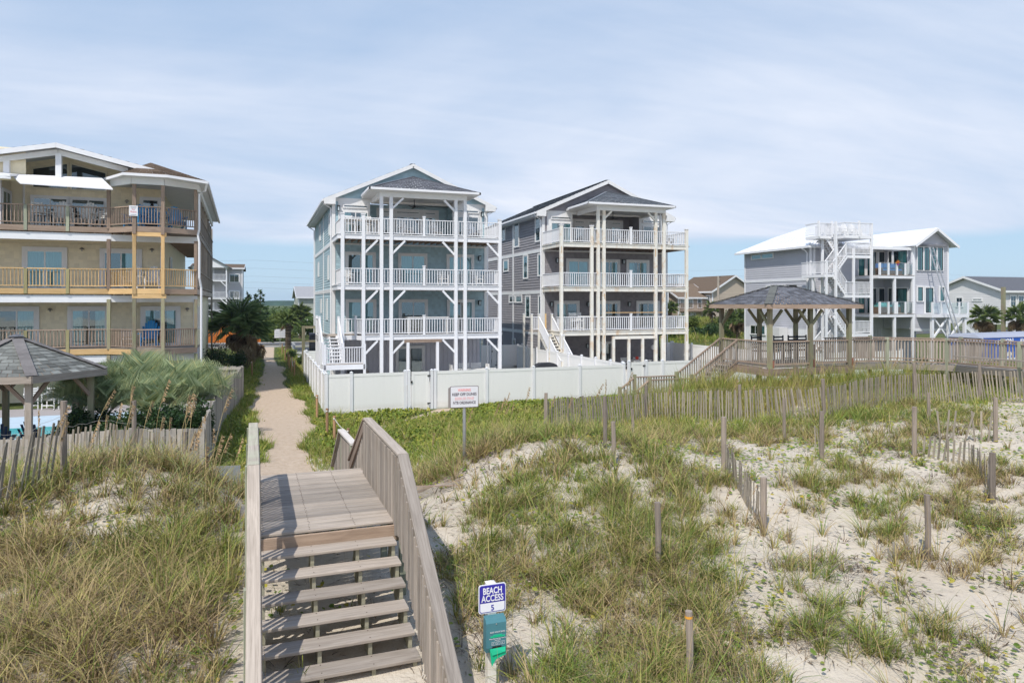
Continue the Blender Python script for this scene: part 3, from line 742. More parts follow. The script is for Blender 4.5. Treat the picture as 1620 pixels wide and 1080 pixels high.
    for (ya, yb_, za, zb) in lefts: opening(g, 'window', (-.02, yb_, za), yb_ - ya, zb - za, R(-90), 1, .06, .09, random.choice(['full', 'sides', 'none']), tm=trimm, gl=glass)
    for x, z in lampxz: lantern(g, x, yf - .02, z, 1.15)
    return g
bd = []
for x0, x1 in ((.9, 2.6), (4.32, 6.02), (7.6, 9.28)):
    bd.append((x0, 6.22, x1, 8.27, 3.35, 2, 'd', .13, 'right' if x0 < 1 else 'full')); bd.append((x0 + .03, 3.17, x1 + .04, 5.22, 3.35, 2, 'd', .13, 'full' if x0 < 1 else ('none' if x0 < 5 else 'sides')))
def top_windows():
    return [(.62, 9.3, 2.24, 11.0, 3.33, 2, 'd', .0, 'sides'), (.62, 11.2, 2.24, 11.45, 3.33, 1, 'w', .0, 'none'), (8.2, 9.3, 9.75, 11.0, 3.33, 2, 'd', .0, 'none'), (8.2, 11.2, 9.75, 11.45, 3.33, 1, 'w', .0, 'none'),
            (3.15, 9.4, 4.0, 11.0, 4.78, 1, 'w', .0, 'none'), (4.3, 9.3, 5.95, 11.0, 4.78, 2, 'd', .0, 'none'), (6.25, 9.4, 7.1, 11.0, 4.78, 1, 'w', .0, 'sides'),
            (3.15, 11.15, 4.0, 11.36, 4.78, 1, 'w', .0, 'none'), (4.3, 11.15, 5.95, 11.36, 4.78, 1, 'w', .0, 'none'), (6.25, 11.15, 7.1, 11.36, 4.78, 1, 'w', .0, 'none')]
bd += top_windows(); bd.append((4.3, .05, 6.05, 2.1, 4.22, 2, 'd', .12, 'none'))
bh = beach_house('beach_house', 'tall light blue beach house with white stacked balconies and grey gable roof', (4.35, 42.85, 0), 0, blue_lap, blue_shake, grey_bb, roofgrey,
    (.25, 1.48, 2.56, 3.15, 7.22, 7.82, 10.14, 5.19), bd,
    [(4.6, 5.2, 9.6, 10.9), (12.5, 13.3, 9.9, 11.0), (5.5, 6.1, 6.7, 8.2), (14, 14.7, 7.2, 8.2), (6.5, 7.2, 4.0, 5.3), (11.5, 12.2, 4.4, 5.3)], wpaint, white, 'blue', ((.34, 11.15), (9.95, 11.15), (9.77, 8.15), (9.77, 5.1)))
gd = []
for x0, x1 in ((2.0, 3.65), (4.6, 6.1), (6.95, 8.6)): gd.append((x0, 6.22, x1, 8.22, 3.35, 2, 'd', .16, 'full' if x0 < 4 else 'sides'))
for x0, x1 in ((1.05, 2.75), (4.5, 6.1), (7.8, 9.5)): gd.append((x0, 3.17, x1, 5.1, 3.35, 2, 'd', .16, 'left' if x0 < 4 else 'none'))
gd += top_windows(); gd.append((4.9, .05, 6.0, 2.05, 4.22, 2, 'd', .12, 'none'))
gh = beach_house('beach_house', 'tall mauve grey beach house with rust streaked white balcony posts', (19.3, 44.1, 0), -.82, mauve, mauve_shake, mauve_shake, roofblue,
    (.06, 2.34, 2.83, 3.27, 7.38, 8.05, 9.94, 5.39), gd,
    [(3.75, 4.65, 9.65, 11.55), (8.45, 9.5, 9.6, 11.6), (11.9, 12.7, 10.4, 11.6), (11.1, 12.25, 7.75, 8.65), (6.4, 7.3, 7.0, 8.75), (3.5, 4.1, 7.1, 8.65), (9.4, 10.75, 5.15, 5.65), (7.75, 9.1, 5.15, 5.65), (5.9, 6.8, 4.0, 5.6), (3.5, 4.0, 4.0, 5.6), (9.3, 9.9, 1.2, 2.15)],
    wpaint, wrust, 'grey', ((1.08, 8.2), (6.51, 8.2), (.63, 5.0), (3.57, 5.0), (6.99, 5.0), (3.5, 1.9)), True)
# gate posts with brown beam, in front of the blue house
for x in (4.18, 6.04): bar('post', (x, -.0, 0), (x, -.0, 2.68), .17, .17, white, bh)
bar('header_beam', (3.95, 0, 2.76), (6.3, 0, 2.76), .14, .2, wbX, bh)
for x in (4.0, 5.2, 6.3, 7.9): bar('post', (x, -.05, 0), (x, -.05, 2.75), .17, .17, wrust, gh)
bar('header_beam', (4.0, -.05, 2.66), (7.4, -.05, 2.66), .14, .2, wrust, gh)
def steps(g, x0, x1, y0, z0, y1, z1, m, n, tread=.05, stringm=None):
    st = MB()
    for x in (x0 + .04, x1 - .04, (x0 + x1) / 2): st.beam((x, y0, z0 - .22), (x, y1, z1 - .22), .05, .28)
    s = st.build('stringer', stringm or m, g)
    for i in range(1, n):
        k = i / n; bx('tread', ((x0 + x1) / 2, y0 + (y1 - y0) * (i - .5) / n, z0 + (z1 - z0) * k), (x1 - x0, abs(y1 - y0) / n * 1.05, tread), m, g)
# blue house side stair down to a landing
steps(bh, -.95, 0.1, 1.0, 3.15, -1.45, 1.65, white, 8)
mb = MB(); mb.span(-1.0, .1, 1.0, 3.3, 3.07, 3.13); mb.span(-1.02, 1.2, -2.65, -1.4, 1.58, 1.64); split_build(mb, 'landing', dkX, bh)
mb = MB(); mb.span(-1.05, 1.22, -2.72, -2.65, 1.38, 1.66); mb.span(1.2, 1.27, -2.7, -1.4, 1.38, 1.66); mb.span(-1.07, -1.0, -2.7, -1.4, 1.38, 1.66); mb.span(-1.07, -1.0, 1.0, 3.3, 2.9, 3.15); mb.build('landing_fascia', white, bh)
for x, y, z, h in ((-1.0, -2.65, 0, 2.8), (1.18, -2.65, 0, 2.8), (-1.0, 1.0, 0, 4.3), (.12, 1.0, 3, 4.3), (-1.0, 3.2, 0, 4.3), (-1.0, -1.45, 0, 2.85), (.12, -1.45, 1.6, 2.8)): bar('post', (x, y, z), (x, y, h), .14, .14, white, bh)
railing(bh, (-.93, -2.65, 1.64), (1.1, -2.65, 1.64), white, 1.0, .13, .04); railing(bh, (-1.0, 1.0, 3.15), (-1.0, 3.2, 3.15), white, 1.0, .13, .04)
railing(bh, (-1.0, .95, 3.15), (-1.0, -1.4, 1.64), white, 1.0, .13, .04); railing(bh, (.12, .95, 3.15), (.12, -1.4, 1.64), white, 1.0, .13, .04); railing(bh, (1.2, -2.6, 1.64), (1.2, -1.45, 1.64), white, 1.0, .13, .04)
# grey house side stair
steps(gh, -.95, .02, 1.6, 3.15, -2.6, .2, wrust, 15)
mb = MB(); mb.span(-1.5, 0, 1.6, 3.3, 3.07, 3.13); mb.build('landing', dkX, gh)
for x, y, z, h in ((-1.5, 1.6, 0, 4.3), (-.97, 1.6, 0, 4.3), (.02, 1.6, 3, 4.3), (-1.5, 3.2, 0, 4.3), (-.97, -.5, .3, 2.9), (.02, -.5, .3, 2.9), (-.97, -2.6, 0, 1.35), (.02, -2.6, 0, 1.35)): bar('post', (x, y, z), (x, y, h), .13, .13, wrust, gh); bx('post_cap', (x, y, h + .03), (.17, .17, .05), white, gh)
for x in (-.97, .02): railing(gh, (x, 1.55, 3.15), (x, -.45, 1.75), white, 1.0, .11, .04); railing(gh, (x, -.55, 1.68), (x, -2.6, .25), white, 1.0, .11, .04)
railing(gh, (-1.45, 1.6, 3.15), (-1.0, 1.6, 3.15), white, 1.0, .11, .04)
bar('gate_post', (-.45, 1.62, 3.1), (-.45, 1.62, 4.35), .09, .09, wnX, gh)

# ================================================================== CREAM HOUSE on the left
def cream_house():
    g = thing('beach_house', 'wide cream shingled beach house with brown and new yellow timber decks', 'house', (-3.1, 40.0, 0), 1.32)
    # x: 0 at the outer side-porch line, negative to the left; y 0 = front deck edge; wall at 2.5
    lv = (2.82, 5.82, 8.88); xl = -15
    mb = MB(); mb.span(xl, -1.95, 2.54, 20, 5.6, 12.0); mb.span(xl, -.3, 2.54, 20, 0, 5.7); mb.build('wall', cream_lap, g)
    mb = MB()
    for a, b_, x1 in ((0, 2.6, -.25), (2.9, 5.2, -.25), (5.85, 8.2, -1.86)): siding(mb, xl, x1, a, b_, 2.5, .19, .014, shake=.2)
    siding(mb, -8.22, -1.86, 8.9, 13.0, 2.5, .19, .014, shake=.2, gable=(-6.22, 13.0, .235))
    mb.build('front_siding', cream_shake, g, stuff=True)
    mb = MB(); siding(mb, xl, -8.8, 8.9, 12.0, .72, .19, .014); siding(mb, xl, -7.6, 11.0, 12.6, .2, .19, .014)
    mb.build('wing_siding', cream_lap, g, stuff=True)
    mb = MB(); mb.span(xl, -8.82, .74, 2.5, 8.88, 12.0); mb.build('wing_wall', cream_lap, g)
    # side walls facing +x (lap siding)
    mb = MB()
    for z in [2.6 + .16 * k for k in range(16)]: mb.add([(-.27, 2.5, z), (-.27, 20, z), (-.3, 20, z + .16), (-.3, 2.5, z + .16)], [(0, 1, 2, 3)])
    for z in [5.85 + .16 * k for k in range(34)]: mb.add([(-1.92, 2.5, z), (-1.92, 20, z), (-1.95, 20, z + .16), (-1.95, 2.5, z + .16)], [(0, 1, 2, 3)])
    for z in [8.9 + .16 * k for k in range(16)]: mb.add([(-8.79, .72, z), (-8.79, 2.5, z), (-8.82, 2.5, z + .16), (-8.82, .72, z + .16)], [(0, 1, 2, 3)])
    mb.build('side_siding', cream_lap, g, stuff=True)
    mb = MB()
    mb.span(-.33, -.22, 2.44, 2.62, 0, 5.2); mb.span(-8.86, -8.74, .66, .8, 8.88, 11.6); mb.span(-8.28, -8.2, 2.42, 2.5, 8.88, 12.0); mb.span(-1.98, -1.84, 2.43, 2.5, 5.85, 8.2)
    split_build(mb, 'corner_board', wpaint, g)
    # gable roof
    sl = .23; ax, az = -6.22, 12.86; mb = MB()
    zt = lambda x: az - abs(x - ax) * (sl if x > ax else .215)
    for x in (-15.5, -1.9): slab(mb, [(x, -.45, zt(x)), (ax, -.45, az), (ax, 20.5, az), (x, 20.5, zt(x))], .14)
    roof = mb.build('roof', soffit, g)
    mb = MB()
    for x in (-15.5, -1.9): shingles((x, -.5, zt(x) + .01), (x, 20.5, zt(x) + .01), (ax, -.5, az + .01), (ax, 20.5, az + .01), .2, .7, mb)
    mb.build('roof_shingles', roofgrey, roof, stuff=True)
    mb = MB()
    for x in (-15.5, -1.9): mb.beam((x, -.47, zt(x) - .13), (ax, -.47, az - .13), .035, .22)
    split_build(mb, 'rake_board', white, roof)
    mb = MB()
    for x in (-9.0, -3.2): mb.beam((x, .0, zt(x) - .38), (ax, .0, az - .38), .1, .26)
    split_build(mb, 'gable_beam', wpaint, g)
    bar('gable_post', (ax + .03, .0, 11.2), (ax + .03, .0, 12.4), .25, .25, white, g); bar('gable_post', (-8.35, .1, 11.1), (-8.35, .1, 12.05), .25, .25, white, g)
    bar('gable_post', (-3.35, .1, 11.1), (-3.35, .1, 11.95), .25, .25, white, g)
    mb = MB(); mb.prism([(-8.3, 0, 11.3), (-3.0, 0, 11.3), (-3.0, 0, 12.1), (ax, 0, 12.85), (-8.3, 0, 12.4)], (0, -.001, 0))
    # the awning: a stretched white canvas with real thickness
    mb = MB(); mb.prism([(-8.2, .02, 11.30), (-4.35, .02, 11.34), (-3.75, -.75, 10.72), (-7.6, -.75, 10.78)], (0, 0, -.05)); mb.build('awning', plain('awning_canvas', (.72, .72, .74), .7, .05, 1, .2), g)
    mb = MB(); mb.prism([(-9.6, -.55, 11.22), (-8.0, -.75, 11.15), (-7.75, .5, 11.4), (-9.6, .5, 11.5)], (0, 0, -.09)); mb.span(-9.6, -8.0, -.72, -.6, 10.95, 11.12); mb.build('small_roof', white, g)
    # clerestory windows follow the roof slope
    for xa, xb in ((-7.82, -6.33), (-6.12, -4.58)):
        top = lambda x: 12.9 - abs(x - ax) * .235 - .55
        w_ = MB(); w_.prism([(xa - .09, 2.47, 10.98), (xb + .09, 2.47, 10.98), (xb + .09, 2.47, top(xb) + .1), (xa - .09, 2.47, top(xa) + .1)], (0, -.05, 0)); fr = w_.build('window', plain('cream_trim', (.72, .66, .5), .5), g)
        w_ = MB(); w_.prism([(xa, 2.41, 11.07), (xb, 2.41, 11.07), (xb, 2.41, top(xb)), (xa, 2.41, top(xa))], (0, -.004, 0)); w_.build('dark_room_backing', darkbacking, fr)
        w_ = MB(); w_.add([(xa, 2.395, 11.07), (xb, 2.395, 11.07), (xb, 2.395, top(xb)), (xa, 2.395, top(xa))], [(0, 1, 2, 3)]); w_.build('pane', glassdark, fr)
    # doors
    opening(g, 'door', (-7.85, 2.46, 8.9), 1.55, 1.65, 0, 2, .06, .1, 'none'); opening(g, 'door', (-6.15, 2.46, 8.9), 1.55, 1.65, 0, 2, .06, .1, 'none')
    opening(g, 'door', (-2.85, 2.46, 8.9), .8, 1.8, 0, 1, .06, .12, 'none')
    opening(g, 'window', (-10.4, .68, 8.95), .9, 1.9, 0, 1, .06, .12, 'full')
    o_ = opening(g, 'door', (-8.77, .95, 8.9), 1.2, 1.75, R(90), 2, .06, .1, 'none', gl=greenpane)
    for x in (-11.3, -8.15, -4.68): opening(g, 'door', (x, 2.46, 5.85), 1.66, 1.98, 0, 2, .08, .17, 'full' if x < -5 else 'right')
    for x, dr in ((-9.35, 'right'), (-6.15, 'sides'), (-2.76, 'sides')): opening(g, 'door', (x, 2.46, 2.85), 1.62, 1.92, 0, 2, .08, .17, dr)
    nick = plain('brushed_nickel', (.35, .33, .30), .4, .1, 2, .5, metal=.6)
    for x, z in ((-5.63, 7.9), (-2.36, 7.95), (-7.05, 4.75), (-.62, 4.75), (-3.55, 10.5), (-9.2, 10.6)):
        b_ = MB(); b_.beam((x, 2.46, z + .05), (x, 2.25, z + .08), .03, .03); b_.tube([(x, 2.25, z + .1), (x, 2.25, z)], .05, 8, .13); b_.ball((x, 2.25, z - .04), (.05, .05, .06)); b_.build('barn_lamp', nick, g)
    opening(g, 'window', (-1.9, 7.2, 6.6), .6, 1.2, R(90), 1, .05, .08, 'none')
    for y in (3.6, 5.4, 6.6, 7.8): opening(g, 'window', (-.25, y, 3.6), .42, 1.35 - .1 * (y > 4), R(90), 1, .04, .05, 'none', gl=glassdark)
    # ground-level cladding right corner, and side panel
    mb = MB(); mb.span(-.26, -.2, 2.5, 6, 0, 2.55); mb.build('side_panel', plain('pale_lilac_panel', (.5, .49, .53), .6), g)
    # decks. front edge polyline: straight, then the angled bay, then the side
    A, B, C_, D_ = (-4.05, 0.0), (-2.76, -1.2), (-1.50, -1.2), (0.0, -.25)
    edge = [(xl, 0.0), A, B, C_, D_]
    for i, z in enumerate(lv):
        mt_f = (wbX, wnX, dkX)[i]; mr = (wbX, wnX, wbX)[i]; mbal = (wood('redder_timber', (.52, .38, .28), (.3, .2, .14)), wnX, wbX)[i]
        mb = MB(); mb.prism([(x, y + .04, z - .09) for x, y in [(xl, 0.0), A, B, C_, D_]] + ([(0, 20, z - .09), (-1.8, 20, z - .09), (-1.8, 2.5, z - .09), (xl, 2.5, z - .09)] if i else [(0, 2.45, z - .09), (xl, 2.45, z - .09)]), (0, 0, .06)); mb.build('deck_floor', dkX, g)
        js = MB()
        for k in range(30): js.span(-14.6 + .45 * k, -14.56 + .45 * k, .05, 2.4, z - .3, z - .1)
        for k in range(40 if i else 0): js.span(-1.8, -.05, 2.7 + .43 * k, 2.74 + .43 * k, z - .3, z - .1)
        js.build('joists', wbX, g, stuff=True)
        for k, (a, b_) in enumerate(zip(edge[:-1], edge[1:])):
            mf = (wbX if (k > 1 or i == 2) else wnX) if i != 1 else (wnX if k < 3 else wood('redder_timber', (.52, .38, .28), (.3, .2, .14)))
            bar('fascia_board', (a[0], a[1], z - .13), (b_[0], b_[1], z - .13), .05, .27, mf, g)
            hh = 1.0
            if k == 0:
                cuts = [xl, -11.4, -9.55, -7.57, -5.82, A[0]]
                for xa, xb in zip(cuts[:-1], cuts[1:]):
                    railing(g, (xa + .07, 0, z), (xb - .07, 0, z), mr, hh, .145, .035, (.12, .05), .12, balm=mbal); bar('rail_post', (xb, 0, z - .25), (xb, 0, z + hh - .03), .14, .12, wood('treated_post', (.40, .36, .20), (.25, .22, .11)) if i != 2 else wgrnX, g) if xb > -9 and xb != A[0] else None
            else: railing(g, (a[0] + .05, a[1], z), (b_[0] - .05, b_[1], z), mr, hh, .12, .035, (.12, .05), .12, balm=mbal)
        # white beam under the deck edge
        bar('white_beam', (xl, .12, z - .5), (A[0] + .1, .12, z - .5), .14, .36, white, g)
        bar('white_beam', (A[0] + .1, .12, z - .5), (D_[0], .12, z - .5), .12, .33, wpaint, g)
        if i: bar('bay_header', (B[0] - .1, -1.15, z - .38), (C_[0] + .15, -1.15, z - .38), .14, .2, wnX, g)
        # side rail + fascia
        if i: bar('fascia_board', (0, -.25, z - .13), (0, 20, z - .13), .05, .27, dkX, g)
        if i: railing(g, (0, -.2, z), (0, 20, z), dkX, 1.0, .2, .03, (.12, .05), .12, each=False)
    # posts
    for (x, y), segs in ((A, ((0, 2.5, wpX), (2.8, 5.3, wpX), (5.8, 8.3, wbX), (8.8, 10.95, wbX))), (B, ((0, 5.35, wpX), (5.55, 8.4, wnX), (8.5, 11.1, wbX))), (C_, ((0, 5.35, wpX), (5.55, 8.4, wnX), (8.5, 11.1, wbX))), ((-.06, -.2), ((0, 2.5, wpX), (2.8, 5.3, wpX), (5.7, 8.3, wbX), (8.8, 10.95, wbX)))):
        for z0, z1, mm in segs: bar('post', (x, y + .0, z0), (x, y + .0, z1), .16, .16, mm, g)
    for k in range(9):
        y = 1.9 + k * 2.25; bar('post', (-.05, y, 5.5 if k < 8 else 0), (-.05, y, 10.9), .13, .13, dkX, g)
    # turret roof over the bay: a half octagon hip running back
    ez = 11.38; P_ = [(-4.25, .3), (-3.15, -1.75), (-1.22, -1.75), (.55, -1.35), (.55, 17.6)]
    ap = Vector((-2.3, 1.2, 12.45)); ap2 = Vector((-2.3, 17.6, 12.45)); L_ = Vector((-4.25, 17.6, ez))
    pts = [Vector((x, y, ez)) for x, y in P_]
    pts[3].z = pts[4].z = ez - .14; mb = MB(); vs = pts + [ap, ap2, L_]
    mb.add(vs, [(0, 1, 5), (1, 2, 5), (2, 3, 5), (3, 4, 6, 5), (7, 0, 5, 6), (7, 4, 3, 2, 1, 0)]); tr = mb.build('turret_roof', soffit, g)
    mb = MB(); u = Vector((0, 0, .015))
    for a, b_ in ((0, 1), (1, 2), (2, 3)): shingles(pts[a] + u, pts[b_] + u, ap + u, ap + u, .16, .5, mb)
    shingles(pts[3] + u, pts[4] + u, ap + u, ap2 + u, .16, .5, mb); mb.build('roof_shingles', roofbrown, tr, stuff=True)
    for a, b_ in zip(pts[:-1], pts[1:]): bar('gutter', a + Vector((0, -.03, -.06)), b_ + Vector((0.02, -.03, -.06)), .13, .13, white, tr)
    q = [(-3.95, .1), (-2.85, -1.3), (-1.42, -1.3), (.08, -.35)]
    for a, b_ in zip(q[:-1], q[1:]): bar('turret_beam', (a[0], a[1], 11.12), (b_[0], b_[1], 11.12), .12, .36, wpaint, g)
    bar('turret_beam', (.08, -.35, 11.0), (.08, 17.5, 11.0), .12, .3, wpaint, g)
    mb = MB(); mb.prism([(-4.2, .3, ez - .05), (-3.1, -1.65, ez - .05), (-1.25, -1.65, ez - .05), (.45, -1.25, ez - .16), (.45, 17.4, ez - .16), (-4.2, 17.4, ez - .05)], (0, 0, -.04)); mb.build('soffit', soffit, tr)
    mb = MB(); mb.tube([(.5, -1.2, 11.15), (.42, -.9, 10.85), (.12, -.55, 10.7), (.12, -.5, 8.9), (.05, -.45, 8.6), (.12, -.45, 8.2), (.12, -.45, 6.4), (.2, -.3, 5.9), (.2, -.3, 0)], .055, 7); mb.build('downspout', white, g)
    # small framed notice on the bay rail
    mb = MB(); mb.box((-2.78, -1.33, 9.62), (.38, .02, .5)); nb = mb.build('notice_board', white, g)
    mb = MB()
    for k, (zz_, w_) in enumerate(((9.80, .26), (9.74, .2), (9.42, .26))): mb.box((-2.78, -1.342, zz_), (w_, .003, .03))
    mb.build('notice_print', plain('notice_grey', (.35, .35, .38)), nb)
    for txt, zz_, sz in (('For', 9.64, .10), ('Rent', 9.52, .14)):
        lettering('notice_lettering', txt, sz, plain('red_lettering', (.75, .12, .15)), nb, (-2.78, -1.342, zz_))
    return g
ch = cream_house()

# ================================================================== PALE GREY HOUSE with white metal roof
def metal_house():
    g = thing('beach_house', 'pale grey beach house with white metal roof and zigzag outside stair', 'house', (41.3, 42.2, 0), -1.5)
    lv = (4.22, 7.28); yb = 11.0
    mb = MB(); mb.span(.02, 4.8, 2.72, yb, 0, 9.6); mb.span(4.78, 11.4, 3.02, yb, 0, 9.6); mb.span(7.85, 11.4, .05, 3.03, 3.0, 9.7); mb.build('wall', palegrey, g)
    mb = MB(); siding(mb, 2.7, yb, 3.0, 6.9, 0, .18, .024, 'x'); siding(mb, 2.7, yb, 7.1, 9.6, 0, .18, .024, 'x'); siding(mb, 0, 4.8, 3.0, 9.5, 2.7, .18, .02); siding(mb, 4.8, 7.9, 4.3, 9.5, 3.0, .18, .02)
    siding(mb, 7.8, 11.45, 3.0, 9.75, .03, .18, .02); siding(mb, .0, 3.0, 3.2, 9.6, 7.83, .18, .02, 'x')
    siding(mb, 7.5, 11.9, 9.75, 11.1, .03, .18, .02, gable=(9.7, 11.0, .62)); mb.build('side_siding', palegrey, g, stuff=True)
    mb = MB()
    for k in range(28): mb.span(-.02, 0, 2.8 + k * .3, 2.83 + k * .3, 0, 2.95)
    for k in range(26): mb.span(.1 + k * .3, .13 + k * .3, 2.98, 3.0, 0, 2.95)
    mb.span(-.01, .02, 2.7, yb, 0, 3.0); mb.build('ground_floor_cladding', white, g, stuff=True)
    mb = MB(); mb.span(-.05, 0, 2.65, yb, 6.9, 7.1); mb.span(-.05, .1, 2.6, 2.75, 0, 9.6); mb.span(-.05, .02, yb - .12, yb + .02, 0, 9.6); mb.span(7.76, 7.9, -.02, .1, 3.0, 9.7); mb.span(11.33, 11.47, -.02, .1, 3.0, 9.7); mb.span(7.8, 11.45, -.03, .03, 2.85, 3.02)
    split_build(mb, 'corner_board', white, g)
    # roofs
    mb = MB(); ez = 9.62; a = [(-.55, 2.2, ez), (7.9, 2.2, ez), (12, 11.6, ez), (-.55, 11.6, ez)]; r0, r1 = (3.3, 9.5, 11.45), (8.5, 7.6, 12.0); r0 = (3.0, 7.8, 11.3)
    body = [Vector(p) for p in [(-.55, 2.2, ez), (8.6, 2.2, ez), (12.0, 11.6, ez), (-.55, 11.6, ez), (2.3, 9.6, 11.0), (4.2, 6.3, 12.05), (8.8, 6.9, 11.6)]]
    mb.add(body, [(0, 1, 6, 5), (0, 5, 4), (3, 0, 4), (3, 4, 5, 6, 2), (1, 2, 6), (3, 2, 1, 0)]); rf = mb.build('roof', metalroof, g)
    mb = MB()
    for k in range(30):      # standing seams on the two faces in view
        f_ = k / 30; mb.beam(body[0].lerp(body[1], f_) + Vector((0, 0, .02)), body[5].lerp(body[6], f_) + Vector((0, 0, .02)), .03, .04)
        if k < 16: f_ = k / 16; mb.beam(body[3].lerp(body[0], f_) + Vector((0, 0, .02)), body[4].lerp(body[5], f_) + Vector((0, 0, .02)), .03, .04)
    mb.build('roof_seams', metalroof, rf, stuff=True)
    mb = MB(); mb.span(-.62, -.5, 2.1, 11.7, ez - .16, ez + .0); mb.span(-.5, 8.0, 2.08, 2.2, ez - .16, ez + .0); split_build(mb, 'gutter', white, rf)
    mb = MB(); sl = .62; ax, az = 9.75, 11.12
    for xe in (7.45, 12.05): slab(mb, [(xe, -.45, az - abs(xe - ax) * sl), (ax, -.45, az), (ax, 8.5, az), (xe, 8.5, az - abs(xe - ax) * sl)], .1)
    gr = mb.build('gable_roof', metalroof, g)
    mb = MB()
    for xe in (7.45, 12.05): mb.beam((xe, -.48, az - abs(xe - ax) * sl - .12), (ax, -.48, az - .12), .04, .2)
    split_build(mb, 'rake_board', white, gr)
    mb = MB()
    for xe in (7.45, 12.05):
        for k in range(14):
            y = -.3 + k * .65; mb.beam((xe, y, az - abs(xe - ax) * sl + .01), (ax, y, az + .01), .03, .03)
    mb.build('roof_seams', metalroof, gr, stuff=True)
    bar('shade_beam', (8.05, -.12, 9.72), (11.0, -.12, 9.72), .2, .16, plain('grey_beam', (.2, .2, .22)), g)
    for k in range(4): opening(g, 'window', (8.12 + k * .7, .0, 7.7), .56, 1.85, 0, 1, .05, .06, 'sides', gl=greenpane, fm=black, tm=white)
    opening(g, 'window', (8.15, 0, 5.25), .5, 1.1, 0, 1, .04, .12, 'full', gl=greenpane, fm=black); opening(g, 'door', (8.95, 0, 4.3), .8, 2.0, 0, 1, .06, .12, 'right', gl=greenpane, fm=black); opening(g, 'window', (10.5, 0, 5.25), .42, 1.1, 0, 1, .04, .12, 'full', gl=greenpane, fm=black)
    for k, x in enumerate((5.1, 6.0, 7.25)):
        for z in lv: opening(g, 'door', (x, 2.96, z + .05), (.62, .95, .55)[k], 2.0, 0, 1, .05, .1, 'none' if k else 'full', gl=greenpane, fm=black)
    for y_, z in ((.5, 7.33), (.5, 4.27)): opening(g, 'door', (7.8, y_ + 1.9, z), 1.8, 2.0, R(-90), 2, .06, .1, 'right', gl=greenpane, fm=black)
    opening(g, 'window', (1.0, 2.66, 5.5), .7, .95, 0, 1, .05, .08, 'full', gl=greenpane)
    opening(g, 'window', (-.03, 8.55, 8.95), 1.5, .42, R(-90), 1, .05, .07, 'full', gl=greenpane); opening(g, 'window', (-.03, 9.95, 8.95), 1.3, .42, R(-90), 1, .05, .07, 'full', gl=greenpane)
    opening(g, 'window', (-.03, 6.6, 6.1), 1.0, .45, R(-90), 1, .05, .07, 'none'); opening(g, 'window', (-.03, 7.9, 6.1), 1.0, .45, R(-90), 1, .05, .07, 'none')
    opening(g, 'window', (5.4, 2.96, 2.1), 1.1, .9, 0, 2, .05, .08, 'none', fm=black)
    opening(g, 'window', (-.03, 10.1, 2.3), 2.0, .8, R(-90), 3, .05, .05, 'right')
    # decks with glass rail
    for z, x0 in ((lv[0], 4.2), (lv[1], 4.2)):
        mb = MB(); mb.span(x0, 7.85, .0, 3.0, z - .25, z - .02); mb.build('deck', white, g)
        mb = MB(); mb.span(x0, 7.9, -.03, 3.0, z - .02, z + .01); mb.build('deck_floor', dkX, g)
        for k in range(5):
            x = 4.35 + k * .86; bar('rail_post', (x, .03, z), (x, .03, z + .95), .13, .13, white, g)
            if k < 4: p_ = MB(); p_.add([(x + .07, .03, z + .08), (x + .79, .03, z + .08), (x + .79, .03, z + .9), (x + .07, .03, z + .9)], [(0, 1, 2, 3)]); p_.build('glass_panel', glassrail, g)
        bar('handrail', (4.3, .03, z + .97), (7.85, .03, z + .97), .04, .03, alu, g)
    mb = MB(); mb.span(8.05, 11.95, -1.4, .0, 3.95, 4.2); mb.build('deck', white, g)
    for k in range(5):
        x = 8.15 + k * .93; bar('rail_post', (x, -1.35, 4.2), (x, -1.35, 5.15), .13, .13, white, g)
        if k < 4: p_ = MB(); p_.add([(x + .07, -1.35, 4.28), (x + .86, -1.35, 4.28), (x + .86, -1.35, 5.1), (x + .07, -1.35, 5.1)], [(0, 1, 2, 3)]); p_.build('glass_panel', glassrail, g)
    bar('handrail', (8.1, -1.35, 5.17), (11.95, -1.35, 5.17), .04, .03, alu, g)
    for x in (8.3, 10.0, 11.7): bar('post', (x, -1.2, 0), (x, -1.2, 3.95), .2, .2, white, g)
    for x, s_ in ((8.3, 1), (10.0, -1), (10.0, 1)): bar('brace', (x, -1.2, 2.2), (x + s_ * 1.5, -1.2, 3.85), .12, .12, white, g)
    for x, y in ((3.55, .05), (5.9, .1), (7.75, .1), (0.3, 2.6), (7.8, 2.0)): bar('post', (x, y, 0), (x, y, 11.3 if x == 3.55 else 9.55 if x != 5.9 else 7.1), .17, .17, white, g)
    bar('porch_beam', (3.4, .12, 9.4), (7.9, .12, 9.4), .15, .22, white, g)
    # zigzag stair tower
    tw = [(-.75, .1), (.15, .1), (1.85, .1), (3.55, .1), (-.75, 1.5), (1.85, 1.5), (.15, 1.5)]
    for x, y in tw[:7]:
        if (x, y) == (3.55, .1): continue
        bar('post', (x, y, 0), (x, y, {-.75: 8.3, .15: 8.0, 1.85: 9.3}[x] if not (x == .15) else 11.3), .15, .15, white, g)
    def flight(x0, z0, x1, z1, y0, y1, k):
        st = MB(); st.beam((x0, y0 + .03, z0 - .1), (x1, y0 + .03, z1 - .1), .05, .26); st.beam((x0, y1 - .03, z0 - .1), (x1, y1 - .03, z1 - .1), .05, .26); st.beam((x0, (y0 + y1) / 2, z0 - .12), (x1, (y0 + y1) / 2, z1 - .12), .05, .2); split_build(st, 'stringer', white, g)
        for i in range(1, k): f_ = i / k; bx('tread', (x0 + (x1 - x0) * f_, (y0 + y1) / 2, z0 + (z1 - z0) * f_ + .03), (abs(x1 - x0) / k * 1.1, y1 - y0, .04), wbX, g)
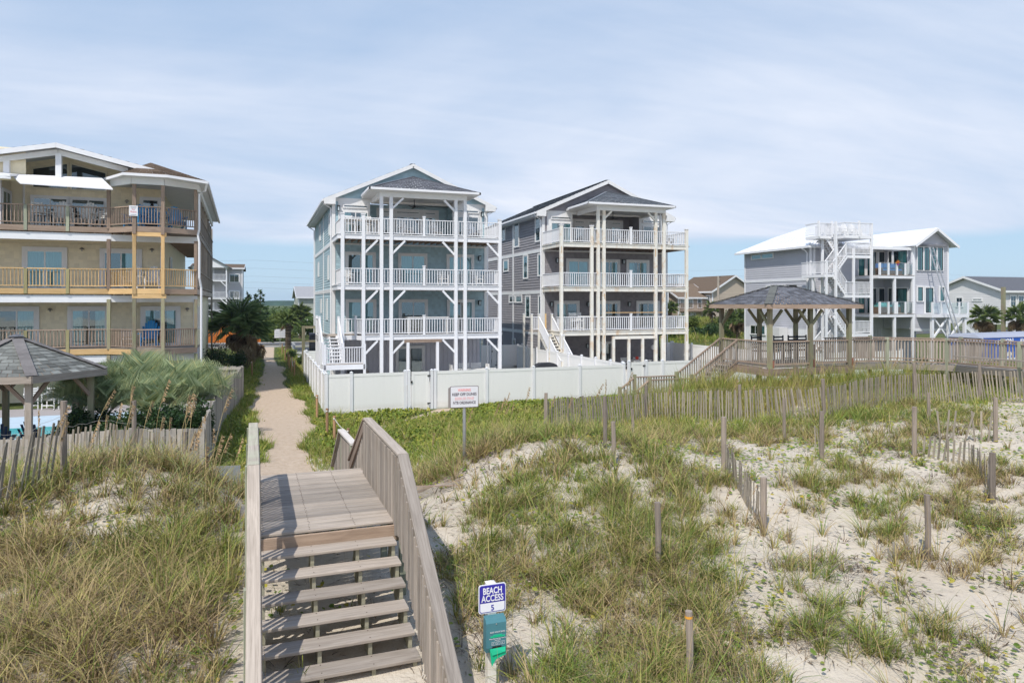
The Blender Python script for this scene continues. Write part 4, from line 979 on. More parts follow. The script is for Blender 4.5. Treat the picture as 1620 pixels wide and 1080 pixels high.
        railing(g, (x0, y0, z0), (x1, y0, z1), white, 1.0, .12, .035); railing(g, (x0, y1, z0), (x1, y1, z1), white, 1.0, .12, .035, each=False)
    def platform(x0, x1, y0, y1, z, sides='f'):
        p_ = MB(); p_.span(x0, x1, y0, y1, z - .22, z); p_.build('landing', white, g)
        railing(g, (x0, y0, z), (x1, y0, z), white, 1.0, .12, .035)
        if 'l' in sides: railing(g, (x0, y0, z), (x0, y1, z), white, 1.0, .12, .035)
        if 'r' in sides: railing(g, (x1, y0, z), (x1, y1, z), white, 1.0, .12, .035)
    platform(-.9, .1, .1, 2.6, 7.28, 'l'); flight(-.1, 7.28, 1.2, 8.75, .1, 1.0, 8); platform(1.0, 3.5, .1, 1.5, 8.78, 'r')
    flight(1.35, 8.8, .2, 10.3, 1.1, 2.0, 8); platform(-.7, .6, 1.0, 2.4, 10.3, 'lr'); platform(.95, 3.6, .0, 3.2, 10.3, 'lr'); railing(g, (.95, 3.2, 10.3), (3.6, 3.2, 10.3), white, 1, .12, .035)
    for z0 in (4.22,):
        platform(1.0, 3.5, .1, 1.5, z0 + 1.5, 'r'); flight(.0, z0, 1.2, z0 + 1.5, 1.0, 1.9, 8); flight(1.2, z0 + 1.55, .0, 7.2, .1, 1.0, 8)
    platform(1.0, 3.5, .1, 1.5, 2.7, 'r'); flight(1.2, 2.7, .0, 4.2, .1, 1.0, 8); flight(-.3, 1.2, 1.2, 2.7, 1.0, 1.9, 8)
    for x in (1.0, 2.3, -.65, .6): bar('post', (x, .0 if x > 1 else 1.0, 10.2), (x, .0 if x > 1 else 1.0, 11.45), .13, .13, white, g)
    mb = MB(); mb.tube([(-.6, 2.9, 9.45), (-.3, 2.9, 9.3), (-.1, 2.9, 9.1), (-.1, 2.9, .2)], .05, 6); mb.build('downspout', white, g)
    return g
mh = metal_house()
t_ = thing('extension_ladder', 'tall aluminium extension ladder leaning by the bay of the pale grey house', 'ladder', (50.6, 39.2, .3), 0)
for x in (-.2, .2): bar('stile', (x, -.6, 0), (x - .75, 1.9, 9.2), .05, .08, alu, t_)
for k in range(26): f_ = (k + 1) / 27; bar('rung', (-.2 - .75 * f_, -.6 + 2.5 * f_, 9.2 * f_), (.2 - .75 * f_, -.6 + 2.5 * f_, 9.2 * f_), .03, .03, alu, t_)

# ================================================================== BOARDWALK STAIR in the foreground
def boardwalk():
    g = thing('boardwalk_stair', 'weathered grey wooden beach stair and deck crossing the dune, nearest to the camera', 'boardwalk', (0, 9.6, 0), .53)
    z0 = 2.15; n = 23; y0, y1 = .02, 3.32
    for i in range(n):
        a = y0 + (y1 - y0) * i / n; b_ = y0 + (y1 - y0) * (i + 1) / n
        bar('plank', (-.0 + random.uniform(-.012, .012), (a + b_) / 2, z0 - .02 + random.uniform(-.003, .003)), (1.80 + random.uniform(-.012, .012), (a + b_) / 2 + random.uniform(-.004, .004), z0 - .02 + random.uniform(-.003, .003)), (b_ - a) - .016, .038, dkX, g, .008)
    bar('rim_board', (0, -.02, z0 - .14), (1.8, -.02, z0 - .14), .04, .20, wood('warm_rim_board', (.38, .285, .215), (.21, .15, .11)), g, .004)
    bar('rim_board', (0, 3.3, z0 - .16), (1.8, 3.3, z0 - .16), .04, .22, wbX, g, .004)
    for x in (.02, .62, 1.2, 1.78): bar('joist', (x, 0, z0 - .16), (x, 3.3, z0 - .16), .045, .22, wpX, g)
    tr = .18; rn = .268
    for k in range(1, 9):
        z = z0 - tr * k; y = -.045 - rn * (k - 1) - .14
        rz_ = random.uniform(-.006, .006)
        bar('tread', (0.0, y - .01, z - .02), (1.705 + random.uniform(-.015, .015), y + rz_, z - .02), .285, .042, dkX, g, .008)
    for x in (.02, .62, 1.19, 1.66):
        m_ = MB(); m_.beam((x, .0, z0 - .42), (x, -2.45, z0 - .42 - 2.45 * .667), .045, .16)
        for k in range(1, 9): m_.span(x - .022, x + .022, -rn * k - .02, -rn * (k - 1) - .04, z0 - tr * k - .20, z0 - tr * k - .042)
        m_.build('stringer', wood('pale_green_board', (.48, .44, .33), (.32, .30, .2)), g)
    # landward steps: down to a landing, then to the path
    for k in range(1, 5): bar('tread', (.05, 3.34 + .27 * (k - .5), z0 - .18 * k), (1.75, 3.34 + .27 * (k - .5), z0 - .18 * k), .27, .04, dkX, g)
    for k in range(8): bar('plank', (.05, 4.45 + .145 * k, 1.40), (1.75, 4.45 + .145 * k, 1.40), .138, .038, dkX, g)
    for k in range(1, 8): bar('tread', (.05, 5.6 + .27 * (k - .5), 1.40 - .18 * k), (1.75, 5.6 + .27 * (k - .5), 1.40 - .18 * k), .27, .04, dkX, g)
    for x in (.05, 1.73): bar('stringer', (x, 3.35, z0 - .3), (x, 4.45, 1.25), .05, .25, wbX, g); bar('stringer', (x, 5.6, 1.2), (x, 7.5, .05), .05, .25, wbX, g)
    # rails
    for s_, x in ((-1, -.085), (1, 1.80)):
        capm = wlX if s_ < 0 else dkX
        bar('handrail_cap', (x, -.24, 3.10), (x, 3.02 if s_ < 0 else 2.9, 3.10), .145, .045, capm, g, .008)
        bar('handrail_cap', (x, -.24, 3.10), (x, -3.3, 3.10 - 3.06 * .667), .145, .045, dkX, g, .008)
        xi = x - s_ * .03
        bar('rail_board', (xi, -.22, 2.98), (xi, 2.95, 2.98), .04, .14, dkX, g, .005); bar('rail_board', (xi, -.22, 2.98), (xi, -3.2, 2.98 - 2.98 * .667), .04, .14, dkX, g, .005)
        bar('rail_board', (xi, -.1, 2.2), (xi, 2.95, 2.2), .04, .1, dkX, g) if s_ > 0 else None
        xo = x + s_ * .055
        for y, zt_ in ((2.75, 3.08), (1.35, 3.08), (-.1, 3.08), (-1.6, 2.1), (-3.1, 1.1)):
            bar('post', (xo if s_ < 0 else x + .02, y, -.2 if y > -1 else -.3), (xo if s_ < 0 else x + .02, y, zt_ + (.0 if s_ < 0 else -.04)), .09, .09, wgrnX, g, .006)
        nb = 27
        for k in range(nb):      # pickets on the level part
            y = 2.85 - k * .112; lo = 2.0; bar('picket', (xi - s_ * .035, y, lo + random.uniform(-.02, .02)), (xi - s_ * .035, y + random.uniform(-.006, .006), 3.06), .036, .062 if s_ > 0 else .036, dkX, g)
        for k in range(27):
            y = -.3 - k * .112; zc = 3.06 - (-y - .24) * .667; bar('picket', (xi - s_ * .035, y, zc - .98), (xi - s_ * .035, y, zc - .005), .036, .062 if s_ > 0 else .036, dkX, g)
    # landward rails, right side
    bar('handrail_cap', (1.78, 2.86, 3.10), (1.72, 4.45, 2.06), .145, .045, wbX, g, .006); bar('rail_board', (1.74, 2.9, 2.96), (1.7, 4.45, 1.92), .04, .13, wbX, g)
    for k in range(9): y = 3.15 + k * .14; bar('picket', (1.75, y, 2.9 - (y - 2.9) * .66 - .78), (1.75, y, 2.98 - (y - 2.9) * .66), .036, .06, dkX, g)
    bar('handrail_cap', (1.76, 4.35, 2.38), (1.70, 6.0, 2.38), .14, .045, wood('bleached_deck', (.62, .58, .54), (.48, .44, .4)), g, .006)
    for y in (4.45, 6.0): bar('post', (1.74, y, 0), (1.74, y, 2.36), .09, .09, wgrnX, g)
    for k in range(11): y = 4.55 + k * .14; bar('picket', (1.72, y, 1.45), (1.72, y, 2.32), .036, .06, dkX, g)
    bar('handrail_cap', (1.71, 6.0, 2.36), (1.71, 7.6, 1.25), .14, .045, dkX, g)
    for k in range(10): y = 6.1 + k * .15; bar('picket', (1.72, y, 2.3 - (y - 6) * .69 - .8), (1.72, y, 2.3 - (y - 6) * .69), .036, .06, dkX, g)
    return g
boardwalk()

# ================================================================== SIGNS
g = thing('beach_access_sign', 'blue and white BEACH ACCESS 5 sign on a white post', 'sign', (2.40, 7.36, .7), 0)
bar('post', (0, .05, -.3), (0, .05, 1.35), .1, .1, wrust, g)
mb = MB(); mb.prism([(-.05, 0, 1.35), (.05, 0, 1.35), (.05, .1, 1.35), (-.05, .1, 1.35)], (0, 0, .0)) if 0 else mb.add([(-.055, -.005, 1.35), (.055, -.005, 1.35), (.055, .105, 1.35), (-.055, .105, 1.35), (0, .05, 1.375)], [(0, 1, 4), (1, 2, 4), (2, 3, 4), (3, 0, 4), (3, 2, 1, 0)]); mb.build('post_cap', wrust, g)
def rounded(w, h, r, n=5):
    pts = []
    for cx_, cz_, a0 in ((w / 2 - r, h / 2 - r, 0), (-w / 2 + r, h / 2 - r, 90), (-w / 2 + r, -h / 2 + r, 180), (w / 2 - r, -h / 2 + r, 270)):
        for k in range(n + 1): a = R(a0 + 90 * k / n); pts.append((cx_ + r * math.cos(a), cz_ + r * math.sin(a)))
    return pts
def plate(name, w, h, r, y, th, m, parent, cz, cx_=0, zmin=None, zmax=None):
    p = rounded(w, h, r)
    if zmin is not None: p = [(a, max(b_, zmin)) for a, b_ in p]
    if zmax is not None: p = [(a, min(b_, zmax)) for a, b_ in p]
    q = MB(); q.prism([(cx_ + a, y, cz + b_) for a, b_ in p][::-1], (0, th, 0)); return q.build(name, m, parent)
signwhite = plain('sign_white', (.78, .77, .79), .4, .03, 3, .4); signblue = plain('sign_blue', (.035, .028, .33), .4, .05, 3, .4, rnd=0)
pl = plate('sign_panel', .315, .315, .028, -.012, .008, signwhite, g, 1.20)
plate('blue_border', .296, .296, .025, -.0145, .0024, signblue, pl, 1.20)
plate('white_field', .280, .280, .02, -.0165, .0019, signwhite, pl, 1.20, 0, None, -.045)
t1 = plate('blue_field', .296, .296, .025, -.0172, .0010, signblue, pl, 1.20, 0, -.038, None)
lettering('lettering', 'BEACH', .098, signwhite, pl, (0, -.0185, 1.255), bold=.0022, width=.215); lettering('lettering', 'ACCESS', .098, signwhite, pl, (0, -.0185, 1.173), bold=.0022, width=.255); lettering('lettering', '5', .085, signblue, pl, (0, -.0185, 1.072), bold=.001)
dsp = plain('dispenser_teal', (.075, .215, .25), .35, .08, 3, .4); dgr = plain('bag_green', (.01, .50, .26), .3, .1, 4, .5)
b_ = thing('bag_dispenser', 'teal waste bag dispenser hanging a green bag, fixed below the blue sign', 'dispenser', (2.415, 7.36, 1.35)); b_.scale = (.92, .92, .92)
mb = MB(); q = [(-.0, .40), (-.085, .385), (-.115, .345), (-.118, .06), (-.10, 0), (0, 0)]
mb.prism([(-.125, y, z) for y, z in q], (.25, 0, 0)); mb.build('housing', dsp, b_)
mb = MB(); mb.prism([(-.085, -.121, .05), (.112, -.121, .055), (.115, -.128, -.03), (-.01, -.128, -.075), (-.045, -.126, -.13), (-.06, -.124, -.16)], (0, -.006, 0)); mb.add([(-.085, -.128, .05), (.112, -.128, .055), (.1, -.15, .01), (-.06, -.145, -.02)], [(0, 1, 2, 3)]); mb.build('green_bag', dgr, b_)
mb = MB(); mb.span(-.05, .06, -.124, -.118, .055, .075); mb.build('bag_slot', black, b_)
mb = MB(); mb.span(-.075, .105, -.123, -.117, .178, .195); mb.span(-.04, .07, -.124, -.117, .195, .208); mb.build('green_bag', dgr, b_)
lettering('printed_lettering', 'DOG WASTE BAGS', .022, signwhite, b_, (.015, -.1205, .232)); lettering('printed_lettering', 'Please Clean Up After Your Pet', .016, signwhite, b_, (.015, -.1205, .158)); lettering('printed_lettering', 'DIRECTIONS', .013, signwhite, b_, (.015, -.1205, .138))
for k in range(3):
    c_ = MB(); x = -.06 + k * .058
    for a_ in (((x, .125), (x + .045, .125)), ((x, .09), (x + .045, .09)), ((x, .09), (x, .125)), ((x + .045, .09), (x + .045, .125)), ((x + .01, .098), (x + .03, .115)), ((x + .012, .115), (x + .022, .1))): c_.beam((a_[0][0], -.1205, a_[0][1]), (a_[1][0], -.1205, a_[1][1]), .002, .002)
    c_.build('instruction_drawing', signwhite, b_)
mb = MB(); mb.tube([(.0, -.118, .335), (0, -.123, .335)], .008, 8); mb.build('screw', alu, b_)

sy = 15.4; sz = gz(4.35, 15.4)
g = thing('warning_sign', 'white WARNING KEEP OFF DUNES sign on a metal post', 'sign', (4.36, sy, sz), -4)
bar('post', (0, .03, -.4), (0, .03, 1.6), .055, .045, alu, g); bar('post', (.03, .045, -.4), (.03, .045, 1.2), .035, .03, plain('rusty_steel', (.40, .33, .25), .6), g)
pl = plate('sign_panel', .66, .49, .03, -.012, .008, plain('dark_edge', (.16, .12, .13)), g, 3.005 - sz); plate('white_field', .635, .465, .025, -.0145, .003, signwhite, pl, 3.005 - sz)
plate('sign_panel', .66, .47, .03, .06, .01, plain('sign_back', (.42, .38, .36), .5), g, 2.98 - sz, -.03)
red = plain('faded_red', (.85, .30, .30), .6); dkl = plain('dark_lettering', (.09, .07, .10), .6); fad = plain('very_faded_red', (.85, .50, .50), .6)
for txt, z, m_, w_ in (('WARNING', 3.13, red, .30), ('KEEP OFF DUNES', 3.035, dkl, .56), ('$500.00 FINE', 2.94, fad, .44), ('NTB ORDINANCE', 2.845, dkl, .52)): lettering('lettering', txt, .088, m_, pl, (0, -.0165, z - sz), bold=.0015, width=w_)

# ================================================================== WHITE VINYL FENCES
def fence_white():
    m, t, b = newmat('vinyl_fence_panel'); v = coords(t, rnd=False); sx_ = N(t, 'ShaderNodeSeparateXYZ'); t.links.new(N(t, 'ShaderNodeTexCoord').outputs['Object'], sx_.inputs[0])
    n_ = noise(t, coords(t, (1, 1, .4), rnd=False), 3.0, 6, .7); low_ = mathn(t, 'SUBTRACT', .42, sx_.outputs[2], True); d_ = mathn(t, 'MULTIPLY', mathn(t, 'MULTIPLY', low_, n_), 2.2, True)
    st = mathn(t, 'MULTIPLY', mathn(t, 'SUBTRACT', noise(t, coords(t, (2.5, 2.5, .15), rnd=False), 2.0, 5), .52, True), .9, True)
    c = mixc(t, st, (.86, .85, .83), (.74, .735, .71)); c = mixc(t, d_, c, (.50, .43, .33)); t.links.new(c, b.inputs['Base Color']); b.inputs['Roughness'].default_value = .35; return m
fwm = fence_white()
def vfence(name, label, pts, zf=0, h=1.83, gates=(), openb=False):
    """pts: posts in world xy; gates: indexes of spans that are gates"""
    p0 = Vector((pts[0][0], pts[0][1], 0)); g = thing(name, label, 'fence', p0)
    for i, p in enumerate(pts):
        P_ = Vector((p[0], p[1], 0)) - p0; z = gz(p[0], p[1]) if zf is None else zf; top = z + h
        bar('post', P_ + Vector((0, 0, z - .35)), P_ + Vector((0, 0, top + .06)), .13, .13, white, g)
        cpm = MB(); s_ = .08; cpm.add([(-s_, -s_, 0), (s_, -s_, 0), (s_, s_, 0), (-s_, s_, 0), (0, 0, .06)], [(0, 1, 4), (1, 2, 4), (2, 3, 4), (3, 0, 4), (3, 2, 1, 0)]); cpm.build('post_cap', white, g, loc=P_ + Vector((0, 0, top + .06)))
        if i + 1 < len(pts):
            Q = Vector((pts[i + 1][0], pts[i + 1][1], 0)) - p0; d = Q - P_; L = d.length; d.normalize()
            if L < .3: continue
            n = Vector((-d.y, d.x, 0)); ang = math.atan2(d.y, d.x); a = P_ + d * .07; e = Q - d * .07; gate = i in gates
            if gate: a += d * .05; e -= d * .05
            c = (a + e) / 2; LL = (e - a).length
            pn = MB(); pn.box(c + Vector((0, 0, z + h / 2)), (LL, .02, h), ang); pn.box(c + Vector((0, 0, top - .07)), (LL, .055, .14), ang); pn.box(c + Vector((0, 0, z + .08)), (LL, .055, .14), ang)
            if gate: pn.box(a + d * .06 + Vector((0, 0, z + h / 2)), (.12, .06, h - .02), ang); pn.box(e - d * .06 + Vector((0, 0, z + h / 2)), (.12, .06, h - .02), ang)
            pr = pn.build('gate' if gate else 'panel', fwm, g)
            bd_ = MB(); k = max(2, int(LL / .15)); gp = .018 if not openb else .03
            for j in range(k): bd_.box(a + d * (LL * (j + .5) / k) + Vector((0, 0, z + h / 2)), (LL / k - gp, .03, h - .28), ang)
            bd_.build('boards', fwm, pr, stuff=True)
            if gate:
                for zz_ in (z + .3, top - .2): bx('hinge', e + Vector((0, 0, zz_)) - n * .045, (.2, .03, .06), black, pr, ang)
                bx('latch', a + Vector((0, 0, z + 1.35)) - n * .05, (.08, .05, .1), black, pr, ang)
    return g
vfence('vinyl_fence', 'long white vinyl privacy fence in front of the blue house yard, with a gate', [(x, 33.2) for x in (2.84, 3.97, 6.48, 6.66, 7.77, 7.93, 10.55, 13.04, 15.62, 18.2)], 0, gates=(3,))
vfence('vinyl_fence', 'white vinyl fence running inland beside the sandy path', [(2.83, y) for y in (33.35, 35.3, 37.6, 39.8, 41.6, 43.9, 46.3, 49.7)], -.05)
vfence('vinyl_fence', 'short white vinyl fence closing the side yard left of the blue house', [(2.95, 49.75), (4.2, 49.75)], 0)
vfence('vinyl_fence', 'white vinyl fence dividing the yards of the blue and the mauve grey house', [(18.3, y) for y in (33.5, 34.9, 36.76, 38.64, 40.5, 42.3, 44.0, 45.9, 47.85, 49.8)], .05)
vfence('vinyl_fence', 'white vinyl fence panels in the gap between the blue and the mauve grey house', [(14.9, 51), (16.5, 51), (17.1, 51), (19.1, 51)], .05, gates=(1,))
vfence('vinyl_fence', 'white board fence with gates in front of the mauve grey house yard', [(x, 33.2) for x in (18.51, 19.55, 20.56, 22.86, 25.3, 27.8, 30.4)], .25, 1.7, gates=(0, 3), openb=True)
vfence('vinyl_fence', 'white vinyl fence on the right side of the mauve grey house yard', [(30.6, y) for y in (33.3, 35.7, 38.1, 40.5, 42.9, 45.3, 47.9)], .15)
vfence('vinyl_fence', 'white vinyl fence closing the back of the mauve grey house yard', [(29.7, 48.0), (30.5, 48.0)], .15)
vfence('vinyl_fence', 'white fence glimpsed below the gazebo, further along the yard', [(31, 33.3), (33.4, 33.4), (35.8, 33.5), (38.2, 33.6)], .5, 1.6)

# ================================================================== GREY WOODEN PRIVACY FENCE left of the path
def board_fence(label, pts, top, bot=-.1, name='board_fence'):
    p0 = Vector((pts[0][0], pts[0][1], 0)); g = thing(name, label, 'fence', p0); cnt = 0
    for i in range(len(pts) - 1):
        a = Vector((pts[i][0], pts[i][1], 0)) - p0; b_ = Vector((pts[i + 1][0], pts[i + 1][1], 0)) - p0; d = b_ - a; L = d.length; d.normalize(); n = Vector((-d.y, d.x, 0))
        k = int(L / .145)
        for j in range(k):
            f_ = (j + .5) / k; P_ = a + d * L * f_; zt_ = top(i + f_) + random.uniform(-.02, .02)
            bar('board', P_ + Vector((0, 0, bot)), P_ + Vector((random.uniform(-.01, .01), 0, zt_)), .138 if abs(d.x) > .5 else .02, .02 if abs(d.x) > .5 else .138, wfX, g)
        for f_ in (0, .5, 1):
            P_ = a + d * L * f_ + n * .07; bar('post', P_ + Vector((0, 0, bot)), P_ + Vector((0, 0, top(i + f_) + .02)), .09, .09, wfX, g)
        for zz_ in (.3, .85): bar('rail', a + n * .035 + Vector((0, 0, top(i) * zz_)), b_ + n * .035 + Vector((0, 0, top(i + 1) * zz_)), .04, .09, wfX, g)
    return g
board_fence('curving grey wooden privacy fence between the palm garden and the path', [(-1.5, 22.6), (-1.5, 26), (-1.5, 31.4), (-1.15, 36), (-.85, 40.3)], lambda s: 1.75 + .06 * math.sin(s * 9))
board_fence('low grey wooden fence behind the slatted sand fence on the left', [(-8.6, 22.3), (-5.4, 22.2), (-1.55, 22.5)], lambda s: 1.52 + .05 * math.sin(s * 5 + 1))
g = board_fence('grey wooden double gate with diagonal braces beside the cream house', [(-3.3, 40.6), (-.95, 40.4)], lambda s: 1.72, name='wooden_gate')
for a, b_ in (((0.1, -.06, .2), (1.0, -.09, 1.5)), ((2.2, -.22, .2), (1.3, -.17, 1.5)), ((0, -.06, 1.6), (2.3, -.26, 1.6))): bar('brace', a, b_, .03, .12, wfX, g)

# ================================================================== SAND FENCES
slatm = wood('slat_wood', (.40, .35, .29), (.20, .17, .135))
def sand_fence(label, pts, h, gap=.105, posts=(), lean=(0, 0), sink=.1, postlen=1.3, jitter=.05, skip=0, wires=(.35, .75, 1.05), postr=.055):
    p0 = Vector((pts[0][0], pts[0][1], gz(*pts[0]))); g = thing('sand_fence', label, 'fence', p0)
    P = [Vector((x, y, 0)) for x, y in pts]; tops = []
    tot = sum((b_ - a).length for a, b_ in zip(P[:-1], P[1:])); n = int(tot / gap); acc = 0; seg = 0; k = 0; wl_ = [[] for _ in wires]
    for k in range(n):
        s_ = (k + .5) * gap; 
        while seg < len(P) - 2 and s_ > acc + (P[seg + 1] - P[seg]).length: acc += (P[seg + 1] - P[seg]).length; seg += 1
        d = P[seg + 1] - P[seg]; p = P[seg] + d * ((s_ - acc) / d.length); z = gz(p.x, p.y); dn = d.normalized()
        wave = .25 * math.sin(s_ * .9 + pts[0][0]); lx = lean[0] + wave * .25 + random.gauss(0, jitter * .6); ly = lean[1] + random.gauss(0, jitter * .6)
        hh = (h if not callable(h) else h(s_ / tot)) + random.uniform(-.03, .03)
        base = Vector((p.x, p.y, z - sink)) - p0; top = base + Vector((dn.x * lx - dn.y * ly, dn.y * lx + dn.x * ly, 1)).normalized() * (hh + sink)
        if random.random() >= skip: bar('slat', base, top, .044, .012, slatm, g, roll=math.atan2(d.y, d.x))
        for q, w_ in zip(wl_, wires): q.append(base + (top - base).normalized() * (w_ * hh + sink) + Vector((-dn.y, dn.x, 0)) * .012 * (1 if k % 2 else -1))
    for q in wl_:
        if len(q) > 2: w_ = MB(); w_.tube(q, .0035, 3); w_.build('wire', plain('galvanised_wire', (.33, .31, .29), .5), g)
    for x, y, l, tx, ty in posts:
        z = gz(x, y); q = MB(); b0 = Vector((x, y, z - .5)) - p0; t0 = Vector((x + tx, y + ty, z + l)) - p0; q.tube([b0, b0.lerp(t0, .5), t0], postr, 8); q.build('post', wood('fence_post', (.36, .30, .255), (.17, .14, .115), 'Z'), g)
    return g
sand_fence('long slatted sand fence across the dune below the right gazebo', [(8.3, 20.3), (10.5, 21.1), (12.9, 21.3), (15.6, 19.9), (17.5, 18.3), (20, 18.9), (22.3, 18.9), (24.5, 18.0), (26.6, 15.4)], 1.1, .092,
    [(8.35, 20.2, 1.35, 0, 0), (12.6, 21.4, 1.35, 0, 0), (15.5, 20.1, 1.3, 0, 0), (17.4, 18.2, 1.4, -.1, 0), (22.1, 18.8, 1.5, -.12, 0), (24.3, 18.1, 1.4, 0, 0)], (-.06, 0), jitter=.03)
sand_fence('low slatted sand fence running up the left dune behind the grass', [(-4.75, 11.8), (-4.25, 12.85), (-3.8, 13.65), (-3.35, 14.3)], 1.12, .12, [(-3.28, 14.4, 1.4, 0, 0)], (.2, .0), jitter=.04)
sand_fence('row of loose grey slats in front of the left wooden fence', [(-9.2, 19.9), (-6, 20.2), (-3, 20.0), (-1.75, 19.6)], lambda s: 1.2 + .12 * math.sin(s * 11), .13, [(-1.8, 19.6, 1.3, 0, 0), (-3.0, 19.9, 1.9, 0, 0)], (.03, 0), jitter=.07)
sand_fence('short sagging sand fence between two posts on the bare sand', [(9.25, 12.5), (8.9, 11.6), (8.5, 10.8), (8.15, 9.95)], lambda s: .62, .085, [(9.28, 12.56, 1.15, 0, 0), (8.15, 9.93, .97, 0, 0)], (.12, 0), jitter=.07, wires=(.3, .8))
sand_fence('broken sand fence stub beside a thick post, middle of the right dune', [(13.35, 14.3), (12.85, 13.5)], .7, .14, [(12.78, 13.48, 1.18, 0, 0)], (-.25, 0), jitter=.12, skip=.2, wires=(.5,))
sand_fence('half buried sand fence between two posts near the right edge', [(14.95, 12.6), (15.2, 11.6), (14.4, 10.6), (13.6, 9.9)], lambda s: .5 + .25 * s, .11, [(14.85, 12.69, 1.2, 0, 0), (13.58, 9.85, .98, 0, 0)], (.05, 0), jitter=.07, skip=.1, wires=(.4, .85))
sand_fence('sparse leaning slats by a post at the far right dune', [(17.1, 13.9), (17.8, 12.95)], .8, .13, [(17.87, 12.88, 1.15, 0, 0)], (.1, 0), jitter=.14, skip=.25, wires=(.5,))
def flat_fence():
    g = thing('fallen_sand_fence', 'collapsed sand fence slats lying on the dune right of the boardwalk', 'fence', (3.2, 15.2, gz(3.2, 15.2)))
    p0 = Vector(g.location)
    for k in range(20):
        y_ = 13.7 + k * .13; a = Vector((2.75 + .03 * k, y_, 0)); b_ = Vector((3.75 + .045 * k, y_ - .32 + .02 * math.sin(k), 0)); a.z = gz(a.x, a.y) + .05 + .35 * max(0, 1 - k / 7); b_.z = gz(b_.x, b_.y) + .05
        bar('slat', a - p0, b_ - p0, .04, .012, wbX if k % 3 == 0 else slatm, g)
flat_fence()
for x, y, l, lb, br in ((10.32, 8.57, 1.05, 'thick square post standing alone on bare sand, lower right', 0), (6.97, 13.17, .9, 'grey post on the dune crest with a second post just behind it', 0), (7.25, 14.1, 1.15, 'grey post just behind another post on the dune crest', 0), (5.64, 9.24, 1.0, 'slender post half lost in tall grass, centre right', 0),
        (4.68, 6.98, .8, 'post with an orange band at the bottom edge', 1), (13.99, 16.18, 1.25, 'brown post with leaning slats, in front of the long sand fence', 0), (18.57, 15.39, .95, 'blunt brown post behind the taller post on the right dune', 0), (9.7, 17.2, .8, 'short post in the grass left of the long sand fence', 0)):
    t_ = thing('dune_post', lb, 'post', (x, y, gz(x, y)), group='weathered posts on the dune')
    q = MB(); q.tube([(0, 0, -.5), (0.01, 0, l / 2), (.0, 0.01, l)], .047 if l > .85 else .042, 9); q.build('post_shaft', wood('fence_post', (.36, .30, .255), (.17, .14, .115), 'Z'), t_)
    if br: q = MB(); q.tube([(0, .01, l - .08), (0, .01, l - .05)], .046, 10, cap=False); q.build('orange_band', plain('orange_tape', (.75, .35, .05)), t_)
for a, b_ in (((10.0, 8.75), (9.85, 8.9)), ((9.8, 8.8), (9.75, 8.85))):
    pass
t_ = thing('broken_slats', 'short broken slats sticking out of the sand left of the lone post', 'fence', (9.95, 8.7, gz(9.95, 8.7)))
for k, (dx, l) in enumerate(((-.28, .22), (-.15, .3), (.12, .42), (.2, .36))): bar('slat', (dx, .02 * k, -.1), (dx - .06, .02 * k, l), .035, .012, wfX, t_)

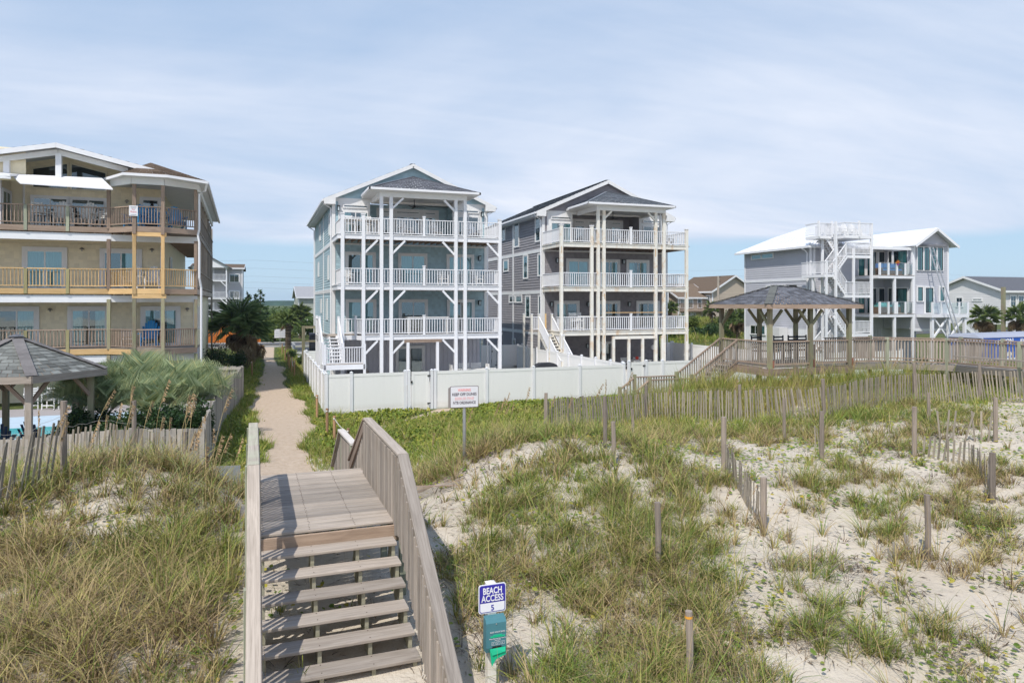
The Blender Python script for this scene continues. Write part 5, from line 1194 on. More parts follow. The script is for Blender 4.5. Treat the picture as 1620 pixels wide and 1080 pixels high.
# ================================================================== RIGHT GAZEBO AND WALKWAY
def gazebo_right():
    fz = 2.52; g = thing('gazebo', 'square grey roofed wooden gazebo with corner braces on the raised walkway', 'gazebo', (19.35, 23.2, 0), 0)
    w, d = 4.1, 3.15
    for i in range(22): bar('plank', (-.1, .07 + i * .146, fz - .02), (w + .1, .07 + i * .146, fz - .02), .138, .038, dkX, g)
    for p, q in (((-.15, -.12), (w + .15, -.12)), ((-.15, -.12), (-.15, d + .1)), ((w + .15, -.12), (w + .15, d + .1)), ((-.15, d + .1), (w + .15, d + .1))): bar('rim_board', (p[0], p[1], fz - .2), (q[0], q[1], fz - .2), .05, .3, wbX, g)
    zr = 4.95
    for x in (0, w / 2, w):
        for y in (0, d):
            bar('post', (x, y, 0), (x, y, zr), .16, .16, wpX, g)
            for s_ in (-1, 1):
                if 0 <= x + s_ * .1 <= w: bar('brace', (x + s_ * .06, y, zr - .75), (x + s_ * .6, y, zr - .12), .09, .1, wpX, g)
            sy_ = 1 if y == 0 else -1; bar('brace', (x, y + sy_ * .06, zr - .75), (x, y + sy_ * .6, zr - .12), .09, .1, wpX, g) if x in (0, w) else None
    for p, q in (((-.1, 0), (w + .1, 0)), ((-.1, d), (w + .1, d)), ((0, 0), (0, d)), ((w, 0), (w, d))): bar('beam', (p[0], p[1], zr + .02), (q[0], q[1], zr + .02), .12, .14, wbX, g)
    e = .38; A, B, C_, D_ = (-e, -e), (w + e, -e), (w + e, d + e), (-e, d + e); z = 5.05; r0, r1 = Vector((w / 2 - .5, d / 2, 5.84)), Vector((w / 2 + .5, d / 2, 5.84))
    P_ = [Vector((x, y, z)) for x, y in (A, B, C_, D_)]
    mb = MB(); mb.add(P_ + [r0, r1], [(0, 1, 5, 4), (1, 2, 5), (2, 3, 4, 5), (3, 0, 4), (3, 2, 1, 0)]); rf = mb.build('roof', wbX, g)
    mb = MB(); u = Vector((0, 0, .012)); shingles(P_[0] + u, P_[1] + u, r0 + u, r1 + u, .14, .3, mb); shingles(P_[1] + u, P_[2] + u, r1 + u, r1 + u, .14, .3, mb); shingles(P_[3] + u, P_[0] + u, r0 + u, r0 + u, .14, .3, mb)
    shingles(P_[2] + u, P_[3] + u, r1 + u, r0 + u, .14, .3, mb); mb.build('roof_shingles', roofgrey, rf, stuff=True)
    for a, b_ in ((P_[0], r0), (P_[3], r0), (P_[1], r1), (P_[2], r1), (r0, r1)):
        n = int((b_ - a).length / .17)
        for k in range(n): bar('ridge_shingle', a.lerp(b_, k / n) + u * (3.0 + (k % 2) * .3), a.lerp(b_, (k + 1.1) / n) + u * 3.8, .3, .012, rooflight, rf)
    for a, b_ in ((P_[0], P_[1]), (P_[1], P_[2]), (P_[2], P_[3]), (P_[3], P_[0])): bar('fascia_board', a - Vector((0, 0, .08)), b_ - Vector((0, 0, .08)), .045, .17, wbX, g)
    def rl(p, q, **k): railing(g, (p[0], p[1], fz + (k.get('za', 0))), (q[0], q[1], fz + (k.get('zb', 0))), wbX, 1.05, .115, .04, (.1, .045), .09, balm=dkZ)
    rl((.08, 0), (w / 2 - .08, 0)); rl((w / 2 + .08, 0), (w - .08, 0)); rl((0, .1), (0, d - .1))
    # bracket lamps on the post feet
    for x in (0, w / 2, w): bx('conduit', (x + .1, -.1, fz + .12), (.05, .04, .3), wood('reddish_stub', (.3, .14, .1), (.2, .08, .06)), g)
    return g
gzr = gazebo_right()
def walkway():
    fz = 2.52; g = thing('raised_walkway', 'raised wooden walkway with picket rails running from the gazebo toward the beach', 'boardwalk', (23.5, 23.2, 0), 0)
    near = [(.1, 0), (1.9, -.15), (3.6, -1.6), (3.75, -4.5), (3.9, -9), (4.1, -16)]
    far = [(.1, 1.6), (2.7, 1.5), (5.3, -.9), (5.45, -4.5), (5.6, -9), (5.8, -16)]
    for ln, rr in ((near, True), (far, True)):
        for a, b_ in zip(ln[:-1], ln[1:]):
            L = (Vector(b_) - Vector(a)).length; k = max(1, round(L / 2.4))
            for i in range(k):
                p = Vector(a).lerp(Vector(b_), i / k); q = Vector(a).lerp(Vector(b_), (i + 1) / k)
                dd = (q - p).normalized() * .07
                railing(g, (p.x + dd.x, p.y + dd.y, fz), (q.x - dd.x, q.y - dd.y, fz), wbX, 1.05, .125, .04, (.14, .045), .09, balm=dkZ, each=ln is near and a[1] > -9)
                bar('rail_post', (q.x, q.y, 0), (q.x, q.y, fz + 1.12), .12, .12, wgrnX, g)
            bar('rim_board', (a[0], a[1], fz - .12), (b_[0], b_[1], fz - .12), .05, .24, dkX, g)
    tot = 0
    for (a, b_), (c, d_) in zip(zip(near[:-1], near[1:]), zip(far[:-1], far[1:])):
        L = (Vector(b_) - Vector(a)).length; k = int(L / .15)
        for i in range(k):
            p = Vector(a).lerp(Vector(b_), (i + .5) / k); q = Vector(c).lerp(Vector(d_), (i + .5) / k); bar('plank', (p.x, p.y, fz - .02), (q.x, q.y, fz - .02), .135, .038, dkX, g)
    # seat board against the rail
    bar('bench_plank', (3.3, -2.2, fz + .42), (3.45, -5.6, fz + .42), .28, .04, dkX, g)
    return g
walkway()
g = thing('gazebo_stair', 'wooden stair with picket rail leading down from the gazebo to the mauve grey house', 'stairs', (19.2, 25.0, 0), 0)
for k in range(9): bar('tread', (-.12 - .25 * k, .1, 2.4 - .165 * k), (-.12 - .25 * k, 1.2, 2.4 - .165 * k), .26, .04, dkX, g)
for y in (.05, 1.25):
    bar('stringer', (0, y, 2.38), (-2.3, y, .9), .05, .26, wbX, g); railing(g, (-.0, y, 2.52), (-2.2, y, 1.05), wbX, 1.05, .115, .04, (.1, .045), .09, balm=dkZ)
    railing(g, (-2.3, y, 1.0), (-4.3, y, 1.0), wbX, 1.0, .12, .04, (.1, .045), .09, balm=dkZ); railing(g, (-4.3, y, 1.0), (-5.0, y, .5), wbX, 1.0, .12, .04, (.1, .045), .09, balm=dkZ)
    for x, z in ((-2.25, 2.15), (-4.3, 2.1), (-5.0, 1.6)): bar('post', (x, y, 0), (x, y, z), .12, .12, wpX, g)
for k in range(14): bar('plank', (-2.35 - .14 * k, .05, 1.0), (-2.35 - .14 * k, 1.25, 1.0), .132, .038, dkX, g)

# ================================================================== LEFT GAZEBO by the pool
def gazebo_left():
    # hexagon roof, centre 22 m out
    s_, c_ = math.sin(R(19.69)), math.cos(R(19.69)); Zc = 22.0; t = (26 - 810) / 1112; cx_, cy_ = Zc * (s_ + t * c_), Zc * (c_ - t * s_)
    g = thing('gazebo', 'six sided pool gazebo with large grey shingles at the left edge', 'gazebo', (cx_, cy_, .32), 0)
    Rr = 2.55; a0 = -90 - 19.69 + 8 - math.degrees(math.atan(-t)) * 0; ez = 2.68; top = Vector((0, 0, 3.74))
    base_ang = math.atan2(-cy_, -cx_); ang = [base_ang + R(8 + 60 * k) for k in range(6)]
    P_ = [Vector((Rr * math.cos(a), Rr * math.sin(a), ez)) for a in ang]
    mb = MB(); mb.add(P_ + [top], [(k, (k + 1) % 6, 6) for k in range(6)] + [(5, 4, 3, 2, 1, 0)]); rf = mb.build('roof', wbX, g)
    u = Vector((0, 0, .012)); cnt = [0]
    rest = MB()
    def each(vs):
        if cnt[0] < 285:
            cnt[0] += 1; q = MB(); q.add(vs, [(0, 1, 2, 3), (4, 5, 1, 0)], random.random()); q.build('shingle', rooflight, rf)
        else: rest.add(vs, [(0, 1, 2, 3), (4, 5, 1, 0)])
    for k in (0, 5, 1, 2, 3, 4): shingles(P_[k] + u, P_[(k + 1) % 6] + u, top + u, top + u, .2, .31, rest, .014, each if k in (0, 5) else None)
    rest.build('roof_shingles', rooflight, rf, stuff=True)
    for a in P_:
        n = 17
        for k in range(n): bar('ridge_shingle', a.lerp(top, k / n) + u * (3.4 + .4 * (k % 2)), a.lerp(top, min(1, (k + 1.12) / n)) + u * 4.4, .30, .013, plain('ridge_grey', (.20, .185, .18), .9, .2, 8, .1, rnd=.15), rf)
    mb = MB(); mb.tube([(0, 0, top.z + .02), (0, 0, top.z + .09)], .25, 8, .05); mb.build('finial', roofgrey, rf)
    for k in range(6): bar('fascia_board', P_[k] - u * 7, P_[(k + 1) % 6] - u * 7, .05, .2, dkX, g)
    for k in range(6):
        a = ang[k]; p = Vector((2.1 * math.cos(a), 2.1 * math.sin(a), 0)); bar('post', p, p + Vector((0, 0, ez)), .17, .17, wpX if k % 2 else dkX, g)
        q = Vector((2.1 * math.cos(ang[(k + 1) % 6]), 2.1 * math.sin(ang[(k + 1) % 6]), 0)); d = (q - p).normalized()
        bar('brace', p + d * .06 + Vector((0, 0, ez - .8)), p + d * .7 + Vector((0, 0, ez - .1)), .08, .1, wbX, g); bar('brace', q - d * .06 + Vector((0, 0, ez - .8)), q - d * .7 + Vector((0, 0, ez - .1)), .08, .1, wbX, g)
        bar('beam', p + Vector((0, 0, ez - .08)), q + Vector((0, 0, ez - .08)), .1, .16, wbX, g)
    return g
gazebo_left()
# pool
mb = MB(); mb.span(-12.6, -4.9, 28.6, 34.3, .33, .40); pc = mb.build('pool_coping', plain('pool_coping_blue', (.50, .62, .72), .6)); tag(pc, 'pale blue coping around the swimming pool', 'pool edge')
m, t, b = newmat('pool_water'); b.inputs['Base Color'].default_value = (.06, .50, .55, 1); b.inputs['Roughness'].default_value = .06; bump(t, b, noise(t, coords(t), 3, 3), .25, .03)
mb = MB(); mb.poly([(-12.2, 28.9, .412), (-5.4, 28.9, .412), (-6.2, 31.2, .412), (-12.2, 31.2, .412)]); struct(mb.build('pool_water', m))

# ================================================================== PLANTS
def raw_mesh(name, V, F, tint, m, parent=None, loc=None, kind='stuff'):
    """V (n,3), F (k,3) triangles, tint per vertex"""
    me = bpy.data.meshes.new(name); me.vertices.add(len(V)); me.vertices.foreach_set('co', V.astype(np.float32).ravel())
    me.loops.add(F.size); me.loops.foreach_set('vertex_index', F.astype(np.int32).ravel())
    me.polygons.add(len(F)); me.polygons.foreach_set('loop_start', np.arange(0, F.size, 3, dtype=np.int32))
    a = me.attributes.new('tint', 'FLOAT', 'POINT'); a.data.foreach_set('value', tint.astype(np.float32))
    me.update(calc_edges=True); me.materials.append(m)
    return link(name, me, parent, loc, kind == 'stuff')
def blades(base, az, h, lean, droop, width, tint, name, m, segs=3):
    n = len(base); s = np.linspace(0, 1, segs + 1); dx, dy = np.cos(az), np.sin(az); fa = az + np.pi / 2 + np.random.uniform(-.9, .9, n); wx, wy = np.cos(fa), np.sin(fa)
    V = np.zeros((n, 2 * segs + 1, 3)); T = np.zeros((n, 2 * segs + 1))
    for i, q in enumerate(s):
        o = lean * h * q ** 1.7; z = h * (q - droop * q ** 2.6); w = width * (1 - q * .75) / 2
        c = np.stack([base[:, 0] + dx * o, base[:, 1] + dy * o, base[:, 2] + z], -1)
        if i == segs: V[:, 2 * segs] = c; T[:, 2 * segs] = tint
        else:
            V[:, 2 * i] = c; V[:, 2 * i + 1] = c; V[:, 2 * i, 0] -= wx * w; V[:, 2 * i, 1] -= wy * w; V[:, 2 * i + 1, 0] += wx * w; V[:, 2 * i + 1, 1] += wy * w; T[:, 2 * i] = tint; T[:, 2 * i + 1] = tint
    f = []
    for i in range(segs - 1): f += [(2 * i, 2 * i + 1, 2 * i + 3), (2 * i, 2 * i + 3, 2 * i + 2)]
    f.append((2 * segs - 2, 2 * segs - 1, 2 * segs)); f = np.array(f)
    F = (f[None] + (np.arange(n) * (2 * segs + 1))[:, None, None]).reshape(-1, 3)
    return raw_mesh(name, V.reshape(-1, 3), F, T.ravel(), m)
def vnoise(x, y, f, seed):
    g = np.random.RandomState(seed); d = g.randn(6, 2); p = g.rand(6) * 6.28; o = 0
    for (a, b_), q in zip(d, p): o = o + np.sin((x * a + y * b_) * f + q + np.sin((x * b_ - y * a) * f * .7 + q))
    return o / 6
BARE = [(2.45,7.1,.4),(-2.3,12.6,.40),(-2.67,13.2,.28),(-3,10.7,.28),(-1.36,8.56,.3),(-.5,14,.35),(-.42,12.4,.3),(-2.0,7.6,.28),(2.7,11.0,.8),(2.9,12.1,.85),(3.3,13.1,.9),(4.0,13.9,.9),(4.9,14.3,.75),(5.9,14.7,.6),(6.8,14.9,.65),(2.9,14.4,.8),(7.15,14,.55),(7.05,12.9,.5),(6.95,12.1,.4),(5.3,11.7,.3),
        (3.7,8.75,.42),(3.2,8.2,.38),(2.75,7.8,.35),(3.9,8.2,.3),(9.0,13.5,.35)]
CLUMP = [(10.6,11.5,.5),(13.4,16.4,.8),(15.5,13.8,.8),(14.7,10.9,.8),(8.6,12.1,.5),(8.6,8.95,.32),(11.9,8.5,.6),(8.4,6.85,.5),(7.4,6.8,.45),(6.7,7.4,.6),(12.6,9.2,.7),(9.6,10.4,.35),(7.9,10.6,.5),(12.2,13.2,.5),(17,14.5,.8),(19,16.5,.8),(10.5,14.4,.7),(9.3,6.1,.25)]
def dens(x, y):
    """how thickly the dune grass stands, 0..1"""
    n1 = vnoise(x, y, 2.2, 11); n2 = vnoise(x, y, 5.5, 12)
    left = smooth01((-.2 - x) / .35) * smooth01((21.5 - y) / 2)
    bx_ = 5.4 + (y - 6.5) * .5; bx_ = np.where(y > 12.2, 8.6, bx_)
    rn = smooth01((bx_ - x) / 1.3 + .5) * smooth01((x - 2.15) / .4) * smooth01((19.5 - y) / 4)
    d = np.maximum(left * .95, rn * .95)
    for cx_, cy_, r in CLUMP: d = np.maximum(d, .95 * blob(x, y, cx_, cy_, r * .8))
    right = smooth01((x - bx_) / 1.5) * smooth01((22 - y) / 3)
    d = np.maximum(d, right * np.clip(.13 + .22 * smooth01((y - 12) / 5) + .6 * (n1 - .08) + .45 * n2, .02, 1))
    for cx_, cy_, r in BARE: d = d * (1 - .97 * np.exp(-(((x - cx_) ** 2 + (y - cy_) ** 2) / (r * .85) ** 2) ** 1.5))
    d = d * np.clip(np.where(x < 0, .95, .8) + .7 * n2 + .5 * n1, .15, 1.3)
    under = (np.abs(x - .85 - (y - 9.6) * -.009) < 1.08) & (y > 6.0) & (y < 18)
    return np.where(under, .015, np.clip(d, 0, 1))
GR = np.random.RandomState(21)
def scatter(n, x0, x1, y0, y1, fn, power=1.0, near=True):
    """random spots kept in proportion to fn; nearer ones more often"""
    x = GR.uniform(x0, x1, n); y = GR.uniform(y0, y1, n); p = fn(x, y) ** power
    ang = np.arctan2(x, y); ok = (ang > R(-19.5)) & (ang < R(60))
    k = (GR.rand(n) < p) & ok; return x[k], y[k]
grassm = leafmat('dune_grass', [(0, (.15, .10, .06)), (.2, (.50, .37, .20)), (.44, (.48, .40, .15)), (.58, (.35, .36, .075)), (.8, (.11, .16, .03)), (1, (.24, .33, .075))], .6, .2)
litterm = leafmat('dry_litter', [(0, (.10, .075, .06)), (.5, (.22, .17, .13)), (1, (.40, .32, .23))], .8, .1)
def tufts(x, y, per, hmin, hmax, wid, name, m, green=.55, spread=.09, lean=(.25, 1.0), drp=(.0, .35)):
    """tussocks: blades leave a common foot and arch outward"""
    n = len(x); gmix = np.clip(green + .8 * vnoise(x, y, 1.5, 31) + GR.normal(0, .25, n), .03, .97); hs_ = GR.uniform(hmin, hmax, n) * (1 + .45 * vnoise(x, y, 2.7, 33)) * GR.choice([.7, 1, 1.25], n)
    az = GR.uniform(0, 2 * np.pi, n * per); r = np.abs(GR.normal(0, spread, n * per))
    X = np.repeat(x, per) + np.cos(az) * r; Y = np.repeat(y, per) + np.sin(az) * r
    Z = ground(X, Y) - .02; az = az + GR.normal(0, .5, n * per)
    h = np.repeat(hs_, per) * GR.uniform(.4, 1.15, n * per); G_ = np.repeat(gmix, per); jt = np.repeat(GR.normal(0, .09, n), per)
    tint = np.clip(np.where(GR.rand(n * per) < G_, GR.uniform(.48, 1.0, n * per), GR.uniform(0, .45, n * per)) + jt, 0, 1)
    return blades(np.stack([X, Y, Z], -1), az, h, GR.uniform(lean[0], lean[1], n * per), GR.uniform(drp[0], drp[1], n * per), GR.uniform(.6, 1.4, n * per) * wid, tint, name, m)
x, y = scatter(9000, -4.2, 17, 5.0, 12.0, dens, 1.2); o = tufts(x, y, 24, .22, .58, .0125, 'dune_grass', grassm, .53, .045, (.15, 1.5), (.0, .6)); tag(o, None, None, kind='stuff')
x, y = scatter(10400, -6.5, 22, 11.5, 19.0, dens, 1.2); tag(tufts(x, y, 20, .24, .6, .016, 'dune_grass', grassm, .56, .05, (.15, 1.4), (.0, .55)), None, None, kind='stuff')
x, y = scatter(11000, -5.5, 20, 5.0, 18.0, lambda a, b_: np.clip(dens(a, b_) * 1.4 + .06, 0, 1) * np.clip(.45 + 1.6 * vnoise(a, b_, 2.0, 55), 0, 1), 1.0)
tag(tufts(x, y, 13, .10, .30, .013, 'dry_grass_litter', litterm, .5, .10, (.9, 2.2), (.2, .7)), None, None, kind='stuff')
# tall straw stalks
x, y = scatter(5200, -5.0, 15, 6.0, 19.5, lambda a, b_: dens(a, b_) * np.where(a < 8, .8, .3))
tag(tufts(x, y, 2, .6, 1.05, .006, 'straw_stalks', leafmat('straw', [(0, (.45, .32, .18)), (.5, (.5, .38, .2)), (1, (.36, .33, .15))]), .4, .1, (.05, .3), (0, .08)), None, None, kind='stuff')
# rough grass between the dune and the white fence, and round the gazebo
def back(a, b_):
    d = smooth01((b_ - 16.5 - .0 * a) / 3) * smooth01((31 - b_) / 5) * smooth01((a - 2.3) / .6) * smooth01((38 - a) / 2)
    d = d * (1 - pathmask(a, b_)); return np.clip(d * (.62 + .7 * vnoise(a, b_, 1.3, 71)), 0, 1)
rough = leafmat('rough_green_grass', [(0, (.42, .33, .17)), (.3, (.46, .41, .11)), (.55, (.33, .36, .06)), (.8, (.14, .21, .035)), (1, (.23, .33, .06))], .6, .25)
x, y = scatter(17000, 2, 30, 15.5, 31, back); tag(tufts(x, y, 14, .22, .55, .018, 'rough_grass', rough, .62, .06), None, None, kind='stuff')
def weeds(a, b_): return np.clip(smooth01((a - 11) / 4) * smooth01((33 - a) / 2) * smooth01((b_ - 20.6 - .3 * np.sin(a)) / 1.0) * smooth01((25.2 - b_) / 1.2) * (.85 + .6 * vnoise(a, b_, 1.5, 77)), 0, 1) * np.where((a > 19) & (b_ > 23), .3, 1)
x, y = scatter(9000, 10, 33, 19, 25, weeds); tag(tufts(x, y, 14, .45, 1.15, .02, 'tall_weeds', rough, .36, .12, (.1, .6), (0, .2)), None, None, kind='stuff')
def verge(a, b_):
    l = smooth01((2.75 - np.abs(a - .95)) / .3) * smooth01((a + 1.55) / .1) * smooth01((b_ - 16.5) / 2) * smooth01((46 - b_) / 3) * np.where((b_ > 32.5) & (a > 2.5), 0, 1)
    l2 = smooth01((b_ - 40) / 3) * smooth01((84 - b_) / 3) * (np.exp(-((a + 1.2) / .9) ** 2) + np.exp(-((a - 2.6) / .6) ** 2))
    return np.clip((l + l2) * np.clip(1.25 - 1.6 * pathmask(a, b_), 0, 1), 0, 1)
x, y = scatter(30000, -3.5, 4, 16, 84, verge); tag(tufts(x, y, 9, .12, .38, .02, 'path_verge_grass', rough, .8, .12), None, None, kind='stuff')
# round-leaved creeping vine
def discs(x, y, z, r, name, m, up=.25, tint=None, kind='stuff'):
    n = len(x); k = 6; a = np.arange(k) * 2 * np.pi / k; nx_ = GR.normal(0, up, n); ny_ = GR.normal(0, up, n)
    V = np.zeros((n, k + 1, 3)); V[:, 0] = np.stack([x, y, z], -1)
    for i in range(k):
        rr = r * (1 if i else .7); V[:, i + 1, 0] = x + rr * np.cos(a[i]); V[:, i + 1, 1] = y + rr * np.sin(a[i]); V[:, i + 1, 2] = z + rr * (nx_ * np.cos(a[i]) + ny_ * np.sin(a[i])) - r * .12
    f = np.array([(0, i + 1, (i + 1) % k + 1) for i in range(k)]); F = (f[None] + (np.arange(n) * (k + 1))[:, None, None]).reshape(-1, 3)
    return raw_mesh(name, V.reshape(-1, 3), F, np.repeat(tint if tint is not None else GR.rand(n), k + 1), m)
vine = leafmat('vine_leaf', [(0, (.50, .38, .06)), (.15, (.45, .42, .07)), (.45, (.28, .34, .06)), (.8, (.12, .20, .035)), (1, (.20, .32, .06))], .45, .3)
def vines(a, b_):
    v_ = np.clip(vnoise(a, b_, 1.9, 91) * 2.2 - .12, 0, 1); return np.clip(v_ * (.65 + .35 * smooth01((a - 7) / 3)) + .03 + .45 * smooth01((b_ - 11.5) / 3) * smooth01((a - 4) / 3) * (vnoise(a, b_, 2.6, 93) > -.08), 0, 1) * np.where(np.abs(a - .85) < 1.1, .25, 1)
x, y = scatter(70000, -5, 27, 5.5, 20.5, vines); tag(discs(x, y, ground(x, y) + GR.uniform(.03, .12, len(x)), GR.uniform(.02, .046, len(x)), 'creeping_vine', vine), None, None, kind='stuff')
def cover(a, b_):
    d = smooth01((b_ - 21.5 - .6 * np.sin(a * .9)) / 2.2) * smooth01((32.9 - b_) / .25) * smooth01((a - 1.9) / .5) * smooth01((20 - a) / 6)
    l = smooth01((-.4 - a) / .3) * smooth01((a + 1.45) / .1) * smooth01((b_ - 20) / 2) * smooth01((36 - b_) / 3)
    return np.clip(np.maximum(d, .6 * l) * (1 - 1.3 * pathmask(a, b_)), 0, 1) * np.clip(.5 + 1.3 * vnoise(a, b_, 1.4, 95), .06, 1)
x, y = scatter(120000, -1.6, 20, 20, 33, cover); nn_ = vnoise(x, y, 1.7, 96)
tag(discs(x, y, ground(x, y) + GR.uniform(.0, 1, len(x)) ** .6 * (.20 + .12 * nn_), GR.uniform(.03, .065, len(x)), 'ground_cover_leaves', leafmat('ground_cover', [(0, (.40, .32, .12)), (.15, (.42, .40, .06)), (.4, (.28, .32, .045)), (.7, (.13, .185, .025)), (1, (.24, .32, .05))], .5, .3), .5, np.clip(GR.rand(len(x)) * .7 + .3 * (nn_ + .5), 0, 1)), None, None, kind='stuff')

# sea oats: tall stalks with drooping seed heads, one by one
oatk = []
for v_ in range(4):
    K_ = Kit(); rs = random.Random(40 + v_); H_ = 1.25 + .14 * v_; bend = .12 + .1 * v_; pts = [(bend * (i / 8) ** 2, .02 * math.sin(i), H_ * i / 8 - .05 * (i / 8) ** 3) for i in range(9)]
    mb = MB(); mb.tube(pts, .0055, 4, .003); K_.add(mb, 'stem', plain('oat_stem', (.46, .36, .17), .7, .15))
    mb = MB()
    for i in range(34):
        s_ = .74 + .26 * i / 34; px = bend * s_ * s_; pz = H_ * s_ - .05 * s_ ** 3; sd_ = rs.choice((-1, 1)); L = .075 * (1 - .4 * abs(i / 17 - 1)); an = rs.uniform(-.8, .8)
        q = Vector((px, 0, pz)); e = q + Vector((sd_ * L * .5 * math.cos(an) + .03, L * .5 * math.sin(an), -L * .55)); w_ = .008
        mb.add([q, (q + e) / 2 + Vector((0, w_, w_)), e, (q + e) / 2 - Vector((0, w_, w_))], [(0, 1, 2, 3)]); mb.add([q, (q + e) / 2 + Vector((w_, 0, w_)), e, (q + e) / 2 - Vector((w_, 0, w_))], [(0, 1, 2, 3)])
    K_.add(mb, 'seed_head', plain('oat_seed', (.36, .25, .14), .8, .2, tint=True, rnd=.15))
    mb = MB()
    for i in range(5):
        a = i * 1.3; p0 = Vector((0, 0, .05 * i)); q = [p0, p0 + Vector((.12 * math.cos(a), .12 * math.sin(a), .25)), p0 + Vector((.3 * math.cos(a), .3 * math.sin(a), .38)), p0 + Vector((.48 * math.cos(a), .48 * math.sin(a), .3))]
        for u_, w_ in zip(q[:-1], q[1:]): mb.beam(u_, w_, .009, .002)
    K_.add(mb, 'leaf_blades', plain('oat_leaf', (.24, .25, .10), .6, .1)); oatk.append(K_)
def oats(spots, label, group, sc=(.85, 1.15)):
    nth = 'first second third fourth fifth sixth seventh eighth ninth tenth eleventh twelfth thirteenth fourteenth fifteenth sixteenth seventeenth eighteenth nineteenth twentieth'.split()
    base_ = label
    for i_, (x_, y_) in enumerate(sorted(spots, key=lambda p: math.atan2(p[0], p[1]))):
      label = base_ + ', ' + nth[i_] + ' from the left'
      random.choice(oatk).place('sea_oat', label, 'sea oat plant', (x_, y_, gz(x_, y_) - .04), random.uniform(-60, 60), group, random.uniform(*sc), (random.uniform(-7, 7), random.uniform(-7, 7)))
rs = random.Random(9)
oats([(rs.uniform(-3.6, -.45), rs.uniform(12.5, 16.3)) for _ in range(20)], 'sea oat with tan seed head on the left dune crest', 'sea oats on the left dune')
oats([(rs.uniform(-1.35, -.45), rs.uniform(13.2, 15.6)) for _ in range(8)], 'tall sea oat between boardwalk rail and wooden fence', 'sea oats beside the boardwalk rail', (.95, 1.2))
oats([(4.6 + i * .48 + rs.uniform(-.2, .2), 16.2 + rs.uniform(-.7, 1.6)) for i in range(12)], 'sea oat against the white fence, right of warning sign', 'sea oats against the white fence', (.75, .95))
oats([(3.3, 15.5), (3.75, 16.0), (3.95, 15.2), (4.9, 15.3), (5.25, 15.6)], 'short sea oat beside the warning sign post', 'sea oats round the warning sign', (.6, .8))
oats([(11 + i * 1.1 + rs.uniform(-.4, .4), 20.8 + rs.uniform(-.4, 1.2)) for i in range(13)], 'tan sea oat among weeds below the right gazebo', 'sea oats below the right gazebo', (.9, 1.2))
oats([(rs.uniform(4.2, 8.2), rs.uniform(8.2, 11.8)) for _ in range(9)], 'straw coloured sea oat in dense central dune grass', 'sea oats in the central dune grass', (.5, .7))

# leafy masses
def leaf_cloud(name, blobs_, n, size, m, parent, hollow=.55, up=0.0, seed=1):
    g_ = np.random.RandomState(seed); B_ = np.array(blobs_, float); vol = B_[:, 3] * B_[:, 4] * B_[:, 5]; idx = g_.choice(len(B_), n, p=vol / vol.sum())
    d = g_.randn(n, 3); d /= np.linalg.norm(d, axis=1)[:, None]; r = (hollow + (1 - hollow) * g_.rand(n)) * (1 + .22 * np.sin(d[:, 0] * 7 + idx) * np.sin(d[:, 2] * 6 + d[:, 1] * 5))
    C_ = B_[idx, :3] + d * B_[idx, 3:6] * r[:, None]
    a = g_.randn(n, 3); a[:, 2] *= .6; a /= np.linalg.norm(a, axis=1)[:, None]; b2 = np.cross(a, g_.randn(n, 3)); b2 /= np.linalg.norm(b2, axis=1)[:, None]
    sz_ = size * g_.uniform(.6, 1.35, n)[:, None]
    V = np.stack([C_ - a * sz_, C_ + b2 * sz_ * .5, C_ + a * sz_, C_ - b2 * sz_ * .5], 1).reshape(-1, 3)
    f = np.array([(0, 1, 2), (0, 2, 3)]); F = (f[None] + (np.arange(n) * 4)[:, None, None]).reshape(-1, 3)
    tn = np.clip(.35 * g_.rand(len(B_))[idx] + .65 * g_.rand(n), 0, 1)
    return raw_mesh(name, V, F, np.repeat(tn, 4), m, parent, kind='')
dark_leaf = leafmat('dark_leaf', [(0, (.018, .045, .014)), (.6, (.035, .075, .022)), (1, (.075, .12, .035))], .45, .2)
mid_leaf = leafmat('mid_leaf', [(0, (.05, .085, .02)), (.6, (.085, .14, .035)), (1, (.15, .20, .06))], .5, .25)
lime_leaf = leafmat('yellow_green_leaf', [(0, (.09, .12, .025)), (.6, (.16, .21, .045)), (1, (.24, .28, .07))], .5, .3)
pine_leaf = leafmat('pine_needles', [(0, (.03, .06, .025)), (.6, (.06, .11, .04)), (1, (.10, .15, .05))], .6, .15)
tan_leaf = leafmat('tan_plume', [(0, (.22, .16, .10)), (.6, (.32, .24, .15)), (1, (.40, .32, .2))], .7, .3)
barkm = plain('bark', (.16, .12, .09), .9, .3, 6, .1, bmp=.6)
def bush(name, label, cat, x_, y_, r, h, m, n=2500, size=.09, z=None, group=None, k=7, seed=1, base=.1):
    z = gz(x_, y_) if z is None else z; t_ = thing(name, label, cat, (x_, y_, z), 0, group); g_ = random.Random(seed)
    bl = [(g_.uniform(-.6, .6) * r, g_.uniform(-.6, .6) * r, base * h + h * g_.uniform(.3, .62), r * g_.uniform(.35, .6), r * g_.uniform(.35, .6), h * g_.uniform(.28, .42)) for _ in range(k)]
    leaf_cloud('foliage', bl, n, size, m, t_, .5, seed=seed)
    mb = MB()
    for i in range(5): a = i * 1.26; mb.tube([(0, 0, -.1), (.3 * r * math.cos(a), .3 * r * math.sin(a), h * .3), (.5 * r * math.cos(a), .5 * r * math.sin(a), h * .6)], .03 * h / 1.5, 5, .012)
    mb.build('stems', barkm, t_, stuff=True); return t_
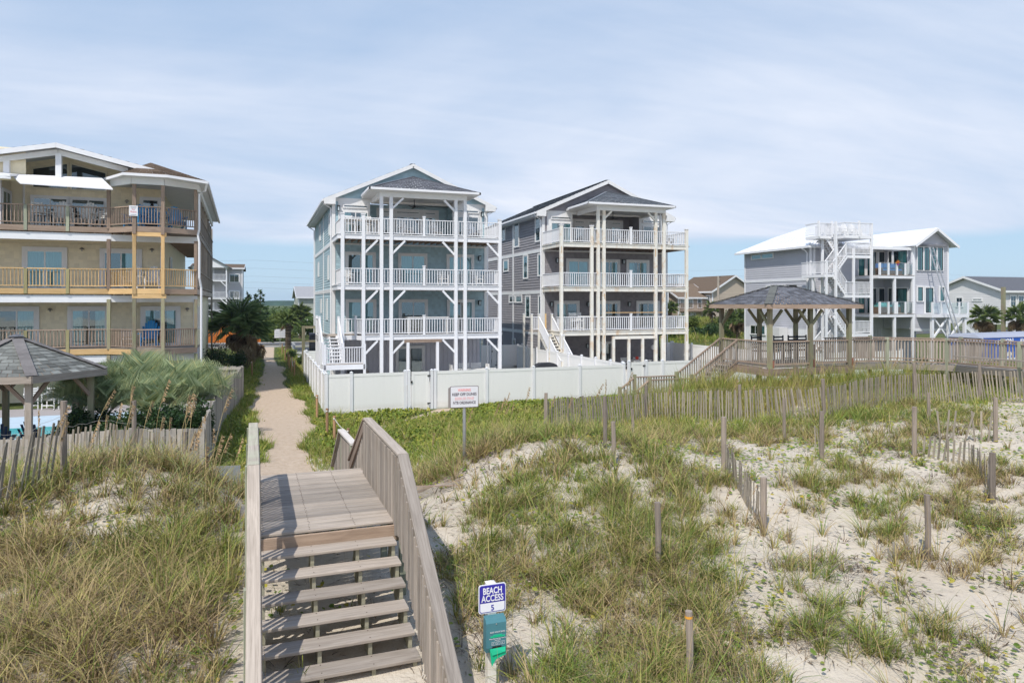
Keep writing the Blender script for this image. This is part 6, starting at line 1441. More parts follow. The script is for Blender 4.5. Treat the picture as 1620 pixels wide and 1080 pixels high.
# fan palms
def fan_frond(n=20, pet=.75, fl=.85, droop=.35, seed=0):
    g_ = random.Random(seed); mb = MB(); mb.beam((0, 0, 0), (pet, 0, .05), .03, .02, .5, .018, .012)
    for i in range(n):
        a = R(-120 + 240 * i / (n - 1)); L = fl * (1 - .18 * abs(i / (n - 1) - .5) * 2) * g_.uniform(.88, 1.08); w_ = .045
        c = Vector((pet, 0, .05)); d = Vector((math.cos(a), math.sin(a), .12)); s_ = Vector((-math.sin(a), math.cos(a), 0)) * w_
        m1 = c + d * L * .5; e = c + d * L + Vector((0, 0, -droop * L * g_.uniform(.5, 1.2))); m1.z += .03
        t_ = g_.random(); mb.add([c, m1 - s_ * .5, e, m1 + s_ * .5], [(0, 1, 2), (0, 2, 3)], t_)
    return mb
palm_g = leafmat('palm_green', [(0, (.08, .12, .035)), (.5, (.15, .21, .06)), (1, (.26, .31, .11))], .4, .25)
palm_dk = leafmat('palm_dark_green', [(0, (.07, .11, .045)), (.5, (.15, .22, .08)), (1, (.28, .35, .15))], .4, .2)
palm_d = leafmat('palm_dead', [(0, (.26, .17, .10)), (.5, (.42, .31, .20)), (1, (.55, .44, .30))], .8, .2)
def palm(label, x_, y_, trunk, sc, green=24, dead=14, gm=None, seed=1, z=None, tr=.2, lean=0):
    z = gz(x_, y_) if z is None else z; t_ = thing('palm_tree', label, 'palm tree', (x_, y_, z)); g_ = random.Random(seed); gm = gm or palm_g
    mb = MB(); n = max(6, int(trunk / .16))
    for i in range(n):
        zz_ = trunk * i / n; mb.tube([(lean * zz_, 0, zz_), (lean * zz_, 0, zz_ + trunk / n * .9)], tr * .82, 9, tr)
    mb.build('trunk', plain('palm_trunk', (.22, .17, .13), .9, .4, 9, .1, bmp=.8, tint=True), t_)
    Kf = [fan_frond(seed=s_) for s_ in range(3)]; Kd = [fan_frond(droop=.75, seed=7 + s_, fl=.75) for s_ in range(2)]
    mg = [q.build('frond', gm, t_) for q in Kf[:1]]; base = mg[0].data; md = Kd[0].build('dead_frond', palm_d, t_) if dead else None
    top = Vector((lean * trunk, 0, trunk))
    def put(o, az, el, s_):
        o.matrix_local = Matrix.Translation(top) @ Matrix.Rotation(az, 4, 'Z') @ Matrix.Rotation(-el, 4, 'Y') @ Matrix.Rotation(g_.uniform(-.5, .5), 4, 'X') @ Matrix.Scale(s_, 4)
    for i in range(green):
        o = mg[0] if i == 0 else link('frond', base, t_); u_ = i / green
        put(o, i * 2.4, R(80 - 105 * u_ ** .8 + g_.uniform(-6, 6)), sc * g_.uniform(.85, 1.08))
    for i in range(dead):
        o = md if i == 0 else link('dead_frond', md.data, t_); put(o, i * 2.4 + 1, R(-35 - 45 * g_.random()), sc * g_.uniform(.7, .95))
    return t_
palm('dark fan palm with ragged dead skirt behind the wooden gate, left of the path', -1.55, 59.5, 3.1, 1.75, 22, 9, palm_dk, 3, tr=.3)
palm('low brown fan palm beside the path, right of the dark palm', -.75, 66, 1.9, 1.5, 10, 20, palm_dk, 4, tr=.2)
palm('stout palm with pale diamond patterned trunk on the parking island', 2.75, 77.8, 2.9, .95, 14, 2, palm_g, 5, tr=.34)
palm('round headed palm in front of the grey roofed house, behind the parking lot', 5.3, 104, 3.3, 1.25, 34, 6, palm_g, 6, tr=.22)
palm('palm with many tan dead fronds in front of the white stilt house', 67.3, 49.6, 3.1, 1.15, 15, 26, palm_g, 7, z=.4, tr=.3)
palm('palm cut by the right edge of the picture, beside the blue trailer', 72.6, 49.9, 3.1, 1.15, 16, 24, palm_g, 8, z=.4, tr=.3)
palm('palm with brown fronds seen under the gazebo roof by a left post', 46.8, 61, 2.6, 1.1, 8, 20, palm_g, 9, tr=.2)
palm('small green palm above the shrubs in front of the tan house', 49.0, 68.5, 2.2, .8, 20, 4, palm_g, 10, tr=.12)
palm('small palm at the corner of the beige balcony house', 45.6, 72, 1.9, .8, 16, 2, palm_g, 11, tr=.12)
# feather palms in the pool garden
def feather(seed, L=1.7, n=28, arch=.55):
    g_ = random.Random(seed); mb = MB(); P_ = [Vector((L * s_ * (1 - .12 * s_), 0, L * (.75 * s_ - arch * 1.35 * s_ ** 2.2))) for s_ in [i / 10 for i in range(11)]]
    for a, b_ in zip(P_[:-1], P_[1:]): mb.beam(a, b_, .02, .015, .6)
    for i in range(n):
        s_ = .18 + .8 * i / n; k = int(s_ * 10); p = P_[k].lerp(P_[min(10, k + 1)], s_ * 10 - k); l = .66 * math.sin(math.pi * min(1, s_ * .85 + .12)) + .12
        for sd_ in (-1, 1):
            d = Vector((.55, sd_ * .62, .55 + g_.uniform(-.1, .1))).normalized(); e = p + d * l + Vector((0, 0, -.12 * l)); w_ = Vector((.024, 0, .012)); mb.add([p - w_ * .6, p + w_ * .6, (p + e) / 2 + w_ * .8, e, (p + e) / 2 - w_ * .8], [(0, 1, 2, 3, 4)], g_.random())
    return mb
silver = leafmat('silver_palm_leaf', [(0, (.22, .28, .14)), (.5, (.40, .48, .27)), (.85, (.56, .62, .38)), (1, (.66, .60, .28))], .4, .35)
def feather_palm(label, x_, y_, sc, n=26, seed=1, z=.3, trunk=.6):
    t_ = thing('feather_palm', label, 'palm', (x_, y_, z)); mb = MB(); mb.tube([(0, 0, -.3), (0, 0, trunk)], .22, 9, .26); mb.build('trunk', plain('palm_trunk', (.22, .17, .13), .9, .4, 9, .1, bmp=.8, tint=True), t_)
    base = feather(seed).build('frond', silver, t_); g_ = random.Random(seed)
    for i in range(n):
        o = base if i == 0 else link('frond', base.data, t_); u_ = i / n
        o.matrix_local = Matrix.Translation((0, 0, trunk)) @ Matrix.Rotation(i * 2.4, 4, 'Z') @ Matrix.Rotation(-R(66 - 58 * u_ + g_.uniform(-8, 8)), 4, 'Y') @ Matrix.Rotation(g_.uniform(-.3, .3), 4, 'X') @ Matrix.Scale(sc * g_.uniform(.85, 1.1), 4)
for i, (x_, y_, s_, lb) in enumerate(((-5.0, 27.2, 1.2, 'silvery feather palm nearest to the left gazebo roof'), (-3.85, 27.8, 1.4, 'tallest silvery feather palm, in the middle of the pool garden'), (-2.85, 27.4, 1.2, 'silvery feather palm right of the tallest one'), (-2.2, 28.6, 1.15, 'yellowing feather palm leaning over the curved wooden fence'), (-3.4, 26.2, 1.0, 'low feather palm in front of the tallest one'), (-5.9, 28.2, 1.0, 'feather palm mostly hidden behind the left gazebo posts'))): feather_palm(lb, x_, y_, s_, 30, 20 + i, .3, .9)
for i, (x_, y_, r, h, lb) in enumerate(((-4.1, 24.8, 1.0, 1.7, 'dark leafy shrub with pale flowers behind the low wooden fence'), (-3.0, 24.6, 1.1, 1.75, 'dark green rounded shrub below the feather palms'), (-2.15, 25.0, .8, 1.7, 'dark shrub touching the curved wooden fence'), (-5.3, 25.6, .9, 1.5, 'shadowed shrub beside the left gazebo'))): bush('shrub', lb, 'shrub', x_, y_, r, h, dark_leaf, 5200, .055, .2, seed=60 + i)
# along the path and beyond
for i, (x_, y_, r, h, mm, lb) in enumerate(((-2.6, 52, 1.2, 2.0, dark_leaf, 'black green bush behind the wooden gate'), (-1.7, 53.5, .8, 1.7, dark_leaf, 'dark bush at the foot of the dark fan palm'), (-3.2, 56.5, 1.5, 2.4, tan_leaf, 'tan plumed grass clump beside the cream house'), (-1.0, 57, .8, 1.8, tan_leaf, 'reddish tan plume clump right of the palm trunk'), (-.35, 70, .5, .9, lime_leaf, 'yellow flowering bush on the left edge of the path'), (2.6, 66, .55, .8, mid_leaf, 'green bush among the rope posts on the right of the path'), (3.4, 58.5, .7, .9, mid_leaf, 'low dark bush by the parking lot corner'), (4.6, 70.6, .35, .5, mid_leaf, 'small round ball shrub on the parking island'))): bush('shrub', lb, 'shrub', x_, y_, r, h, mm, 2200, .07 if mm is not tan_leaf else .05, seed=80 + i)
def pine(label, x_, y_, h, r, seed):
    t_ = thing('pine_tree', label, 'tree', (x_, y_, gz(x_, y_))); g_ = random.Random(seed); mb = MB(); mb.tube([(0, 0, -.2), (.1, 0, h * .5), (.05, 0, h * .97)], .2, 8, .03); mb.build('trunk', barkm, t_)
    bl = []; br = MB()
    for i in range(15):
        s_ = .22 + .78 * i / 15; R_ = r * (1.05 - s_) ** .7 * g_.uniform(.75, 1.1)
        for k in range(3):
            a = g_.uniform(0, 6.28); d = R_ * g_.uniform(.4, .85); bl.append((d * math.cos(a), d * math.sin(a), h * s_ + .15 * d, R_ * .42, R_ * .42, h * .035)); br.tube([(0, 0, h * s_ - .1), (d * math.cos(a), d * math.sin(a), h * s_ + .1 * d)], .04, 4, .015)
    br.build('branches', barkm, t_, stuff=True); leaf_cloud('crown', bl, 5200, .13, pine_leaf, t_, .1, seed=seed)
pine('taller of the two pines behind the path, right hand one', -.1, 104, 7.1, 2.4, 1); pine('slimmer pine just left of the taller one', -1.7, 103, 6.7, 1.9, 2)
def tree(label, x_, y_, r, h, mm, seed, n=3200, size=.16):
    t_ = thing('broadleaf_tree', label, 'tree', (x_, y_, gz(x_, y_))); g_ = random.Random(seed); mb = MB()
    for i in range(4): a = i * 1.6; mb.tube([(0, 0, -.2), (.15 * r * math.cos(a), .15 * r * math.sin(a), h * .35), (.45 * r * math.cos(a), .45 * r * math.sin(a), h * .7)], .14, 6, .03)
    mb.build('trunk', barkm, t_); bl = [(g_.uniform(-.65, .65) * r, g_.uniform(-.6, .6) * r, h * g_.uniform(.22, .8), r * g_.uniform(.3, .5), r * g_.uniform(.3, .5), h * g_.uniform(.14, .24)) for _ in range(12)]
    leaf_cloud('crown', bl, n, size, mm, t_, .45, seed=seed)
for i, (x_, y_, r, h, mm, lb) in enumerate(((1.7, 97.5, 2.6, 3.0, lime_leaf, 'yellow green tree across the road, behind the parking sign'), (6.5, 97, 3.0, 3.4, mid_leaf, 'mid green tree across the road, right of the pale trunk palm'), (9.5, 98, 2.6, 2.9, lime_leaf, 'yellow green shrubby tree beside the grey roofed house'), (-4.2, 101, 3.2, 4.2, mid_leaf, 'green tree left of the two pines'), (3.3, 108, 3, 4.0, lime_leaf, 'pale green tree right of the two pines'), (-1.5, 97, 2.6, 2.6, mid_leaf, 'low bushy tree under the pines'), (-9.5, 104, 4, 4.5, dark_leaf, 'dark tree hidden behind the cream house porch'))): tree(lb, x_, y_, r, h, mm, 30 + i)
# green bank right of the mauve house
for i, (x_, y_, r, h, mm) in enumerate(((44.5, 63, 1.6, 1.7, dark_leaf), (47.6, 65, 2.0, 2.0, mid_leaf), (42, 66, 1.7, 1.2, mid_leaf), (50.5, 67, 1.9, 2.0, mid_leaf), (46.3, 70, 1.8, 1.5, lime_leaf), (53.5, 69, 2.4, 2.2, mid_leaf), (56, 66, 2.2, 2.2, dark_leaf), (40.0, 62, 1.2, 1.0, lime_leaf), (58, 71, 2.4, 2.0, mid_leaf), (43.5, 72, 1.8, 1.4, mid_leaf))):
    bush('shrub', ('%s shrub on the green bank, %s' % (('dark', 'mid green', 'yellow green')[(mm is mid_leaf) + 2 * (mm is lime_leaf)], ('in front of all others', 'under the gazebo eave', 'low at the left', 'behind the gazebo post', 'below the tan house', 'largest on the right', 'beside the pale house wall', 'lowest by the white fence', 'last before the pale house', 'nearest the beige balconies')[i])), 'shrub', x_, y_, r, h, mm, 2600, .11, seed=120 + i)
def bank(a, b_): return np.clip(np.exp(-((a - 50) / 13) ** 2 - ((b_ - 66) / 11) ** 2) * 1.3, 0, 1)
x, y = scatter(9000, 34, 66, 52, 80, bank); tag(tufts(x, y, 9, .3, .7, .05, 'bank_grass', rough, .8, .25), None, None, kind='stuff')
# ================================================================== FAR HOUSES
def box_house(label, x_, y_, w, d, h, m, roofm, rz=0, rise=1.6, ridge='x', stilts=0, wins=(), z=None, over=.4, trimm=wpaint, ends=None, cat='house'):
    """plain house: body, gable roof with slabs and fascia, windows (x, z, w, h, side)"""
    z = gz(x_, y_) if z is None else z; g = thing('house', label, cat, (x_, y_, z), rz); mb = MB(); mb.span(0, w, 0, d, stilts, h)
    gm = MB()
    if ridge == 'x':     # ridge runs along local x, gables at the sides
        mb.prism([(0, 0, h), (0, d, h), (0, d / 2, h + rise)], (w, 0, 0)); sl = rise / (d / 2)
        slabs = [[(-over, -over, h - over * sl), (w + over, -over, h - over * sl), (w + over, d / 2, h + rise), (-over, d / 2, h + rise)], [(-over, d + over, h - over * sl), (w + over, d + over, h - over * sl), (w + over, d / 2, h + rise), (-over, d / 2, h + rise)]]
        rk = [((-over - .02, -over, h - over * sl), (-over - .02, d / 2, h + rise)), ((-over - .02, d + over, h - over * sl), (-over - .02, d / 2, h + rise)), ((w + over + .02, -over, h - over * sl), (w + over + .02, d / 2, h + rise)), ((-over, -over - .02, h - over * sl), (w + over, -over - .02, h - over * sl))]
    else:
        mb.prism([(0, 0, h), (w, 0, h), (w / 2, 0, h + rise)], (0, d, 0)); sl = rise / (w / 2)
        slabs = [[(-over, -over, h - over * sl), (-over, d + over, h - over * sl), (w / 2, d + over, h + rise), (w / 2, -over, h + rise)], [(w + over, -over, h - over * sl), (w + over, d + over, h - over * sl), (w / 2, d + over, h + rise), (w / 2, -over, h + rise)]]
        rk = [((-over, -over - .02, h - over * sl), (w / 2, -over - .02, h + rise)), ((w + over, -over - .02, h - over * sl), (w / 2, -over - .02, h + rise)), ((-over - .02, -over, h - over * sl), (-over - .02, d + over, h - over * sl))]
    mb.build('wall', m, g)
    r_ = MB()
    for q in slabs: slab(r_, [Vector(p) + Vector((0, 0, .16)) for p in q], .14)
    rf = r_.build('roof', roofm, g)
    for a, b_ in rk: bar('fascia_board', Vector(a) + Vector((0, 0, .05)), Vector(b_) + Vector((0, 0, .05)), .05, .24, trimm, rf)
    lap = MB(); k = int((h - stilts) / .2)
    for i in range(k): zz_ = stilts + i * .2; lap.add([(-.02, 0, zz_), (-.02, d, zz_), (0, d, zz_ + .2), (0, 0, zz_ + .2)], [(0, 1, 2, 3)]); lap.add([(0, -.02, zz_), (w, -.02, zz_), (w, 0, zz_ + .2), (0, 0, zz_ + .2)], [(0, 1, 2, 3)])
    lap.build('siding', m, g, stuff=True)
    for c in ((0, 0), (w, 0), (0, d)): bar('corner_board', (c[0], c[1], stilts), (c[0], c[1], h), .16, .16, trimm, g)
    if stilts:
        for i in range(int(w / 2.4) + 1):
            for j in range(int(d / 2.8) + 1): bar('stilt', (.15 + i * (w - .3) / int(w / 2.4), .15 + j * (d - .3) / int(d / 2.8), -1), (.15 + i * (w - .3) / int(w / 2.4), .15 + j * (d - .3) / int(d / 2.8), stilts), .28, .28, wpX, g)
    for q in wins:
        if q[4] == 'f': opening(g, 'window', (q[0], -.02, q[1]), q[2], q[3], 0, 2 if q[2] > .9 else 1, .06, .09, 'none', tm=trimm, bars=1 if q[2] < 1.4 else 0)
        else: opening(g, 'window', (-.02, q[0] + q[2], q[1]), q[2], q[3], R(-90), 1, .06, .09, 'none', tm=trimm, bars=1)
    return g
def balcony(g, x0, x1, y0, y1, z, m=white, post=None, fl=None, each=True):
    b_ = MB(); b_.span(x0, x1, y0, y1, z - .22, z); b_.build('balcony_floor', fl or white, g); railing(g, (x0, y0, z), (x1, y0, z), m, 1.0, .2, .05, each=each); railing(g, (x1, y0, z), (x1, y1, z), m, 1.0, .2, .05, each=each); railing(g, (x0, y0, z), (x0, y1, z), m, 1.0, .2, .05, each=each)
offw = plain('off_white_siding', (.70, .69, .69), .6, .04, 1, .2, rnd=0); beige = plain('beige_siding', (.50, .42, .34), .6, .06, 1, .2, rnd=0); pinkbeige = plain('pinkish_beige_siding', (.52, .42, .36), .6, .06, 1, .2, rnd=0)
sage = plain('sage_siding', (.42, .44, .38), .6, .05, 1, .2, rnd=0); azure = plain('azure_siding', (.16, .33, .42), .6, .05, 1, .2, rnd=0); greyw = plain('warm_grey_siding', (.50, .49, .50), .6, .05, 1, .2, rnd=0)
g = box_house('white stilt house with dark grey roof at the right edge', 80.0, 56.7, 14, 9.2, 6.15, offw, roofgrey, 0, 1.65, 'x', 2.3, [(5.0, 4.3, .8, 1.1, 's'), (2.6, 5.0, 1.1, .25, 's'), (.5, 2.7, .8, .8, 's'), (1.0, 4.3, .9, 1.3, 'f'), (2.3, 4.3, .9, 1.3, 'f'), (5.0, 4.2, .9, 1.3, 'f')], z=.3)
balcony(g, 4.5, 9, -2, 0, 4.0, wbX, fl=wbX); railing(g, (.0, -1.0, 2.3), (0, -3.6, .3), white, 1, .2, .05); bar('stair_stringer', (0.6, -.2, 2.2), (.6, -3.6, .1), 1.2, .16, white, g)
g = thing('outside_stair', 'white outside stair between the pale grey house and the white stilt house', 'stairs', (72.8, 56.0, .4), 0)
for k in range(12): bar('tread', (.0 + .28 * k, 0, 2.3 - .18 * k), (.0 + .28 * k, 1.1, 2.3 - .18 * k), .28, .04, white, g)
railing(g, (0, 0, 2.3), (3.4, 0, .2), white, 1, .2, .05); bar('stringer', (0, 0, 2.2), (3.4, 0, .1), .06, .3, white, g)
# four storey narrow house seen past the cream house
g = box_house('narrow white and grey four storey house glimpsed beside the cream house', -11.0, 131, 8.0, 12, 11.0, greyw, roofbrown, 0, .9, 'x', 0, [(6.0, 8.6, 1.5, 1.4, 'f'), (6.0, 5.4, 1.5, 1.7, 'f')], z=0, trimm=white)
for z in (3.2, 6.2, 9.2):
    balcony(g, .3, 5.6, -2.2, 0, z - .3)
    if z < 9: balcony(g, 5.7, 7.6, -1.2, 0, z - .3)
    opening(g, 'door', (1.2, -.02, z - .25), 2.1, 1.9, 0, 2, .1, .25, 'none', tm=white)
    for s_, x in ((-1, 5.55),): bar('brace', (x, -2.15, z + 1.6), (x - 1.0, -2.15, z + 2.6), .14, .14, white, g)
for x in (.4, 5.55): bar('post', (x, -2.15, 0), (x, -2.15, 11.2), .2, .2, white, g)
mb = MB(); mb.prism([(-.1, -2.5, 11.0), (6.1, -2.5, 11.0), (3.0, -2.5, 12.7)], (0, .12, 0)); mb.build('gable_wall', white, g)
mb = MB()
for xe in (-.4, 6.4): slab(mb, [(xe, -2.8, 10.95), (3.0, -2.8, 12.9), (3.0, 6, 12.9), (xe, 6, 10.95)], .16)
mb.build('gable_roof', roofgrey, g)
t_ = thing('orange_fence', 'orange stained board fence in front of the narrow four storey house', 'fence', (-6.5, 96, 0), 0)
for k in range(34): bar('board', (-1.5 + .24 * k, 0, 0), (-1.5 + .24 * k, 0, 2.3 + .05 * (k % 3)), .22, .03, wood('orange_board', (.70, .22, .05), (.5, .13, .03)), t_)
for zz_ in (.5, 1.8): bar('rail', (-1.6, .05, zz_), (6.5, .05, zz_), .05, .1, wood('orange_board', (.70, .22, .05), (.5, .13, .03)), t_)
g = box_house('sage and grey house with light grey roof across the road', 5.6, 114, 4.2, 14, 5.9, sage, plain('pale_roof', (.36, .36, .37), .8, .1, 4), 0, 1.7, 'x', 0, [], z=0, trimm=white); balcony(g, .6, 3.6, -1.5, 0, 2.4)
g = box_house('azure blue house with steep grey gable behind the blue beach house', 9.4, 110, 7, 12, 6.2, azure, plain('pale_roof', (.36, .36, .37), .8, .1, 4), 0, 3.2, 'y', 0, [(1.0, 5.0, .8, 1.6, 'f'), (.6, 2.2, .9, 1.2, 'f'), (1.7, 2.2, .9, 1.2, 'f')], z=0, trimm=white)
# right middle distance
g = box_house('tan house with brown roofs and timber balconies above the green bank', 62.3, 87, 8, 9, 5.8, beige, roofbrown, 4, 2.2, 'y', 0, [(.5, 3.9, .8, 1.2, 's')], z=1.0, trimm=white)
g = box_house('low brown roofed wing of the tan house with a wooden balcony', 57.2, 88, 5.4, 8, 4.6, beige, roofbrown, 4, 1.9, 'x', 0, [(.3, 3.0, 1.0, 1.3, 'f'), (1.7, 3.0, .8, 1.3, 'f'), (3.4, 3.0, .7, 1.5, 'f'), (.4, .9, 1.0, 1.4, 'f'), (2.0, .9, 1.0, 1.4, 'f'), (4.2, .9, .7, 1.4, 'f')], z=1.3, trimm=white)
balcony(g, .2, 4.6, -1.6, 0, 2.7, wbX, fl=wbX)
for k in range(8): bar('tread', (-.5 - .0 * k + .1 * k, -1.7 - .0 * k, 1.2 - .15 * k), (1.0 - .25 * k, -1.7, 1.2 - .15 * k), .3, .05, wbX, g)
g = box_house('beige three storey house with white balconies right of the mauve house', 49.2, 88, 6.2, 10, 6.3, pinkbeige, roofbrown, 0, 1.0, 'x', 0, [(4.7, 4.3, .9, 1.3, 'f')], z=1.2, trimm=white)
balcony(g, .6, 3.6, -1.4, 0, 3.5); balcony(g, .6, 3.6, -1.4, 0, .9); opening(g, 'door', (1.2, -.02, 3.55), .9, 1.6, 0, 1, .06, .1, 'none'); opening(g, 'door', (1.0, -.02, .95), 2.2, 1.6, 0, 2, .06, .1, 'none', gl=glassdark)
g = box_house('pale pinkish gable end behind the small gazebo palm', 71, 92, 8, 10, 5.4, pinkbeige, roofbrown, 0, 1.6, 'y', 0, [], z=1.2, trimm=white)

# power line and poles
g = thing('utility_pole', 'weathered utility pole rising in front of the tan house', 'utility pole', (60.4, 83, gz(60.4, 83)), 0)
q = MB(); q.tube([(0, 0, -.5), (0, 0, 8.0)], .2, 8, .15); q.build('pole', wood('pole_wood', (.42, .37, .32), (.25, .21, .18), 'Z'), g)
q = MB(); q.tube([(-.35, -.1, 3.3), (-.35, -.1, 4.1)], .22, 10); q.build('transformer', plain('transformer_grey', (.5, .5, .52), .5), g)
for zz_ in (7.2, 7.9): bx('insulator', (.15, 0, zz_), (.35, .1, .12), black, g)
g = thing('utility_pole', 'square timber pole in front of the white stilt house, right edge', 'utility pole', (71.6, 50.8, .4), 0); bar('pole', (0, 0, 0), (0, 0, 6.3), .3, .3, wpX, g)
wirem = plain('wire_grey', (.10, .11, .13), .6)
for k, zz_ in enumerate((8.1, 9.2, 10.4, 12.0, 13.6)):
    pts = []
    for i in range(60): x_ = -120 + i * 7.0; ph = ((x_ + 300) % 60) / 60; pts.append((x_, 150, zz_ - .7 * 4 * ph * (1 - ph)))
    q = MB(); q.tube(pts, .013, 3); tag(q.build('power_line', wirem), ('lowest', 'second lowest', 'middle', 'second highest', 'highest')[k] + ' of the power lines crossing the sky behind the houses', 'power line')

# ================================================================== SMALL THINGS
ropem = plain('rope_white', (.66, .64, .58), .8, .1); pm = wood('reddish_post', (.50, .31, .18), (.30, .17, .10), 'Z')
def post_thing(x_, y_, h, lb, grp='posts beside the sandy path', r=.055):
    t_ = thing('path_post', lb, 'post', (x_, y_, gz(x_, y_)), 0, grp); q = MB(); q.tube([(0, 0, -.4), (0, 0, h)], r, 9); q.build('post_shaft', pm, t_); q = MB(); q.ball((-.02, -.045, h - .1), (.035, .035, .035)); q.build('rope_knob', ropem, t_)
for x_, y_, h, lb in ((2.4, 27.7, 1.05, 'tall brown rope post close to the white fence corner'), (2.33, 31.8, 1.1, 'brown rope post standing right against the white fence corner'), (2.5, 25.9, 1.0, 'reddish rope post with a drooping white rope'), (2.95, 25.6, .55, 'short rope post with a rounded cap near the stair rail'),
        (2.2, 50.5, 1.15, 'nearest post of the rope line on the right of the path'), (2.15, 53.5, 1.15, 'second post of the rope line on the right of the path'), (2.1, 57, 1.1, 'third post of the rope line on the right of the path'), (2.1, 60, 1.1, 'fourth post of the rope line on the right of the path'), (2.05, 65, 1.1, 'fifth post of the rope line on the right of the path'), (2.0, 72, 1.1, 'farthest post of the rope line on the right of the path'), (-.55, 51.5, 1.1, 'lone brown post on the left side of the path')): post_thing(x_, y_, h, lb)
def rope(a, b_, lb): 
    q = MB(); a = Vector(a); b_ = Vector(b_); sg = .28 * (b_ - a).length / 2; q.tube([a.lerp(b_, i / 8) - Vector((0, 0, 4 * sg * (i / 8) * (1 - i / 8))) for i in range(9)], .016, 5); tag(q.build('rope', ropem), lb, 'rope')
rope((2.5, 25.85, gz(2.5, 25.9) + .9), (2.95, 25.55, gz(2.95, 25.6) + .45), 'white rope hanging from the reddish post to the short post'); rope((2.2, 50.5, 1.05), (2.15, 53.5, 1.05), 'white rope between the two nearest posts of the path line')
g = thing('parking_sign', 'small white double sign at the landward end of the sandy path', 'sign', (2.0, 80.5, 0), 0); bar('post', (0, 0, 0), (0, 0, 2.0), .06, .06, alu, g)
for x in (-.3, .3): bx('sign_panel', (x, -.05, 1.75), (.56, .03, .95), signwhite, g)
for x in (-.3, .3):
    for k in range(4): bx('printed_line', (x, -.068, 2.0 - k * .16), (.36, .004, .03), plain('sign_grey', (.4, .45, .55)), g)
g = thing('white_marker_post', 'short white utility marker post beside the parking lot entrance', 'post', (3.4, 80, 0), 0); bar('post_shaft', (0, 0, 0), (0, 0, .8), .3, .3, white, g)
g = thing('metal_panel', 'blank grey metal sheet standing in the grass left of the boardwalk', 'panel', (-.78, 17.6, gz(-.78, 17.6)), -8); bx('sheet', (0, 0, .55), (.68, .015, .48), plain('galvanised_sheet', (.36, .39, .42), .45, .1, 3, .5, metal=.3), g)
for x in (-.2, .2): bar('leg', (x, .03, -.2), (x, .03, .7), .03, .03, alu, g)
g = thing('timber_stand', 'tall brown timber stand holding a dark unit beside the blue house', 'stand', (3.0, 53.5, 0), 0)
for x in (0, .9):
    for y in (0, 1.6): bar('post', (x, y, 0), (x, y, 3.35), .14, .14, wpX, g)
for p, q_ in (((0, 0, 3.3), (.95, 0, 3.3)), ((0, 0, 2.3), (.95, 0, 2.3)), ((0, 0, 1.2), (.95, 0, 1.2)), ((0, 0, 1.2), (.95, 0, .1)), ((0, 0, .2), (.95, 0, 1.2)), ((0, 0, 3.3), (0, 1.6, 3.3)), ((0, 1.6, 3.3), (.95, 1.6, 3.3))): bar('rail', p, q_, .05, .14, wpX, g)
g = thing('condenser_unit', 'dark boxy air conditioner on the timber stand by the blue house', 'air conditioner', (3.7, 53.9, 1.35), 0)
bx('casing', (0, .4, .75), (.55, .9, 1.5), plain('unit_navy', (.05, .06, .09), .5), g)
for k in range(9): bx('louvre', (0, -.06, .2 + k * .13), (.5, .02, .04), black, g)

# trailer with a painted name
bluep = plain('trailer_blue', (.015, .10, .50), .35, .05, 1, .5, rnd=0); tgrey = plain('trailer_grey_roof', (.36, .38, .45), .5, .06, 1, .3, rnd=0)
g = thing('box_trailer', 'blue box trailer with grey roof and white NGTON lettering beyond the walkway rail', 'trailer', (45.4, 33.8, .45), 0)
q = MB(); q.prism([(0, 0, .75), (7.5, 0, .75), (7.5, 0, 2.32), (.3, 0, 2.32), (0, 0, 2.05)], (0, 2.4, 0)); q.build('box_body', bluep, g)
q = MB(); q.prism([(.05, -.04, 2.28), (.05, 2.44, 2.28), (.2, 2.1, 2.52), (.2, .5, 2.52)], (7.4, 0, .06)); q.build('roof', tgrey, g)
q = MB(); q.prism([(-.08, -.05, .75), (.1, -.05, .75), (.3, -.05, 2.34), (-.02, -.05, 2.1)], (0, 2.5, 0)); fc_ = q.build('front_cap', tgrey, g)
o_ = lettering('lettering', 'NGTON', .46, signwhite, g, (2.35, -.006, 1.86), bold=.02, width=1.75); o_.rotation_euler = (R(90), R(-4), 0); lettering('lettering', 'AW', .42, signwhite, g, (4.2, -.006, 1.9), bold=.03)
lettering('lettering', 'AN', .5, signwhite, g, (2.9, -.006, .95), bold=.03); bx('stripe', (3.7, -.005, .85), (7.2, .01, .12), white, g)
for x in (2.0, 4.6):
    q = MB(); q.tube([(x, -.02, .38), (x, .3, .38)], .38, 14); w_ = q.build('wheel', black, g); q = MB(); q.tube([(x, -.05, .38), (x, 0, .38)], .2, 10); q.build('hub', alu, w_)
bx('stripe', (-.05, 1.2, 1.8), (.03, 2.3, .16), bluep, g)

